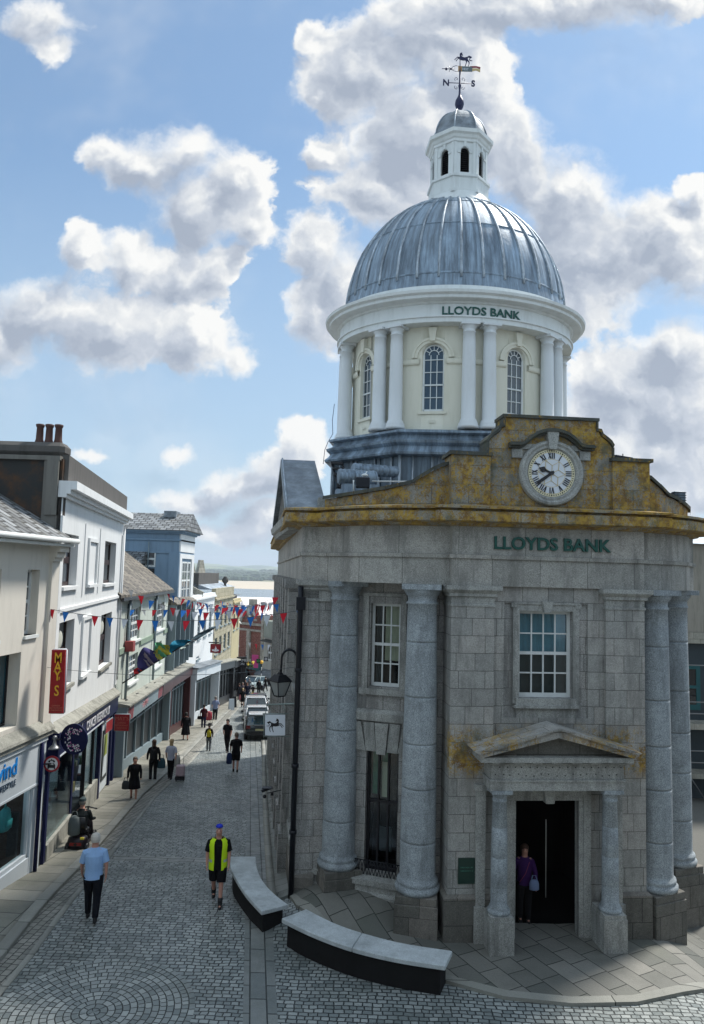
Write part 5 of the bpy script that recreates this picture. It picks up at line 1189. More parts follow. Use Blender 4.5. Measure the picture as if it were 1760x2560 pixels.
# green building
r,T,TZ,L=terrace('green_building','pale green rendered building with old slate roof and two shops','p' and (-9.93,31.5),(-10.85,43.4),6.5,1.86,GRN,[(1.9,4.2,4.2,5.75),(8.2,10.7,4.2,5.7),(2.2,4.1,2.25,3.55),(8.3,10.4,2.2,3.5)],SHOPG,ledge=.62,sc=.035,riser=.45,base=-3.5,gm=GLASSB)
m=MB(T); m.face([(-1,.25,6.45),(L+.2,.25,6.4),(L+.2,-3.4,9.1),(-1,-3.4,9.1)]); m.face([(L+.2,.25,6.3),(L+.2,.25,6.4),(L+.2,-3.4,9.1),(L+.2,-3.4,9.0)]); m.face([(-1,.25,6.3),(L+.2,.25,6.3),(L+.2,.25,6.4),(-1,.25,6.45)]); m.build('roof',SLATEB,r)
MB(T).box(-.9,L+.1,.2,.34,6.2,6.34).build('gutter',BLKP,r)
m=MB(T); m.box(0,1.8,0,.07,3.85,4.1); m.box(4.3,8.1,0,.07,3.85,4.1); m.box(10.8,L,0,.07,3.85,4.1); m.build('string_course',GRNB,r)
m=MB(T)
for l in (1.5,7.8): m.box(l-.14,l+.24,0,.12,4.15,6.0)
m.build('dark_pilaster',BLD,r,split='comp'); 
m=MB(T)
for l in (1.2,7.5): m.tube([(l,.14,6.2),(l,.14,1.7)],.06,8)
m.build('downpipe',SHOPG,r,split='comp'); MB(T).box(.95,1.4,.05,.42,3.9,4.35).build('alarm_box',plain('alarm_red',(.30,.05,.05),.5),r)
for l in (3.05,9.45):
    m=MB(T)
    for i in range(10):
        t0=PI*i/10; t1=PI*(i+1)/10; P=lambda R_,t:(l-R_*math.cos(t),.05,5.55+R_*.7*math.sin(t)); m.face([P(1.1,t0),P(1.1,t1),P(1.3,t1),P(1.3,t0)])
    m.build('arch_moulding',WHITE,r)
# striped ends and a red and white burst on the fascia
T1g=TZ
for a,b_ in ((.25,1.35),(7.3,8.5)):
    m=MB(TZ)
    for i in range(4): x=a+(b_-a)*i/4; m.prism([(x,1.0+.02),(x+.14,1.02),(x+.30,1.6),(x+.16,1.6)],'y',.5,.515)
    m.build('fascia_stripes',STRP,r)
MB(TZ).box(8.6,L-.1,.5,.53,.95,1.62).build('fascia',MAR,r)
m=MB(TZ)
for i in range(10): a=PI*2*i/10; m.prism([(4.0+.05*math.cos(a+1.5),1.3+.05*math.sin(a+1.5)),(4.0+.9*math.cos(a),1.3+.24*math.sin(a)),(4.0-.05*math.cos(a+1.5),1.3-.05*math.sin(a+1.5))],'y',.5,.515)
m.build('fascia_burst',plain('burst_pink',(.4,.18,.2),.5),r)
m=MB(TZ)
for i in range(5): m.box(.9+i*2.2,1.25+i*2.2,.2,.26,1.74,1.82)
m.build('ledge_cramp',BLKP,r,split='comp')
# slate-blue bay building
r,T,TZ,L=terrace('slate_bay_building','dark slate-blue building with tall bay windows, beside the pale green one','' or (-10.87,43.5),(-11.17,50.3),5.45,1.45,BLD,[(.3,1.5,2.1,5.1),(1.9,3.1,2.1,5.1),(3.6,4.8,2.1,5.1),(5.2,6.4,2.1,5.1)],MAR,ledge=.62,sc=.03,riser=.5,base=-4,wm=SHOPG)
m=MB(T); m.prism([(.0,5.45),(.55,5.45),(.55,5.52),(0,5.85)],'x',0,L); m.build('bay_roof',SLATEB,r); m=MB(T)
for l in (.1,1.7,3.35,5.0,6.6): m.box(l-.06,l+.06,0,.5,1.6,5.45)
m.build('bay_mullion',SHOPG,r)
# tall blue building behind it
TB_=MB(); bb=wroot('blue_building',(-12.5,48,-3),'tall blue-grey building with pedimented slate roof rising over the terrace','building')
m=MB(); m.box(-17,-11.0,46.1,50.3,5.6,9.85); m.box(-17,-11.8,46.1,50.3,-3,5.59); m.build('wall',BLU,bb)
m=MB(); m.box(-17,-10.9,46.0,50.4,9.4,9.5); m.box(-17,-10.8,45.9,50.5,9.85,9.95); m.box(-17,-10.6,45.75,50.6,9.95,10.12); m.box(-17,-10.94,46.02,50.36,8.6,8.7); m.box(-11.6,-10.93,46.0,46.12,5,8.6); m.build('cornice',BLU,bb)
m=MB(); m.box(-11.02,-10.9,46.15,46.7,4.5,8.6); m.box(-11.02,-10.9,49.6,50.3,4.5,8.6); m.box(-11.02,-10.9,46.7,49.6,8.3,8.6); m.box(-11.02,-10.9,46.15,50.3,8.72,9.85); m.build('front_pier',WHW,bb)
T,L=frame((-10.97,46.1),(-10.97,50.3)); window(T,.9,2.4,5.6,8.1,.02,2,4,WHITE,GLASSB,bb,.1,.05); window(T,2.5,3.4,5.6,8.1,.02,1,4,WHITE,GLASSB,bb,.1,.05)
m=MB(); ya,yb,yr=45.6,50.8,48.1
m.face([(-17,ya,10.05),(-10.45,ya,10.05),(-10.6,yr,11.3),(-17,yr,11.3)]); m.face([(-17,yb,10.05),(-10.45,yb,10.05),(-10.6,yr,11.3),(-17,yr,11.3)]); m.face([(-10.45,ya,10.05),(-10.45,yb,10.05),(-10.6,yr,11.3)]); m.face([(-17,ya,10.05),(-17,yb,10.05),(-10.45,yb,10.05),(-10.45,ya,10.05)]); m.build('roof',SLATE,bb)
MB().box(-12.4,-11.6,47.4,48.6,11.0,11.42).build('roof_block',LEADH,bb)
T,L=frame((-17,46.1),(-11,46.1)); window(T,3.35,4.55,7.7,8.7,.06,2,2,WHITE,GLASSB,bb,.08,.05); MB(T).box(3.4,4.5,.0,.06,6.6,7.6).build('dark_panel',BLKP,bb)
MB().tube([(-12.9,45.95,9.3),(-12.9,45.95,7.0)],.04,6).build('downpipe',SHOPG,bb)
m=MB(); m.face([(-16,40,7.6),(-13.2,40,7.6),(-13.2,46,7.6),(-16,46,7.6)]); m.box(-16,-13.3,44.6,46.0,6.5,7.9); m.build('dormer',BLU,bb); MB().prism([(44.4,7.9),(46.1,7.9),(46.1,8.7)],'x',-16,-13.0).build('dormer_roof',SLATE,bb)
# white bank building
r,T,TZ,L=terrace('white_bank_building','white painted building with slatted shop canopy and a red hanging sign','' or (-11.18,50.5),(-11.52,61.9),5.35,.95,WHW,[(1.2,2.4,2.4,4.2),(3.8,5.0,2.4,4.2),(6.4,7.6,2.4,4.2),(9.0,10.2,2.4,4.2),(3.8,5.0,.9,1.1)],SHOPW,ledge=.9,sc=.075,riser=.5,base=-5,parapet=.35,wm=SHOPG,ledgemat=LEADH,fh=.75)
m=MB(T); m.face([(0,-.6,5.5),(L,-.6,5.5),(L,-6,8.4),(0,-6,8.4)]); m.face([(0,-.6,5.5),(0,-6,8.4),(0,-6,5.5)]); m.build('roof',SLATE,r); m=MB(T); m.box(-.2,.15,-.3,-6.2,5.3,5.9); m.build('party_wall',WHITE,r)
m=MB(T); m.face([(5.0,.1,5.9),(5.25,.1,5.9),(5.25,-5.8,8.7),(5.0,-5.8,8.7)]); m.face([(5.0,.1,5.4),(5.0,.1,5.9),(5.0,-5.8,8.7),(5.0,-5.8,8.2)]); m.build('parapet_wall',GST,r)
MB(T).box(4.2,6.0,-7.2,-4.6,7.6,9.0).build('chimney_stack',BRK if False else PARA,r,bevel=.1)
for a in (-6.8,-5.2): MB(T).lathe([(.16,8.95),(.13,9.4),(.17,9.45),(.15,9.5)],(5.1,a,0),10).build('chimney_pot',TERRA,r)
# yellow stone building
r,T,TZ,L=terrace('stone_building','yellow stone fronted building with heavy parapet and black shopfront','' or (-11.52,62.0),(-11.56,71.9),5.0,-.15,YST,[(.8,2.0,2.6,4.3),(3.0,4.2,2.6,4.3),(5.3,6.5,2.6,4.3),(7.6,8.8,2.6,4.3),(.8,2.0,.3,1.7),(3.0,4.2,.3,1.7),(5.3,6.5,.3,1.7),(7.6,8.8,.3,1.7)],BLKP,ledge=.6,sc=.085,riser=.7,base=-7,parapet=1.0,wm=SHOPG)
MB(T).box(.2,L,-3.6,-1.5,5.9,7.3).build('dark_parapet',PARA,r)
for l in (1.8,6.2): MB(T).rings([(l,-2.6,7.2,.85,.5),(l,-2.6,8.5,.32,.25)],4,False).build('chimney_pot',GST,r)
m=MB(T); m.lathe([(.08,5.9),(.2,6.0),(.1,6.15),(.14,6.3),(.32,6.5),(.32,6.7),(.17,6.85),(.2,6.95),(0,7.0)],(L-.3,-.8,0),12); m.build('urn',PARA,r)
MB(T).prism([(-.2,5.9),(-5,5.9),(-5,7.4)],'x',.2,L+3).build('roof',LEADP,r)
# next ones down the hill
terrace('narrow_yellow_building','narrow cream-yellow building squeezed beside the yellow stone one','' or (-11.56,72.0),(-11.75,78.0),4.3,-1.1,paint('yellow_render',(.48,.42,.26),.7,.4),[(.8,2.0,1.6,3.2),(3.6,4.8,1.6,3.2)],BLKP,ledge=.6,sc=.085,riser=.7,base=-9,wm=SHOPG,parapet=.4)
r,T,TZ,L=terrace('white_gabled_building','small white building with black fascia far down on the left','' or (-11.75,78.2),(-13.3,86.0),1.9,-1.9,WHW,[(1.5,2.6,-.6,1.1),(4.5,5.6,-.6,1.1)],BLKP,ledge=1.0,sc=.085,riser=.8,base=-10)
m=MB(T); m.face([(0,.2,1.9),(L,.2,1.9),(L,-5,5.0),(0,-5,5.0)]); m.face([(0,.2,1.9),(0,-5,5.0),(0,-5,1.9)]); m.build('roof',paint('pale_roof',(.5,.5,.5),.7,.2),r); MB(T).box(-.5,L,-9,-5,1,5.6).build('rear_wing',BRK,r)
r,T,TZ,L=terrace('grey_roofed_building','grey slate-hung building behind the bunting, left of the sea','' or (-14.4,88.0),(-17.2,99.0),-1.0,-4.0,GST,[(1.5,2.6,-3.2,-1.8),(5.5,6.6,-3.2,-1.8)],TEAL,ledge=.5,sc=.085,riser=.5,base=-12)
m=MB(T); m.face([(0,.2,-1.0),(L,.2,-1.0),(L,-4,3.2),(0,-4,3.2)]); m.face([(0,.2,-1.0),(0,-8,-1.0),(0,-4,3.2)]); m.build('roof',SLATE,r)
MB().box(-12.9,-12.0,72.5,75,3.9,6.3).box(-12.6,-12.2,73,74.2,6.3,6.6)
q=wroot('grey_gable',(-14,80,-5),'grey slate-hung gable end standing behind the yellow building','building'); m=MB(); m.box(-18.5,-14.3,84,92,-6,4.6); m.build('wall',paint('slate_hanging',(.16,.145,.17),.7,.4),q); m=MB(); m.face([(-17.6,84,4.6),(-13.6,84,4.6),(-13.6,92,4.6),(-17.6,92,4.6)]); m.box(-17.6,-13.5,83.9,84.2,2.9,3.2); m.build('roof',SLATE,q); MB().box(-15.8,-15.0,83.5,83.99,-6,4.4).build('chimney_breast',BLD,q)
# --- far end of the street ---
bf=wroot('brick_gabled_building',(-14,103,-8.5),'red brick building with stone dressed gable and teal shopfront at the street end','building')
T,L=frame((-16.6,101),(-12.4,107.5)); T,L=frame((-16.9,104),(-11.8,106.8))
T,L=frame((-16.4,108.5),(-12.2,104.6))
m=MB(T); grid_wall(m,0,L,-10,-.2,[(.5,1.9,-4.6,-2.4),(3.4,4.9,-4.6,-2.4),(.4,1.9,-9,-6.6),(2.4,4.6,-9,-6.6)],.2); m.box(0,L,-6,-.01,-10,-.2); m.prism([(.6,-.2),(3.0,-.2),(1.8,1.9)],'y',-2,.1); m.prism([(3.2,-.2),(5.4,-.2),(5.4,1.1),(3.2,1.1)],'y',-2,.05); m.build('wall',BRK,bf)
m=MB(T); m.box(-.1,L+.1,0,.3,-.35,.0); m.box(-.1,L+.1,0,.15,-1.2,-.9); m.prism([(.4,-.1),(.7,-.2),(1.8,2.0),(1.8,2.3)],'y',-.1,.3); m.prism([(3.2,-.1),(2.9,-.2),(1.8,2.0),(1.8,2.3)],'y',-.1,.3); m.box(2.2,2.9,0,.3,-5.4,-1.2); m.box(-.1,L,0,.35,-5.5,-5.2); m.box(5.3,L+.1,0,.2,-10,1.3); m.box(3.5,4.2,0,.1,.3,.6); m.build('stone_dressing',GST,bf)
for w in ((.5,1.9,-4.6,-2.4),(3.4,4.9,-4.6,-2.4)): window(T,*w,-.1,2,2,WHITE,GLASS,bf,.12,.1)
m=MB(T); m.box(-.2,L,0,.5,-6.6,-5.6); m.build('fascia',TEAL,bf); m=MB(T); m.box(.0,.4,0,.4,-10,-6.6); m.box(2.0,2.4,0,.4,-10,-6.6); m.box(4.7,5.2,0,.4,-10,-6.6); m.build('shop_pilaster',TEAL,bf); MB(T).box(.4,4.7,-.3,-.1,-10,-6.6).build('shop_window',GLASS,bf); MB(T).box(1.5,2.6,-.5,-1.2,1.0,3.4).build('chimney_stack',GST,bf)
textmesh('Jewellers',.62,lambda v:T(Vector((1.6+v.x,.51+v.z,-6.3+v.y))),WL,'shop_lettering',bf,.03)
bf=wroot('concrete_building',(-9,100,-8.5),'pale flat-roofed building with white window band, right of the brick gable','building')
T,L=frame((-12.1,104.3),(-8.6,99)); m=MB(T); grid_wall(m,0,L,-10.5,-1.2,[(1.2,5.0,-4.9,-2.8)],.2); m.build('wall',paint('pale_concrete',(.42,.42,.38),.8,.3),bf)
MB(T).box(0,L,-5,.1,-1.8,.55).build('roof_parapet',paint('green_concrete',(.28,.31,.27),.85,.5),bf); MB(T).prism([(0,-2.0),(.9,-2.15),(.9,-2.3),(0,-2.3)],'x',.5,L).build('canopy',BLKP,bf); window(T,1.2,5.0,-4.9,-2.8,-.1,6,2,WHITE,GLASS,bf,.12,.1)
m=MB(T); m.prism([(.0,-6.2),(1.5,-6.8),(1.5,-7.0),(0,-6.9)],'x',.2,L); m.build('shop_roof',LEADH,bf); MB(T).box(.3,L-.2,.0,.15,-10.5,-7.0).build('shop_window',GLASS,bf); m=MB(T); 
for i in range(5): m.box(.2+1.3*i,.5+1.3*i,.1,.3,-10.5,-6.9)
m.build('shop_pilaster',SHOPG,bf); MB(T).box(1.2,1.9,-1.5,-.8,.5,1.5).build('chimney_stack',PARA,bf)
hall=wroot('pale_roofed_hall',(-26,170,-20),'long hall with a sunlit pale pink roof between the town and the sea','building')
PRF=plain('sunlit_pale_roof',(.80,.72,.70),.8); m=MB(); m.prism([(160,-3.4),(182,-3.4),(175,1.2),(170,1.2)],'x',-30,-16.5); m.build('roof',PRF,hall); MB().box(-29.5,-17,160.5,181,-20,-3.5).build('wall',GST,hall); 
for x in (-26,-23.5): MB().rings([(x,159.8,-3.2,1.3,1.0),(x,159.8,-.6,.9,.6),(x,159.8,1.0,.2,.2)],10).build('roof_vent',PRF,hall)
MB().box(-30.2,-16.2,159.7,160.1,-4.0,-3.3).build('gutter',BLD,hall)
sh=wroot('grey_roofed_shed',(-20,140,-14),'low grey-roofed warehouse in front of the pale pink hall','building'); m=MB(); m.prism([(125,-6),(148,-6),(136,-2.8)],'x',-27,-10); m.build('roof',paint('grey_sheet_roof',(.32,.34,.34),.6,.3),sh); MB().box(-26.5,-10.5,126,147,-16,-6).build('wall',PARA,sh)
bk=wroot('brown_roofed_building',(-24,100,-6),'brown roofed brick building with white gable, left of the brick one','building'); m=MB(); m.prism([(88,-4.5),(104,-4.5),(96,.8)],'x',-24,-16.6); m.build('roof',BRK,bk); MB().box(-23.5,-16.7,89,103,-12,-4.5).build('wall',WHW,bk)
# buildings on the far right, past the bank corner
rb=wroot('scaffolded_building',(15,31,-1),'grey rendered building with scaffolding glimpsed past the right columns','building')
m=MB(); m.box(13.2,30,33.0,42,5.35,9.4); m.build('upper_wall',paint('grey_render',(.30,.28,.24),.85,.7),rb); m=MB(); m.prism([(32.6,9.4),(42,9.4),(42,11.0)],'x',13.2,30); m.build('roof',LEADP,rb)
m=MB(); m.box(13.4,30,33.2,42,-3,5.35); m.build('lower_wall',plain('dark_teal_wall',(.03,.045,.055),.6),rb)
T,L=frame((13.4,33.2),(30,33.2)); window(T,1.1,2.6,1.9,3.9,.05,2,2,TEAL,GLASS,rb,.18,.06); m=MB(T); m.box(0,12,0,.9,1.2,1.45); m.box(0,12,0,.9,-.9,-.7); m.box(0,12,.0,.3,4.9,5.4); m.build('scaffold_board',GST,rb)
m=MB(T)
for z in (1.9,2.4,-.2,.3,4.0): m.tube([(.0,.95,z),(12,.95,z)],.03,6)
for x in (.3,2.9,5.5): m.tube([(x,.95,-3),(x,.95,5.6)],.03,6)
m.tube([(.2,1.0,1.3),(2.8,1.0,-2.5)],.03,6); m.build('scaffold_tube',STEEL,rb)
for i in range(4): MB(T).box(.5+2.4*i,1.9+2.4*i,.0,.06,-3,-1.2).build('doorway',BLKP,rb)

# the building the view is taken from, added unseen to shade the bank
ob=wroot('rear_shade_building',(0,-1,0),'plain grey rendered building behind the viewer, added unseen to shade the bank across the square','building')
T,L=frame((-13,-.8),(13,-.8)); m=MB(lambda p:Vector((p[0]-13,-.8+p[1],p[2]))); 
ops=[(1.5+4*i,2.9+4*i,zz,zz+2.0) for i in range(6) for zz in (1.0,6.6)]
grid_wall(m,0,26,-.5,11.5,ops,.3); m.face([(0,0,11.5),(26,0,11.5),(26,-9,11.5),(0,-9,11.5)]); m.face([(0,0,-.5),(0,0,11.5),(0,-9,11.5),(0,-9,-.5)]); m.face([(26,0,-.5),(26,0,11.5),(26,-9,11.5),(26,-9,-.5)]); m.face([(0,-9,-.5),(0,-9,11.5),(26,-9,11.5),(26,-9,-.5)])
m.build('wall',STUC,ob); TO=lambda p:Vector((p[0]-13,-.8+p[1],p[2]))
for o in ops: window(TO,o[0],o[1],o[2],o[3],-.2,2,2,SHOPG,GLASS,ob)
rb2=wroot('side_shade_building',(20,6,0),'plain grey building on the near right corner, added outside the view to shade the bank','building')  # unseen block added to cut side light on the bank
m=MB(); m.box(17,26,-.5,13,-2,10.5); m.build('wall',STUC,rb2); MB().box(16.8,26.2,-.7,13.2,10.5,10.8).build('roof',LEADH,rb2)
# ---------------- benches ----------------
def bench(label,outer,inner,zt=.56):
    n=len(outer); P0=outer[n//2]; r=wroot('stone_bench',(P0[0],P0[1],0),label,'bench','curved granite benches before the bank')
    def dn(L,k=6):
        o=[]
        for i in range(len(L)-1):
            p0=L[max(i-1,0)];p1=L[i];p2=L[i+1];p3=L[min(i+2,len(L)-1)]
            for j in range(k):
                t=j/k; o.append(tuple(.5*((2*p1[a])+(-p0[a]+p2[a])*t+(2*p0[a]-5*p1[a]+4*p2[a]-p3[a])*t*t+(-p0[a]+3*p1[a]-3*p2[a]+p3[a])*t**3) for a in (0,1)))
        return o+[L[-1]]
    A,B=dn(outer),dn(inner); m=MB(); k=len(A)
    def slab(m,A,B,z0,z1,f=lambda i:0):
        for i in range(len(A)-1):
            m.face([(*A[i],z1),(*A[i+1],z1),(*B[i+1],z1),(*B[i],z1)]); m.face([(*A[i],z0),(*A[i+1],z0),(*A[i+1],z1),(*A[i],z1)]); m.face([(*B[i],z0),(*B[i+1],z0),(*B[i+1],z1),(*B[i],z1)]); m.face([(*A[i],z0),(*A[i+1],z0),(*B[i+1],z0),(*B[i],z0)])
        for i in (0,-1): m.face([(*A[i],z0),(*B[i],z0),(*B[i],z1),(*A[i],z1)])
    h=k//2
    for a,b in ((0,h+1),(h,k)):
        m=MB(); AA,BB=A[a:b],B[a:b]
        if a: AA=[tuple(Vector(AA[0]).lerp(Vector(AA[1]),.06))]+AA[1:]; BB=[tuple(Vector(BB[0]).lerp(Vector(BB[1]),.06))]+BB[1:]
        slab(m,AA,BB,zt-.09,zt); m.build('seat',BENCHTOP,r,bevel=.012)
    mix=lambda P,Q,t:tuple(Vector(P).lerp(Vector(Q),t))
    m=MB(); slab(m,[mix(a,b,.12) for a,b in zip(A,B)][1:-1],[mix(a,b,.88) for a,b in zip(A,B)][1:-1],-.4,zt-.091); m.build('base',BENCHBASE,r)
    return r
bench('long curved granite bench in front of the bank doorway side, nearest the camera',[(-1.22,15.42),(-.55,14.84),(.22,14.34),(1.05,14.0),(1.92,13.78)],[(-.74,15.86),(-.15,15.30),(.42,14.92),(1.2,14.56),(2.13,14.32)])
bench('curved granite bench farther up, beside the man in the yellow vest',[(-2.82,18.7),(-2.68,18.0),(-2.42,17.3),(-2.08,16.55),(-1.68,15.84)],[(-2.18,18.75),(-2.07,18.1),(-1.88,17.45),(-1.57,16.8),(-1.15,16.18)],.50)
# ---------------- people ----------------
SKIN=[plain('skin_pink',(.50,.26,.20),.55,0,.3,.06),plain('skin_tan',(.36,.19,.13),.55,0,.3,.06)]
HAIR={'white':plain('hair_white',(.55,.52,.48),.8),'grey':plain('hair_grey',(.2,.18,.16),.8),'dark':plain('hair_dark',(.012,.01,.009),.7),'brown':plain('hair_brown',(.06,.03,.018),.7),'blond':plain('hair_blond',(.42,.30,.16),.7),'ash':plain('hair_ash',(.16,.12,.09),.7)}
CC={}
def cloth(c,rough=.85):
    k=tuple(c)
    if k not in CC: CC[k]=plain('cloth_%02d'%len(CC),c,rough,0,.15,.12)
    return CC[k]
SHOE=plain('shoe_black',(.012,.012,.014),.5); SHOEW=plain('shoe_white',(.5,.5,.48),.6)
def skinmesh(V,E,Rr,root=0,sub=2):
    me=bpy.data.meshes.new('t'); me.from_pydata(V,E,[]); o=bpy.data.objects.new('t',me); COL.objects.link(o)
    md=o.modifiers.new('s','SKIN'); 
    for i,d in enumerate(me.skin_vertices[0].data): d.radius=Rr[i] if isinstance(Rr[i],tuple) else (Rr[i],Rr[i]); d.use_root=(i==root)
    md.use_smooth_shade=True; md.branch_smoothing=.4
    if sub: s=o.modifiers.new('b','SUBSURF'); s.levels=sub; s.render_levels=sub
    dg=bpy.context.evaluated_depsgraph_get(); out=bpy.data.meshes.new_from_object(o.evaluated_get(dg)); bpy.data.objects.remove(o); return out
def person(pos,face,h,label,hair='dark',top=(.02,.02,.02),bottom=(.01,.01,.012),shoe=None,legs='trousers',sleeve='short',stride=.28,hairlen=0,skin=0,arms=(.12,-.12),vest=False,cat='person',hat=None,group=None,lean=0.0,seated=False,bald=False,bulk=1.0,dress=None,fine=False,bend=(0,0),tuck=True):
    r=empty('person',pos,face,label,cat,group); k=h/1.75; r.scale=(k,k,k)
    s=stride; ly_=lean
    J={}
    hipz=.90 if not seated else .48
    V=[];E=[];RR=[]
    def add(p,rad,par=None):
        V.append(p); RR.append(rad); i=len(V)-1
        if par is not None: E.append((par,i))
        return i
    o=hipz-.90
    pel=add((0,0,.93+o),.125*bulk); wa=add((0,.01+ly_*.2,1.08+o),.115*bulk,pel); ch=add((0,.01+ly_*.6,1.28+o),.135*bulk,wa); nb=add((0,.0+ly_,1.44+o),.07,ch); nk=add((0,.01+ly_*1.1,1.505+o),.056,nb)
    hd=add((0,.04+ly_*1.2,1.575+o),.085,nk); hm=add((0,.03+ly_*1.2,1.65+o),.122,hd); ht=add((0,.02+ly_*1.2,1.715+o),.092,hm); 
    no=add((0,.15+ly_*1.2,1.635+o),.016,hm)
    hands=[]
    for sd,am,bd in ((-1,arms[0],bend[0]),(1,arms[1],bend[1])):
        sh=add((sd*.165*bulk,ly_,1.405+o),.058,nb); el_=(sd*(.225+.02*bulk),am*.35+ly_,1.15+o); e_=add(el_,.045,sh)
        wr_=(sd*.25,am*1.0+.03+ly_*.9+bd*.2,.93+o+bd*.24); w2=add(wr_,.030,e_)
        d=(Vector(wr_)-Vector(el_)).normalized(); pm=Vector(wr_)+d*.06; p_=add(tuple(pm),(.032,.022),w2); hands.append(pm)
        if fine:
            side=Vector((0,1,0)); 
            for q,ln in ((-1.5,.07),(-.5,.082),(.5,.078),(1.5,.062)):
                a=pm+side*q*.018+d*.03; b=a+d*ln*.5+Vector((-sd*.006,0,0)); c=b+d*ln*.45+Vector((-sd*.02,0,0)); i1=add(tuple(a),.0095,p_); i2=add(tuple(b),.009,i1); add(tuple(c),.0075,i2)
            a=pm+Vector((-sd*.012,.03,0)); b=a+d*.03+Vector((0,.018,0)); i1=add(tuple(a),.011,p_); add(tuple(b),.0085,i1)
    kn=[];an=[]
    for sd,st in ((-1,s),(1,-s)):
        if seated: K=(sd*.11,.42,.50+o+.0); A=(sd*.11,.46,.12)
        else: K=(sd*.095,st*.5+.03,.50); A=(sd*.09,st*1.0-.02 if st>0 else st*1.25,.085 if st>0 else .085+abs(st)*.32)
        hp=add((sd*.085,0,.87+o),.088*bulk,pel); k1=add(K,.056,hp); cf=add(tuple(Vector(K).lerp(Vector(A),.35)+Vector((0,-.012,0))),.052,k1); a1=add(A,.036,cf); add((A[0],A[1]+.11,A[2]-.045),.030,a1); kn.append(K); an.append(A)
    me=skinmesh(V,E,RR,0,2 if fine else 1); me.materials.clear(); me.materials.append(SKIN[skin]); me.name='body'
    bo=bpy.data.objects.new('body',me); COL.objects.link(bo); bo.parent=r
    for p in me.polygons: p.use_smooth=True
    for q in (-.032,.032):
        if fine: MB().ball((q,.125+ly_*1.2,1.665+o),.013,8).build('eye',BLACK,r,weld=False)
    # top
    tm=cloth(top); b=bulk; m=MB()
    z0=.90+o if not dress else (.50 if dress<1 else .45)
    R_=[]
    if dress: R_=[(0,0,dress_z(dress),.24*b,.20*b),(0,0,.88,.185*b,.15*b)]
    else: R_=[(0,0,.86+o,.175*b,.135*b)]
    R_+=[(0,ly_*.1,1.02+o,.158*b,.125*b),(0,ly_*.4,1.2+o,.172*b,.135*b),(0,ly_*.7,1.33+o,.19*b,.13*b),(0,ly_*.9,1.405+o,.175*b,.112),(0,ly_,1.45+o,.125,.09),(0,ly_,1.49+o,.075,.07)]
    m.rings(R_,18)
    for i,(sd,am,bd) in enumerate(((-1,arms[0],bend[0]),(1,arms[1],bend[1]))):
        S0=Vector((sd*.08*b,ly_,1.43+o)); S1=Vector((sd*.165*b,ly_,1.382+o)); Ee=Vector((sd*(.225+.02*b),am*.35+ly_,1.15+o)); W_=Vector((sd*.25,am*1.0+.03+ly_*.9+bd*.2,.93+o+bd*.24))
        if sleeve=='long': m.tube([S0,S1,S1.lerp(Ee,.5),Ee,Ee.lerp(W_,.5),W_],[.05,.07*b,.064*b,.054,.046,.04],12)
        elif sleeve=='short': m.tube([S0,S1,S1.lerp(Ee,.5),S1.lerp(Ee,.86)],[.05,.07*b,.068*b,.066*b],12)
    m.build('shirt' if not dress else 'coat',tm,r,weld=False)
    # legs
    m=MB(); bm_=cloth(bottom)
    if legs in('trousers','shorts'):
        m.rings([(0,0,.80+o,.165*b,.125*b),(0,0,.92+o,.165*b,.128*b),(0,0,1.0+o,.155*b,.12*b)],18)
        for i,sd in enumerate((-1,1)):
            Hp=Vector((sd*.085*b,0,.88+o)); Kk=Vector(kn[i]); Aa=Vector(an[i])
            if legs=='trousers': m.tube([Hp+Vector((0,0,.04)),Hp.lerp(Kk,.35),Kk,Kk.lerp(Aa,.5),Aa+Vector((0,0,.0))],[.10*b,.096*b,.072*b,.066*b,.062],12)
            else: m.tube([Hp+Vector((0,0,.04)),Hp.lerp(Kk,.35),Hp.lerp(Kk,.92)],[.10*b,.10*b,.09*b],12)
        m.build('trousers' if legs=='trousers' else 'shorts',bm_,r,weld=False)
    # shoes
    for i in (0,1):
        A=an[i]; up_=.0 if A[2]<.1 else .05
        MB().rings([(A[0],A[1]+.045,A[2]-.085,.045,.125),(A[0],A[1]+.045,A[2]-.055,.046,.125),(A[0],A[1]+.02,A[2]-.02,.042,.08),(A[0],A[1],A[2]+.03,.045,.05)],12).build('shoe',shoe or SHOE,r,weld=False)
    # hair
    if not bald:
        hx=.035+ly_*1.2-.012; m=MB(); L_=hairlen
        rs=[(0,hx-.075,1.60+o-L_*1.0,.03+.05*min(1,L_*8),.02)] if L_>0 else []
        if L_>0: rs+=[(0,hx-.045,1.60+o-L_*.5,.088,.062)]
        rs+=[(0,hx-.03,1.60+o,.088,.075),(0,hx-.024,1.66+o,.099,.094),(0,hx-.005,1.715+o,.095,.105),(0,hx,1.755+o,.07,.08),(0,hx,1.777+o,.02,.025)]
        m.rings(rs,16); m.build('hair',HAIR[hair],r,weld=False)
    if hat:
        c=cloth(hat[0]); m=MB(); hx=.03+ly_*1.2
        if hat[1]=='brim': m.lathe([(.24,1.68+o),(.235,1.70+o),(.11,1.725+o),(.10,1.79+o),(.06,1.83+o),(0,1.835+o)],(0,hx,0),18)
        else: m.rings([(0,hx-.01,1.70+o,.102,.112),(0,hx-.01,1.76+o,.09,.1),(0,hx,1.80+o,.03,.03)],14)
        m.build('hat',c,r,weld=False)
    return r,hands
def dress_z(d): return .52 if d==1 else .42
def toward(a,b): d=Vector(b)-Vector(a); return math.atan2(-d.x,d.y)
UP=R(8)   # heading up the street away from the camera, people facing +Y when rz=UP
def facing(away,dev=0): return (R(7) if away else R(187))+R(dev)
P_=lambda x,y,h=.0:gp(x,y)
pv=lambda x,y,raise_=0.0:(lambda q:(q.x,q.y,q.z+raise_))(gp(x,y))
people={}
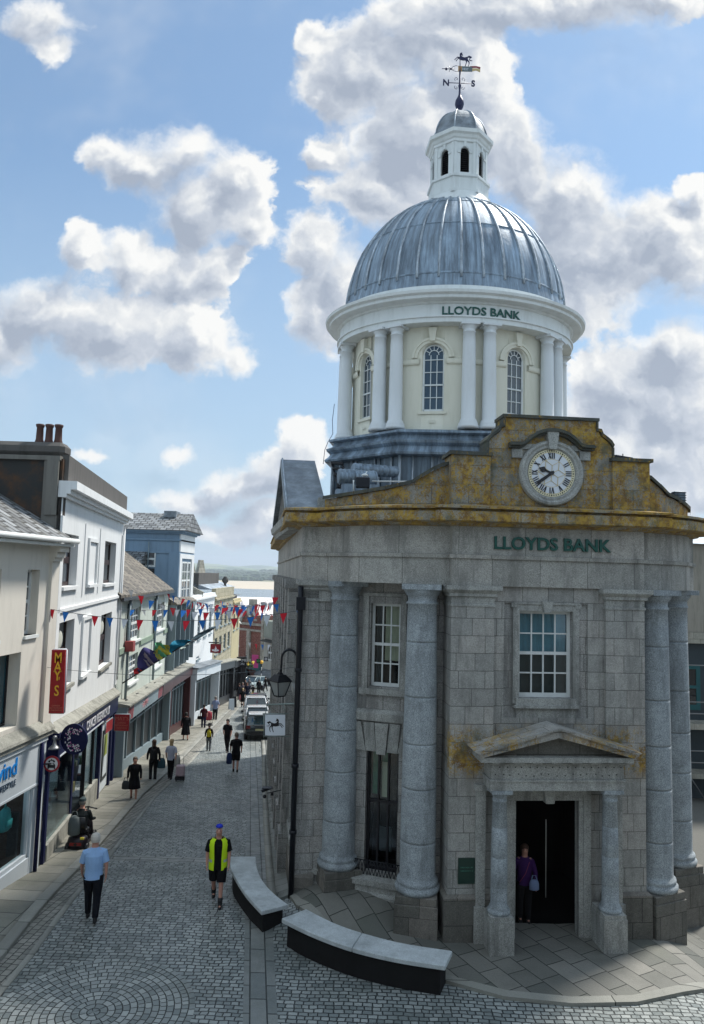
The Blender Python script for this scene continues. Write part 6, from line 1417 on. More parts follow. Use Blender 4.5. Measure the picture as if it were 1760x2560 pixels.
people['blue']=person(pv(228,2300),R(14),1.80,'white-haired elderly man in light blue short-sleeved shirt walking away','white',top=(.30,.48,.78),bottom=(.008,.009,.014),stride=.20,arms=(.14,-.06),fine=True,bulk=1.12)
vb,vh=people['vest']=person(pv(541,2260),R(186),1.76,'man in open yellow high-visibility vest, black shirt and shorts walking this way',bald=True,top=(.006,.006,.007),bottom=(.006,.006,.008),legs='shorts',stride=.22,arms=(.05,.02),fine=True,bulk=1.15)
for sx,(yy_,zz_) in ((-1,(.2,.09)),(1,(-.27,.16))): MB().tube([(sx*.09,yy_,zz_-.02),(sx*.091,yy_*.9,zz_+.13)],[.055,.06],10).build('boot_shaft',SHOE,vb)
# vest panels, blue cap band
HV=cloth((.55,.80,.02),.5); m=MB()
def vestp(m,t0,t1,n=8):
    rs=[(.80,.20,.165),(.92,.20,.16),(1.05,.19,.155),(1.22,.205,.16),(1.34,.222,.152),(1.42,.205,.125),(1.475,.12,.09)]
    for (z0,a0,b0),(z1,a1,b1) in zip(rs,rs[1:]):
        for i in range(n):
            A=t0+(t1-t0)*i/n; B=t0+(t1-t0)*(i+1)/n
            P=lambda a,b_,t,z:(a*math.cos(t)*1.08,b_*math.sin(t)*1.1,z)
            m.face([P(a0,b0,A,z0),P(a0,b0,B,z0),P(a1,b1,B,z1),P(a1,b1,A,z1)],None,True)
vestp(m,R(113),R(427),34); vv=m.build('vest',HV,vb)
RF=plain('reflective_tape',(.45,.55,.52),.35,.3); m=MB()
for z in (1.0,): 
    for i in range(30):
        A=R(128)+R(284)*i/30; B=R(128)+R(284)*(i+1)/30; P=lambda t,z_:(.196*1.1*math.cos(t),.158*1.13*math.sin(t),z_); m.face([P(A,z-.03),P(B,z-.03),P(B,z+.03),P(A,z+.03)])
for t in (62,118):
    a,b=math.cos(R(t if t<90 else t+8)),math.sin(R(t)); 
m.build('reflective_band',RF,vv); MB().rings([(0,.02,1.725,.088,.095),(0,.02,1.765,.07,.08),(0,.02,1.785,.02,.03)],14).build('cap',cloth((.03,.05,.55)),vb)
BLK=(.006,.006,.008)
p1_,h1=person(pv(333,2003),facing(False,10),1.60,'woman in knee-length black coat carrying a handbag on the left pavement','ash',top=BLK,dress=1,legs='none',sleeve='long',stride=.12,hairlen=.06,bulk=1.1)
p2_,h2=person(pv(381,1954),facing(True,10),1.72,'person with black backpack and long brown hair walking on the left pavement','brown',top=BLK,bottom=BLK,sleeve='long',shoe=SHOEW,hairlen=.16,stride=.12)
p3_,h3=person(pv(425,1948),facing(True,-12),1.68,'blond woman in white top pulling the pink suitcase','blond',top=(.42,.45,.55),bottom=BLK,sleeve='short',hairlen=.12,stride=.14,arms=(.1,-.12))
p4_,h4=person(pv(463,1853),facing(True,15),1.66,'dark-clothed woman in a skirt walking beside the shop windows','dark',top=BLK,dress=2,legs='none',sleeve='long',hairlen=.05,stride=.24,bulk=1.2)
p5_,h5=person(pv(521,1877),facing(True,0),1.42,'child in a dark brimmed hat, grey trousers and yellow backpack','brown',top=BLK,bottom=(.10,.11,.12),sleeve='long',hat=((.02,.02,.02),'brim'),stride=.1)
p6_,h6=person(pv(567,1880),facing(False,-20),1.74,'person in all black walking just behind the man in shorts','dark',top=BLK,bottom=BLK,sleeve='short',hairlen=.03,stride=.16,bulk=1.05)
p7_,h7=person(pv(588,1930),facing(True,0),1.76,'man in black shirt and shorts carrying a blue bag','ash',top=BLK,bottom=(.012,.012,.014),legs='shorts',stride=.15,bulk=1.12)
p8_,h8=person(pv(508,1822),facing(True,8),1.6,'woman in maroon top and navy skirt by the pushchair','dark',top=(.05,.008,.012),dress=None,bottom=(.01,.015,.04),legs='trousers',sleeve='short',stride=.12)
p9_,h9=person(pv(537,1802),facing(True,0),1.78,'man in lilac-blue shirt and dark trousers farther up the pavement','grey',top=(.20,.24,.36),bottom=(.01,.012,.014),stride=.15,bulk=1.05)
p10,h10=person(pv(606,1768),facing(True,0),1.68,'fair-haired woman in a black dress with a pink bag','blond',top=BLK,dress=1,legs='none',sleeve='short',hairlen=.04,stride=.1)
p11,h11=person(pv(617,1752),facing(False,0),1.78,'tall person in dark navy coat behind the fair-haired woman','brown',top=(.012,.014,.03),bottom=(.02,.03,.06),sleeve='long',stride=.22,bulk=1.15)
p12,h12=person(pv(632,1742),facing(True,0),1.25,'child in black shirt and olive-yellow trousers','dark',top=BLK,bottom=(.16,.15,.05),stride=.06)
p13,h13=person(pv(646,1736),facing(True,0),1.66,'person in black pushing a dark pushchair','dark',top=BLK,bottom=BLK,sleeve='long',stride=.12,bulk=1.2,arms=(.3,.3))
p14,h14=person(pv(605,1748),facing(False,30),1.7,'person in grey top half hidden among the far group','grey',top=(.10,.08,.09),bottom=(.04,.04,.05),stride=.1)
for i,(x,y,hh,t,bt,lb) in enumerate(((597,1752,1.7,(.02,.02,.025),(.03,.03,.04),'person in dark top walking left of the fair-haired woman'),(612,1738,1.72,(.05,.03,.03),(.015,.015,.02),'person in brown top at the back of the far group'),(622,1733,1.66,(.12,.12,.13),(.02,.02,.03),'person in pale grey top farthest back in the far group'),(590,1742,1.65,(.25,.24,.22),(.03,.03,.04),'person in a cream top close to the black shopfront'),(663,1729,1.75,(.01,.01,.012),(.01,.01,.012),'person in black standing by the last parked car'))):
    person(pv(x,y),facing(i%2==0,8*i),hh,lb,('brown','dark','grey','blond','dark')[i],top=t,bottom=bt,sleeve=('long','short')[i%2],stride=.12+.03*i)
# woman in the doorway: inside the lobby
q=bank.matrix_world if False else Matrix.Translation((4.4,15.9,0))@Matrix.Rotation(R(5.3),4,'Z')
dp_=q@Vector((-.25,.85,.03)); p15,h15=person(tuple(dp_),R(176),1.66,'woman in a purple top standing in the dark bank doorway','brown',top=(.045,.013,.09),bottom=(.01,.01,.012),sleeve='long',stride=.03,hairlen=.04,fine=True)
MB().tube([(-.1,.12,1.4),(.0,.17,1.15),(.14,.17,.95)],.008,6).build('bag_strap',cloth((.25,.06,.12)),p15)
# scooter and its rider
sp=gp(203,2118); 
sr=empty('mobility_scooter',tuple(sp),R(4),'dark mobility scooter with a red rear panel driving up the left pavement','mobility scooter')
SCM=plain('scooter_body',(.012,.008,.012),.35); m=MB(); m.rings([(0,-.38,.14,.27,.22),(0,-.38,.3,.29,.25),(0,-.38,.42,.26,.22),(0,-.36,.46,.15,.14)],16); m.box(-.2,.2,-.3,.55,.13,.2); m.rings([(0,.55,.14,.18,.12),(0,.58,.5,.14,.08),(0,.55,.75,.06,.05)],12); m.build('scooter_body',SCM,sr)
MB().box(-.16,.16,-.62,-.60,.26,.34).build('tail_light',plain('tail_red',(.2,.01,.01),.4),sr); MB().box(.12,.22,-.6,-.55,.42,.47).build('reflector',plain('reflector_yellow',(.6,.5,.05),.4),sr)
for x,y in ((-.26,-.42),(.26,-.42),(-.18,.6),(.18,.6)): MB(lambda p,x=x,y=y:Vector((x+p[2],y+p[0],.13+p[1]))).lathe([(.0,-.0),(.0,.0)],(0,0,0),3) ; w=MB(); w.tube([(x-.045,y,.14),(x+.045,y,.14)],.14,16); w.build('wheel',BLKP,sr)
MB().rings([(0,-.18,.52,.24,.22),(0,-.18,.6,.24,.22)],14).rings([(0,-.42,.6,.22,.04),(0,-.46,.98,.2,.04)],12).build('seat',BLKP,sr); MB().tube([(-.28,.42,.95),(0,.5,.98),(.28,.42,.95)],.02,6).tube([(0,.55,.7),(0,.5,.98)],.025,6).build('tiller',BLKP,sr)
rp_=(sp.x,sp.y-.0,sp.z+.10); pr,hr=person((sp.x+.01,sp.y-.2,sp.z+.08),R(4),1.72,'person in dark jacket riding the mobility scooter, seen from behind','grey',top=(.012,.016,.018),bottom=BLK,sleeve='long',seated=True,arms=(.36,.36),bend=(.5,.5),lean=.08,hat=((.05,.07,.075),'cap'),bulk=1.15)
def bag(name,label,cat,pos,size,mat,rz=0,straps=True,group=None):
    r=empty(name,pos,rz,label,cat,group); a,b,c=size
    MB().rings([(0,0,-c*.5,a*.40,b*.4),(0,0,-c*.44,a*.5,b*.5),(0,0,.1*c,a*.5,b*.46),(0,0,.38*c,a*.4,b*.38),(0,0,.5*c,a*.2,b*.18)],14).build('bag_body',mat,r)
    if straps: MB().tube([(-a*.3,0,c*.4),(-a*.15,0,c*.4+a*.5),(a*.15,0,c*.4+a*.5),(a*.3,0,c*.4)],.012,6).build('handle',mat,r)
    return r
bag('backpack','grey rucksack on the back of the scooter rider','backpack',(sp.x-.06,sp.y-.50,sp.z+.78),(.34,.22,.52),plain('rucksack_grey',(.10,.12,.125),.8),R(4),group=None)
def pr_(r,v): return tuple(Matrix.Translation(r.location)@Matrix.Rotation(r.rotation_euler.z,4,'Z')@Vector(v))
bag('backpack','black backpack on the long-haired person','backpack',pr_(p2_,(0,-.2,1.15)),(.32,.2,.46),cloth((.008,.008,.01)),p2_.rotation_euler.z)
bag('backpack','small yellow backpack on the hatted child','backpack',pr_(p5_,(0,-.16,.95)),(.22,.14,.34),cloth((.45,.38,.03)),p5_.rotation_euler.z)
bag('handbag','dark handbag hanging from the woman in the black coat','handbag',pr_(p1_,(.30,.05,.62)),(.28,.14,.3),cloth((.04,.045,.05)))
bag('shoulder_bag','teal shoulder bag beside the long-haired person','bag',pr_(p2_,(.33,0,.75)),(.36,.16,.42),cloth((.03,.075,.10)))
bag('shopping_bag','pale shopping bag held by the blond woman','bag',pr_(p3_,(.28,0,.8)),(.28,.14,.45),cloth((.42,.42,.40)))
bag('carrier_bag','blue carrier bag held by the man in black shorts','bag',pr_(p7_,(-.30,0,.62)),(.26,.14,.5),cloth((.02,.035,.10)))
bag('handbag','black handbag of the woman in maroon','handbag',pr_(p8_,(-.28,0,.75)),(.3,.12,.22),cloth((.008,.008,.01)))
bag('handbag','pink bag of the fair-haired woman','handbag',pr_(p10,(-.24,0,.85)),(.22,.12,.4),cloth((.5,.14,.16)))
bag('handbag','pale blue bag held in the dark doorway','handbag',pr_(p15,(-.18,.2,.88)),(.22,.1,.22),cloth((.18,.24,.40)))
# suitcase
q=gp(450,1952); sc_=empty('suitcase',tuple(q),R(5),'pink wheeled suitcase pulled by the blond woman','suitcase'); PINK=plain('suitcase_pink',(.42,.32,.36),.4)
MB().box(-.19,.19,-.12,.12,.2,.66).build('case_body',PINK,sc_,bevel=.04); MB().box(-.2,.2,-.13,.13,.06,.2).build('case_base',BLKP,sc_); MB().tube([(-.08,.1,.66),(-.12,.3,.98),(.08,.3,.98),(.08,.1,.66)],.012,6).build('handle',STEEL,sc_)
for x in (-.15,.15): MB().tube([(x-.02,-.1,.04),(x+.02,-.1,.04)],.04,10).build('wheel',BLKP,sc_)
# pushchairs
def pushchair(q,rz,label,col):
    r=empty('pushchair',tuple(q),rz,label,'pushchair','pushchairs along the street'); MB().rings([(0,0,.4,.2,.2),(0,0,.6,.24,.26),(0,-.05,.9,.22,.2),(0,-.1,1.0,.12,.12)],12).build('hood',col,r)
    MB().tube([(-.24,.25,.15),(-.24,-.35,1.0),(.24,-.35,1.0),(.24,.25,.15)],.015,6).tube([(-.24,-.3,.15),(.0,.0,.5),(.24,-.3,.15)],.015,6).build('frame',BLKP,r)
    for x in (-.24,.24):
        for y in (-.3,.28): MB().tube([(x-.02,y,.11),(x+.02,y,.11)],.11,12).build('wheel',BLKP,r)
pushchair(gp(521,1814),R(8),'red pushchair between the pavement and the channel',plain('pushchair_red',(.32,.03,.05),.7)); pushchair(gp(655,1735),R(0),'black pushchair beside the parked cars',BLKP)
# ---------------- cars ----------------
CG=darkglass('car_glass',(.012,.03,.04),.03,1.0); TYRE=plain('tyre',(.012,.012,.013),.8); RIM=plain('rim',(.25,.26,.27),.35,.7); PLATE=plain('number_plate',(.35,.33,.18),.5); LAMPR=plain('rear_lamp',(.10,.008,.008),.25); CHR=plain('chrome',(.5,.52,.54),.15,1.0)
def carpaint(n,c): 
    m,nt,b,uv,pos,o=newmat(n); setb(nt,b,c,.22,0.0,.6); b.inputs['Coat Weight'].default_value=.7; b.inputs['Coat Roughness'].default_value=.05; return m
def car(q,rz,label,pm,L=4.3,W=1.8,Hh=1.55,tall=.0,group='cars parked along the kerb',roof=None):
    r=empty('parked_car',tuple(q),rz,label,'car',group); hl=L/2; bw=W/2; zb=.28; belt=.92+tall*.1; Hh=Hh+tall
    secs=[(-hl,.55,.80,.86,.0),(-hl+.08,.35,.95,.95,0),(-hl+.5,.28,belt+.05,1.0,0),(-hl+1.2,.28,belt+.03,1.0,0),(.3,.28,belt,1.0,0),(hl-1.1,.28,belt-.04,.98,0),(hl-.35,.30,.78,.93,0),(hl,.42,.62,.80,0)]
    m=MB(); ring=[]
    for y,z0,z1,w_,_ in secs:
        a=bw*w_; ring.append([Vector(p) for p in ((-a*.92,y,z0),(-a,y,z0+.14),(-a,y,z1-.16),(-a*.95,y,z1-.03),(-a*.85,y,z1),(a*.85,y,z1),(a*.95,y,z1-.03),(a,y,z1-.16),(a,y,z0+.14),(a*.92,y,z0))])
    for A,B in zip(ring,ring[1:]):
        for i in range(10): m.face([A[i],A[(i+1)%10],B[(i+1)%10],B[i]],None,i not in(0,9))
    m.face(ring[0]); m.face(list(reversed(ring[-1]))); m.build('body',pm,r)
    # cabin: glasshouse then roof
    cb=[(-hl+.12,-hl+.42),(hl-1.25,hl-2.0)] ; yb0,yt0=cb[0]; yb1,yt1=cb[1]
    def box4(m,z0,z1,f0,f1,a0,a1,off=0):
        ya=yb0+(yt0-yb0)*f0; yc=yb0+(yt0-yb0)*f1; yd=yb1+(yt1-yb1)*f0; ye=yb1+(yt1-yb1)*f1
        lo=[(-a0,ya,z0),(a0,ya,z0),(a0,yd,z0),(-a0,yd,z0)]; hi=[(-a1,yc,z1),(a1,yc,z1),(a1,ye,z1),(-a1,ye,z1)]
        for i in range(4): m.face([lo[i],lo[(i+1)%4],hi[(i+1)%4],hi[i]])
        m.face(hi)
    m=MB(); box4(m,belt-.02,Hh-.08,0,1,bw*.90,bw*.74); m.build('windows',CG,r)
    m=MB(); a1=bw*.745; m.rings([(0,(yt0+yt1)/2,Hh-.085,a1,(yt1-yt0)/2)],4) if False else None
    ya,ye=yt0-.06,yt1+.06
    m.face([(-a1,ya,Hh-.08),(a1,ya,Hh-.08),(a1,ye,Hh-.08),(-a1,ye,Hh-.08)]); 
    for z0,z1,k in ((Hh-.08,Hh-.02,.97),(Hh-.02,Hh,.85)):
        k0=1.0 if k==.97 else .97
        lo=[(-a1*k0,ya+.0,z0),(a1*k0,ya,z0),(a1*k0,ye,z0),(-a1*k0,ye,z0)]; hi=[(-a1*k,ya+.1,z1),(a1*k,ya+.1,z1),(a1*k,ye-.12,z1),(-a1*k,ye-.12,z1)]
        for i in range(4): m.face([lo[i],lo[(i+1)%4],hi[(i+1)%4],hi[i]],None,True)
    m.face(hi); m.build('roof',roof or pm,r)
    for sx in (-1,1):
        m=MB()
        for (yb,yt) in ((yb0+.02,yt0),(yb1,yt1),((yb0+yb1)/2+.1,(yt0+yt1)/2+.2)): m.tube([(sx*bw*.905,yb,belt-.02),(sx*bw*.755,yt,Hh-.07)],.045,6)
        m.build('pillar',pm,r,split='comp')
        MB().rings([(sx*(bw+.10),hl-1.55,belt+.02,.09,.05),(sx*(bw+.11),hl-1.55,belt+.16,.08,.05)],8).build('wing_mirror',BLKP if roof is None else pm,r)
        MB().box(*sorted((sx*(bw*.62),sx*(bw*.90))),-hl-.01,-hl+.12,.72,.90).build('rear_lamp',LAMPR,r)
        for y in (-hl+.85,hl-.9):
            w=MB(); w.tube([(sx*(bw-.2),y,.32),(sx*(bw+.01),y,.32)],.32,20); wo=w.build('wheel',TYRE,r); MB().tube([(sx*(bw-.05),y,.32),(sx*(bw+.02),y,.32)],.2,16).build('rim',RIM,wo)
    pl=MB().box(-.26,.26,-hl-.012,-hl+.02,.60,.71).build('number_plate',PLATE,r); MB().box(-bw*.86,bw*.86,-hl-.03,-hl+.1,.38,.52).build('bumper',BLKP,r); MB().box(-bw*.8,bw*.8,-hl+.02,-hl+.2,belt-.03,belt+.02).build('tailgate_trim',CHR,r)
    return r
DKC=carpaint('paint_dark_teal',(.008,.018,.024)); WHC=carpaint('paint_white',(.62,.64,.66)); SLC=carpaint('paint_silver',(.34,.40,.40)); GNC=carpaint('paint_green',(.05,.11,.10)); BLC=carpaint('paint_black',(.01,.01,.012))
d_=Vector((-.15,1,0)).normalized(); rz=math.atan2(.15,1)
q=gp(648,1853); b0=Vector((q.x,q.y,0))+d_*2.1
def carat(c,*a,**k): c=Vector((c.x,c.y,g(c.x,c.y)+.0)); rr=car(c,rz,*a,**k); rr.rotation_euler=(math.atan(-.095),0,rz); return rr
carat(b0,'dark blue-black hatchback with sky reflection painted white on its roof, nearest parked car by the bank',DKC,L=4.2,roof=WHC)  # white roof colour stands in for sky reflected on dark paint
carat(b0+d_*5.4,'white small car parked directly behind the dark one',WHC,L=4.0,Hh=1.5)
carat(b0+d_*10.6,'white tall van-like car, third in the parked row',WHC,L=4.5,Hh=1.75,W=1.85)
carat(b0+d_*16.5+Vector((.3,0,0)),'black car parked farthest up the row',BLC,L=4.2)
for (x,y),lab,pm,dz in (((630,1722),'silver-green car turning at the far end of the street',SLC,R(150)),((600,1706),'dark green car behind the flower basket',GNC,R(170))):
    q=gp(x,y); rr=car((q.x,q.y,q.z),dz,lab,pm,L=4.2,group='cars at the far end of the street'); rr.rotation_euler=(math.atan(.08),0,dz)
# ---------------- street furniture ----------------
# zebra crossing beacon
q=gp(652,1716); bz=empty('crossing_beacon',tuple(q),0,'zebra crossing beacon with amber globe on black and white pole','beacon'); 
for i in range(7): MB().tube([(0,0,.42*i),(0,0,.42*(i+1)-.003)],.055,8).build('pole_band',WHITE if i%2 else BLACK,bz)
MB().ball((0,0,3.15),.24,14).build('globe',plain('amber_globe',(.85,.50,.05),.4),bz)
# flower basket column
q=gp(612,1724); fb=empty('flower_column',tuple(q),0,'lamp column hung with orange and yellow flower baskets','flower basket'); MB().tube([(0,0,0),(0,0,4.2)],.06,8).build('column',IRON,fb)
LF=plain('basket_leaves',(.04,.09,.03),.8); FLO=plain('orange_flowers',(.65,.22,.03),.7); FLY=plain('yellow_flowers',(.65,.5,.06),.7); rnd=random.Random(9)
m=MB();n=MB();o_=MB()
for i in range(90):
    v=Vector((rnd.uniform(-1,1),rnd.uniform(-.5,.5),rnd.uniform(-.5,.4))); c=Vector((v.x*.95,v.y*.8,3.1+v.z*.7)); t=rnd.random(); T_=m if (v.z<-.1 or t<.3) else (n if t<.75 else o_); T_.ball(c,rnd.uniform(.09,.17),5)
m.build('leaves',LF,fb,weld=False); n.build('flowers',FLO,fb,weld=False); o_.build('flowers',FLY,fb,weld=False)
MB().lathe([(0,2.5),(.5,2.6),(.75,2.9)],(0,0,0),12).build('basket',IRON,fb)
q=gp(626,1716); pk=empty('banner',(q.x,q.y,q.z),0,'bright pink banner hanging behind the flower baskets','banner'); MB().tube([(0,0,0),(0,0,4.3)],.04,8).build('pole',IRON,pk); MB().box(-.0,.9,-.02,.02,2.4,4.1).build('cloth',plain('banner_pink',(.5,.06,.22),.7),pk)
# A-boards and planters outside the far shops
for i,(x,y) in enumerate(((578,1775),(584,1768))):
    q=gp(x,y); ab=empty('a_board',(q.x,q.y,q.z),R(20),['white A-board leaning open outside the black shopfront','dark A-board standing behind the white one'][i],'pavement sign','pavement signs outside the black shopfront'); 
    for s in (-1,1): MB().prism([(s*.24,0),(s*.28,0),(s*.05,.95),(s*.02,.95)],'x',-.22,.22).build('board',SHOPW if (i==0) else BLKP,ab)
# ---- lamp on its bracket ----
lp=wroot('street_lamp',(-1.67,18,4),'black Victorian lantern hanging from a swan-neck bracket on the bank','street lamp')
A=at(703,1700,18); top_y=18
def L3(x,y,Y=18.0): return at(x,y,Y)
pts=[L3(744,1745),L3(744,1690),L3(743,1655)]+[L3(723.5+20*math.cos(R(a)),1650-26*math.sin(R(a))) for a in range(10,180,17)]+[L3(703.5,1660),L3(702,1682)]
MB().tube(pts,.03,8).build('swan_neck',IRON,lp)
MB().tube([L3(744,1690),L3(786,1688,17.9)],.03,6).tube([L3(744,1745),L3(786,1742,17.9)],.03,6).build('bracket',IRON,lp)
c=L3(700,1700); zt=L3(700,1680).z; z1=L3(700,1700).z; z2=L3(700,1738).z
def sq(z,a): return [(c.x-a,c.y-a,z),(c.x+a,c.y-a,z),(c.x+a,c.y+a,z),(c.x-a,c.y+a,z)]
def rot45(L_,k=R(40)): return [tuple(Matrix.Translation(c)@Matrix.Rotation(k,4,'Z')@Matrix.Translation(-c)@Vector(p)) for p in L_]
def loft(m,A,B,cap=True):
    for i in range(4): m.face([A[i],A[(i+1)%4],B[(i+1)%4],B[i]])
    if cap: m.face(B); m.face(A)
m=MB(); loft(m,rot45(sq(z1,.205)),rot45(sq(zt-.06,.10))); loft(m,rot45(sq(zt-.06,.06)),rot45(sq(zt,.03))); loft(m,rot45(sq(z1-.03,.215)),rot45(sq(z1,.215))); loft(m,rot45(sq(z2-.03,.10)),rot45(sq(z2,.105)))
a,b=rot45(sq(z1-.02,.195)),rot45(sq(z2,.10))
for i in range(4): m.tube([a[i],b[i]],.014,6)
m.build('lantern_frame',IRON,lp)
m=MB(); loft(m,rot45(sq(z2,.095)),rot45(sq(z1-.03,.185)),False); m.build('lantern_glass',plain('frosted_glass',(.30,.32,.32),.3,0,.6),lp)
# ---- gull-like white finial tape on the lamp: small pale leaf of the bracket
# ---- horse sign ----
hs=wroot('hanging_sign',(-1.7,18,3.9),'square white hanging sign with a prancing black horse on the bank wall','sign')
A,B,Cc,D=L3(663,1838,17.6),L3(713,1838,17.6),L3(713,1787,17.6),L3(663,1787,17.6)
ex=(B-A); ez=(D-A); nrm=ex.cross(ez).normalized()
if nrm.y>0: nrm=-nrm
SG=plain('sign_white',(.62,.66,.72),.4,0,.3,.03)
m=MB(); 
for o1 in (nrm*.03,-nrm*.03): m.face([A+o1,B+o1,Cc+o1,D+o1])
for p,q in ((A,B),(B,Cc),(Cc,D),(D,A)): m.face([p+nrm*.03,q+nrm*.03,q-nrm*.03,p-nrm*.03])
m.build('sign_board',SG,hs)
m=MB(); u1=ex.normalized()*.03
m.tube([A-u1-ez*.06,B+u1*3-ez*.06],.014,6).tube([D-u1*2+ez*.05,Cc+u1*3+ez*.05],.014,6).tube([A-u1-ez*.06,D-u1+ez*.06],.012,6); m.tube([L3(665,1762,17.6),L3(740,1759,17.6),L3(772,1758,17.6)],.02,6).tube([L3(668,1762,17.6),D+ez*.05],.01,6).tube([L3(708,1761,17.6),Cc+ez*.05],.01,6)
m.build('sign_frame',plain('grey_green_iron',(.22,.27,.26),.4,.5),hs)
m=MB(); hpx=[((1190-x)/640*.88+.06,1-((y-130)/460*.70+.15)) for x,y in hp]
f=[A+ex*x+ez*y+nrm*.036 for x,y in hpx]; m.face(f); fb_=[A+ex*x+ez*y+nrm*.031 for x,y in hpx]
for i in range(len(f)): m.face([f[i],f[(i+1)%len(f)],fb_[(i+1)%len(f)],fb_[i]])
m.build('horse_emblem',BLACK,hs)
# ---- drainpipe of the bank ----
m=MB(); tp=[(-5.42,1.9,7.3),(-5.42,1.86,6.9),(-5.42,1.86,.0)]
m.tube(tp,.068,10); m.box(-5.52,-5.3,1.75,2.0,6.75,7.05); 
for z in (1.6,3.1,5.3): m.tube([(-5.42,1.86,z),(-5.42,1.86,z+.08)],.09,10)
m.build('drainpipe',IRON,bank)
# ---- security camera at the wall foot, floodlights on the roof ----
sc2=wroot('security_camera',(-2.0,19.6,1.5),'small black security camera on a bracket over the bank pavement','camera')
cpt=at(668,1978,19.6); m=MB(); m.tube([cpt+Vector((-.12,-.1,.03)),cpt+Vector((.1,.12,.06))],.04,8).tube([cpt+Vector((.0,0,-.05)),cpt+Vector((.5,.25,.0))],.012,6).ball(cpt+Vector((-.06,-.05,-.12)),.05,10).box(cpt.x+.1,cpt.x+.17,cpt.y-.03,cpt.y+.03,cpt.z-.1,cpt.z-.02); m.build('camera_body',IRON,sc2); MB().box(cpt.x-.13,cpt.x+.12,cpt.y-.1,cpt.y+.1,cpt.z+.08,cpt.z+.10).build('sun_shield',IRON,sc2)
fl=wroot('floodlight',(.2,17.5,9.9),'black floodlight on a white rail on the bank roof, left of the parapet','floodlight'); cpt=at(907,1207,17.4)
MB().box(cpt.x-.17,cpt.x+.17,cpt.y-.1,cpt.y+.1,cpt.z-.13,cpt.z+.13).build('lamp_housing',IRON,fl,bevel=.02); m=MB(); m.tube([at(884,1200,17.4),at(884,1228,17.4)],.02,6).tube([at(930,1203,17.6),at(1058,1204,17.8)],.018,6); m.build('rail',WHITE,fl); MB().tube([at(905,1196,17.5),at(918,1178,17.5)],.012,6).ball(at(912,1188,17.5),.06,8,(1.4,1,.7)).build('lamp_arm',WHITE,fl)
fl=wroot('floodlight',(7.2,16.6,9.8),'grey ribbed floodlight box at the right end of the parapet','floodlight'); cpt=at(1696,1242,17.0); MB().box(cpt.x-.13,cpt.x+.13,cpt.y-.1,cpt.y+.1,cpt.z-.13,cpt.z+.12).build('lamp_housing',LEADD,fl,bevel=.01); m=MB(); 
for i in range(4): m.box(cpt.x-.14,cpt.x+.14,cpt.y-.11,cpt.y+.11,cpt.z-.1+.06*i,cpt.z-.085+.06*i)
m.build('cooling_fin',IRON,fl); MB().tube([cpt+Vector((0,0,-.6)),cpt+Vector((0,0,-.1))],.02,6).build('post',IRON,fl)
fl=wroot('floodlight',(6,16.2,10.5),'small black floodlight lying on top of the right parapet block','floodlight'); cpt=Vector((4.4,15.9,0))+Vector((1.8*.9957-.25*.0924,1.8*.0924+.25*.9957,10.45)); MB().obox(cpt,(.2,.08,.025),Matrix.Rotation(R(8),3,'Y')).build('lamp_housing',IRON,fl); MB().tube([cpt+Vector((0,0,-.1)),cpt+Vector((0,0,.09))],.012,6).build('bracket',IRON,fl)
# plaque by the door
q=Matrix.Translation((4.4,15.9,0))@Matrix.Rotation(R(5.3),4,'Z')
TQ=lambda p:q@Vector((p[0],-p[1],p[2]))
pq=wroot('wall_plaque',tuple(q@Vector((-1.78,-.02,1.4))),'small dark green plaque on the pilaster left of the door','plaque'); MB(TQ).box(-1.98,-1.62,.0,.03,1.22,1.74).build('plate',plain('plaque_green',(.004,.03,.022),.3),pq)
for i,t in enumerate(('OPEN MON - FRI','WEEKDAYS 9 - 5')): textmesh(t,.036,lambda v,i=i:TQ(Vector((-1.80+v.x,.031+v.z,1.54-.07*i+v.y))),plain('plaque_text_%d'%i,(.05,.22,.16),.5),'plaque_lettering',pq,.004)
# ---- shop signs ----
def board(name,label,pts,Y,mat,th=.05,cat='sign',group=None,edge=None,Yb=None):
    P=[at(x,y,Y if Yb is None or i in (0,3) else Yb) for i,(x,y) in enumerate(pts)]; c=sum(P,Vector())/4; r=wroot(name,tuple(c),label,cat,group); ex=P[1]-P[0]; ez=P[3]-P[0]; n=ex.cross(ez).normalized()
    if n.y>0: n=-n
    m=MB(); m.face([p+n*th/2 for p in P]); m.face([p-n*th/2 for p in P])
    for i in range(4): a,b=P[i],P[(i+1)%4]; m.face([a+n*th/2,b+n*th/2,b-n*th/2,a-n*th/2])
    m.build('sign_board',mat,r)
    if edge:
        m=MB()
        for i in range(4): m.tube([P[i],P[(i+1)%4]],.028,4)
        m.build('sign_frame',edge,r)
    T=lambda v:P[0]+ex*v[0]+ez*v[1]+n*(th/2+.002+v[2])
    return r,T,ex.length,ez.length
r,T,w_,h_=board('vertical_sign','tall red vertical sign with yellow lettering on the white building',[(125,1782),(160,1782),(167,1624),(133,1624)],18.75,RED,.18,edge=SHOPW)
MB().box(0,0,0,0,0,0)
for i,ch in enumerate("MAY'S"):
    y0=[.80,.655,.52,.455,.28][i]; 
    textmesh(ch,.36 if ch!="'" else .25,lambda v,y0=y0,ch=ch:T(Vector(((.5+(v.x*(.8 if ch!='M' else .72)+(0 if ch!="'" else .05))/w_),y0+v.y/h_*1.02,v.z))),YEL,'sign_lettering',r,.01,off=.004)
for i in range(3): textmesh(('CHINESE','RESTAURANT','& TAKEAWAY')[i],.055,lambda v,i=i:T(Vector((.5+v.x/w_,.11-.035*i+v.y/h_,v.z))),plain('sign_small_text_%d'%i,(.55,.15,.1),.5),'sign_lettering',r,.004)
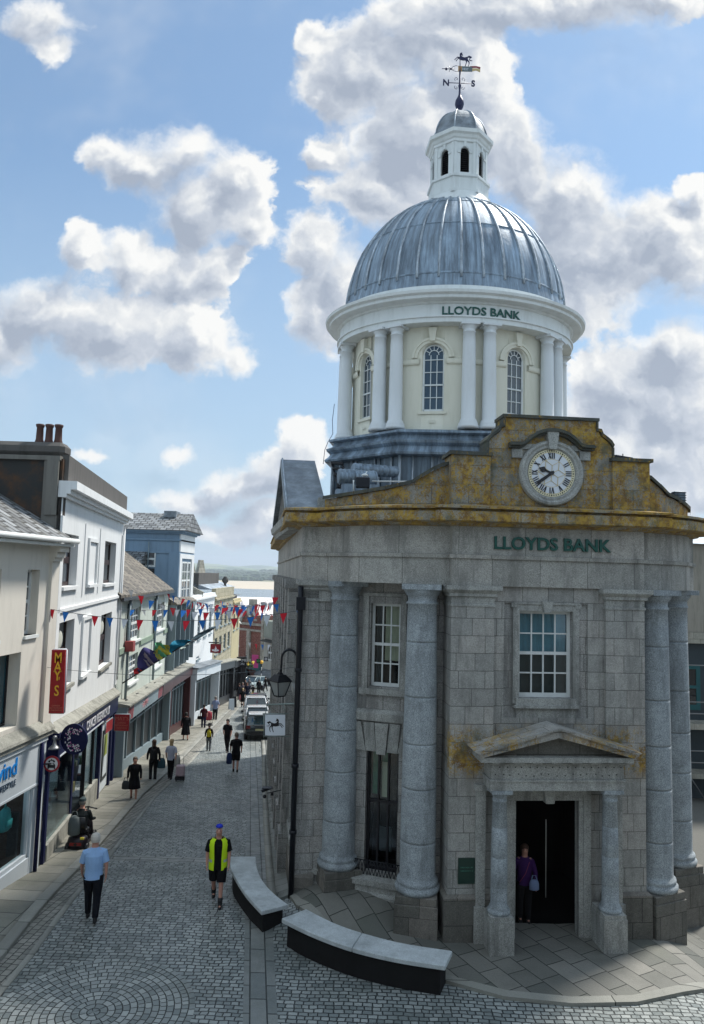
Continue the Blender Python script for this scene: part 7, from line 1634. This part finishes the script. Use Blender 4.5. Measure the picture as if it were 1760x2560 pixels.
r,T,w_,h_=board('projecting_sign',"red rectangular sign reading MAY'S projecting over the pavement by the striped shop",[(286,1826),(322,1827),(325,1786),(288,1786)],29.0,RED,.08,edge=SHOPG,group="red restaurant signs")
textmesh("MAY'S",.2,lambda v:T(Vector((.5+v.x/w_,.66+v.y/h_,v.z))),plain('sign_dim_text',(.5,.12,.08),.5),'sign_lettering',r,.006)
for i in range(3): textmesh(('CHINESE','RESTAURANT','TAKEAWAY')[i],.085,lambda v,i=i:T(Vector((.5+v.x/w_,.45-.16*i+v.y/h_,v.z))),MATS['sign_dim_text'],'sign_lettering',r,.004)
r,T,w_,h_=board('wall_sign',"red sign fixed flat above the white door panel, beside the projecting one",[(262,1835),(279,1822),(281,1794),(264,1807)],26.2,RED,.05,edge=SHOPG,group="red restaurant signs",Yb=27.8)
textmesh("MAY'S",.3,lambda v:T(Vector((.5+v.x/w_,.6+v.y/h_,v.z))),MATS['sign_dim_text'],'sign_lettering',r,.006)
r,T,w_,h_=board('hanging_sign','maroon hanging sign with a white flame on the pale bank building',[(526,1631),(551,1632),(552,1611),(527,1610)],55.0,plain('sign_maroon',(.20,.006,.012),.4),.12,edge=BLKP)
m=MB(T); 
m.prism([(.18,.22),(.5,.12),(.82,.22),(.86,.32),(.7,.42),(.62,.30),(.38,.30),(.3,.42),(.14,.32)],'z',0,.01); m.prism([(.38,.36),(.5,.28),(.66,.40),(.56,.66),(.5,.84),(.48,.60)],'z',0,.01); m.build('sign_emblem',WL,r); MB().tube([at(522,1606,55),at(556,1607,55)],.05,6).tube([at(535,1600,55),at(534,1570,55.5)],.03,6).build('bracket',BLKP,r)
r,T,w_,h_=board('hanging_sign','black board reading GAME projecting from the dark shopfront far down the street',[(592,1668),(617,1668),(617,1642),(592,1642)],76.0,BLKP,.15)
textmesh('GAME',.38,lambda v:T(Vector((.5+v.x/w_,.55+v.y/h_,v.z))),WL,'sign_lettering',r,.02); textmesh('ON',.36,lambda v:T(Vector((.5+v.x/w_,.22+v.y/h_,v.z))),WL,'sign_lettering',r,.02)
for (x,y,lab,bgm,fgm) in ((665,1647,'small black sign with a white ring near the teal shopfront',BLKP,WL),(646,1652,'small dark sign with a green ring beside the teal shopfront',BLKP,plain('ring_green',(.05,.35,.06),.5))):
    r,T,w_,h_=board('hanging_sign',lab,[(x-5,y+6),(x+5,y+6),(x+5,y-5),(x-5,y-5)],95.0,bgm,.1); m=MB(T)
    for i in range(12): a,b=PI*2*i/12,PI*2*(i+1)/12; m.face([(.5+.3*math.cos(a),.5+.3*math.sin(a),.002),(.5+.3*math.cos(b),.5+.3*math.sin(b),.002),(.5+.18*math.cos(b),.5+.18*math.sin(b),.002),(.5+.18*math.cos(a),.5+.18*math.sin(a),.002)])
    m.build('sign_emblem',fgm,r)
# round blue charity roundel with dotted C
cR=at(184,1848,19.55); r=wroot('round_sign',tuple(cR),'round navy projecting sign with a letter C made of dots','sign')
TR=lambda p:cR+Vector((p[0]*.97,-p[0]*.24,p[1]))+Vector((-.24,-.97,0))*-p[2]*-1
def disc(T,R0,mat,name,r,z0=-.05,z1=.0,n=36):
    m=MB(T)
    for i in range(n):
        a,b=2*PI*i/n,2*PI*(i+1)/n; P=lambda R_,t,z:(R_*math.cos(t),R_*math.sin(t),z); m.face([P(0,0,z1),P(R0,a,z1),P(R0,b,z1)]); m.face([P(R0,a,z0),P(R0,b,z0),P(R0,b,z1),P(R0,a,z1)]); m.face([P(0,0,z0),P(R0,a,z0),P(R0,b,z0)])
    return m.build(name,mat,r)
disc(TR,.40,NAVY,'sign_board',r); m=MB(TR); rnd=random.Random(4); m2=MB(TR)
for i in range(110):
    a=R(rnd.uniform(48,312)); R_=rnd.uniform(.13,.31); s=rnd.uniform(.009,.019); x,y=R_*math.cos(a)*1.0+.04,R_*math.sin(a)*1.05; (m if i%4 else m2).face([(x-s,y-s,.004),(x+s,y-s,.004),(x+s,y+s,.004),(x-s,y+s,.004)])
m.build('dotted_letter',WL,r,weld=False); m2.build('dotted_letter',plain('dot_pink',(.6,.15,.4),.5),r,weld=False); MB().tube([cR+Vector((-.3,-.05,0)),cR+Vector((-.55,-.1,0))],.02,6).build('bracket',IRON,r)
# no-motor-vehicles sign on its dark post
cN=at(129,1910,19.2); pb=gp(86,2188); r=wroot('traffic_sign',tuple(pb),'round red-bordered no motor vehicles sign on a dark post by the navy shop','traffic sign')
TN=lambda p:cN+Vector((p[0],p[0]*.05,p[1]))+Vector((.05,-.999,0))*p[2]
disc(TN,.205,plain('sign_border_red',(.33,.01,.02),.4),'sign_plate',r,-.03,0); disc(TN,.155,plain('sign_face_white',(.68,.68,.68),.4,0,.3,.03),'sign_face',r,0,.004)
m=MB(TN)
cb_=[(-.085,-.105),(-.085,-.02),(-.055,.03),(.055,.03),(.085,-.02),(.085,-.105),(.055,-.105),(.055,-.08),(-.055,-.08),(-.055,-.105)]
m.prism([(x*1.15,z*1.1-.01) for x,z in cb_],'z',.004,.008); m.build('car_symbol',BLACK,r); MB(TN).prism([(-.052,-.018),(.052,-.018),(.038,.015),(-.038,.015)],'z',.008,.010).build('car_window',MATS['sign_face_white'],r)
m=MB(TN); 
for x in (-.06,.06): 
    for i in range(10): a,b=2*PI*i/10,2*PI*(i+1)/10; m.face([(x,.065,.008),(x+.026*math.cos(a),.065+.026*math.sin(a),.008),(x+.026*math.cos(b),.065+.026*math.sin(b),.008)])
m.prism([(-.07,.08),(-.02,.085),(.02,.075),(.07,.095),(.04,.105),(.0,.105),(.01,.13),(-.015,.135),(-.02,.105),(-.05,.10)],'z',.004,.008); m.build('motorcycle_symbol',BLACK,r)
tp_=at(115,1850,19.5); MB().tube([pb,Vector((pb.x,pb.y,pb.z+2.4)),Vector((pb.x+.0,pb.y,cN.z+.6))],.05,10).build('post',NAVY,r); MB().tube([Vector((pb.x,pb.y,cN.z+.05)),cN+Vector((0,.03,.0))],.02,6).build('bracket',IRON,r)
gl=at(137,1850,19.3); MB().lathe([(.0,.12),(.05,.1),(.06,.05),(.03,.0),(.05,-.12),(.12,-.18),(.16,-.22),(0,-.22)],tuple(gl),12).build('sign_light',STEEL,r)
# ---- banners on slanting poles ----
def spoly(P0,P1,pts,side): 
    ex=P1-P0; return ex
def flagpole(label,a,Ya,b,Yb,pcs,sgn=1):
    P0,P1=at(*a,Ya),at(*b,Yb); r=wroot('flagpole',tuple(P0),label,'flag','festival flags leaning out over the pavement'); MB().tube([P0,P1],.03,8).build('pole',IRON,r)
    e=P1-P0; L_=e.length; e.normalize(); dn=Vector((0,0,-1)); n=(dn-e*dn.dot(e)).normalized()*sgn; o=e.cross(n).normalized()
    for k,(t0,t1,w0,w1,w2,mat) in enumerate(pcs):
        m=MB(); N=8
        for i in range(N):
            for j in range(4):
                def P(i,j):
                    t=i/N; ww=w0+(w1-w0)*math.sin(PI*min(1,t*1.0))+ (w2-w0)*t; return P0+e*(L_*(t0+(t1-t0)*t))-n*(ww*j/4)+o*(.10*math.sin(3*t*PI+j*1.4+k))
                m.face([P(i,j),P(i+1,j),P(i+1,j+1),P(i,j+1)],None,True)
        m.build('flag_cloth',mat,r)
    return r
F_=lambda n,c:plain('flag_'+n,c,.8)
flagpole('slanting pole with a fish-shaped flag in purple, yellow, orange and turquoise',(306,1708),31.8,(483,1598),34.0,[(.16,.26,.06,.25,.12,F_('red',(.6,.03,.04))),(.22,.50,.12,.75,.45,F_('purple',(.045,.04,.16))),(.34,.42,.45,.72,.5,F_('mauve',(.30,.25,.30))),(.48,.68,.45,.62,.4,F_('yellow',(.60,.52,.06))),(.50,.62,.62,.8,.6,F_('green',(.12,.42,.22))),(.66,.97,.38,.55,.0,F_('turquoise',(.01,.22,.36)))])
flagpole('slanting pole farther up with a rolled dark green flag at its tip',(405,1655),44.5,(546,1564),50.0,[(.45,.98,.1,.35,.02,F_('dark_green',(.01,.035,.05))),(.30,.47,.1,.25,.05,F_('pale',(.35,.42,.38)))])
m=MB(); P=at(415,1640,42)
# ---- bunting ----
FC=[plain('bunting_red',(.62,.01,.03),.7),plain('bunting_blue',(.01,.16,.55),.7),plain('bunting_white',(.62,.66,.72),.7)]
WIRE=plain('wire',(.10,.11,.12),.5)
def bunting(label,A,B,sag,step,size,start=0,t0=0.0,t1=1.0,seed=1,flutter=.5):
    A,B=Vector(A),Vector(B); L_=(B-A).length; rd=random.Random(seed); r=wroot('bunting_string',tuple(A),label,'bunting','strings of bunting across the street')
    C_=lambda t:A.lerp(B,t)+Vector((0,0,-4*sag*t*(1-t)))
    MB().tube([C_(i/24) for i in range(25)],.007,4).build('string',WIRE,r)
    n=int((t1-t0)*L_/step); e=(B-A).normalized(); out_=Vector((e.y,-e.x,0)).normalized()
    for i in range(n):
        t=t0+(i+.5)/n*(t1-t0); c=C_(t); w=size*.46; k=rd.uniform(-1,1)*flutter; sk=rd.uniform(-.25,.25)*flutter
        tip=c+Vector((0,0,-size*1.35*(1-.3*abs(k))))+out_*(size*.9*k)+e*(size*sk); mid0=c-e*w; mid1=c+e*w; mm=(c+tip)/2+out_*(-.15*size*k)
        m=MB(); a0=mid0.lerp(tip,.5)+out_*(.12*size*k); a1=mid1.lerp(tip,.5)-out_*(.10*size*k); m.face([mid0,mid1,a1,a0],None,True); m.face([a0,a1,tip],None,True)
        m.build('flag',FC[(i+start)%3],r)
bunting('nearest bunting string, large hanging flags between the cream building and the drainpipe',at(92,1516,19.2),at(779,1521,17.7),.34,.40,.21,0,.03,.99,1,.35)
bunting('bunting string from the far corner of the white building to the bank side',at(300,1524,30.5),at(716,1508,27),.10,.55,.26,1,.05,.98,2,.9)
bunting('bunting string rising from the old slate roof of the green building',at(306,1462,31.5),at(712,1482,30),1.0,.5,.30,2,.02,.98,3,.8)
bunting('bunting string from the middle of the green building to the bank side',at(405,1478,42),at(712,1500,34),.5,.55,.34,0,.04,.98,4,.8)
bunting('bunting string from the slate-blue bay building',at(455,1500,48),at(706,1505,36),.35,.6,.38,1,.04,.98,5,.9)
bunting('bunting string from the white bank building',at(478,1502,52),at(704,1538,38),.1,.6,.36,2,.04,.97,6,.8)
bunting('bunting string from the yellow stone building',at(545,1500,62),at(703,1500,45),.4,.8,.45,0,.04,.97,7,.8)
bunting('farthest bunting string with tiny pale flags before the brick gable',at(612,1603,95),at(703,1608,90),.3,1.1,.6,2,.05,.95,8,.3)
ww=wroot('overhead_wire',(-8,19,4),'thin bare wire crossing the street below the nearest bunting','wire'); a,b=at(88,1664,19.2),at(783,1662,17.7); MB().tube([a.lerp(b,i/16)+Vector((0,0,-.25*4*(i/16)*(1-i/16))) for i in range(17)],.006,4).build('wire',WIRE,ww); MB().tube([a,a+Vector((-.25,0,.02))],.012,6).ball(a,.03,8).build('eye_bolt',STEEL,ww)
wp=wroot('lightning_cable',(-.6,22,12),'thin loose cable running down the left edge of the drum','cable'); MB().tube([at(836,1010,21.5),at(831,1050,21.3),at(832,1085,21.2),at(820,1105,20.8),at(812,1125,20.6),at(808,1160,20.5)],.009,5).build('cable',DKBLUE,wp)
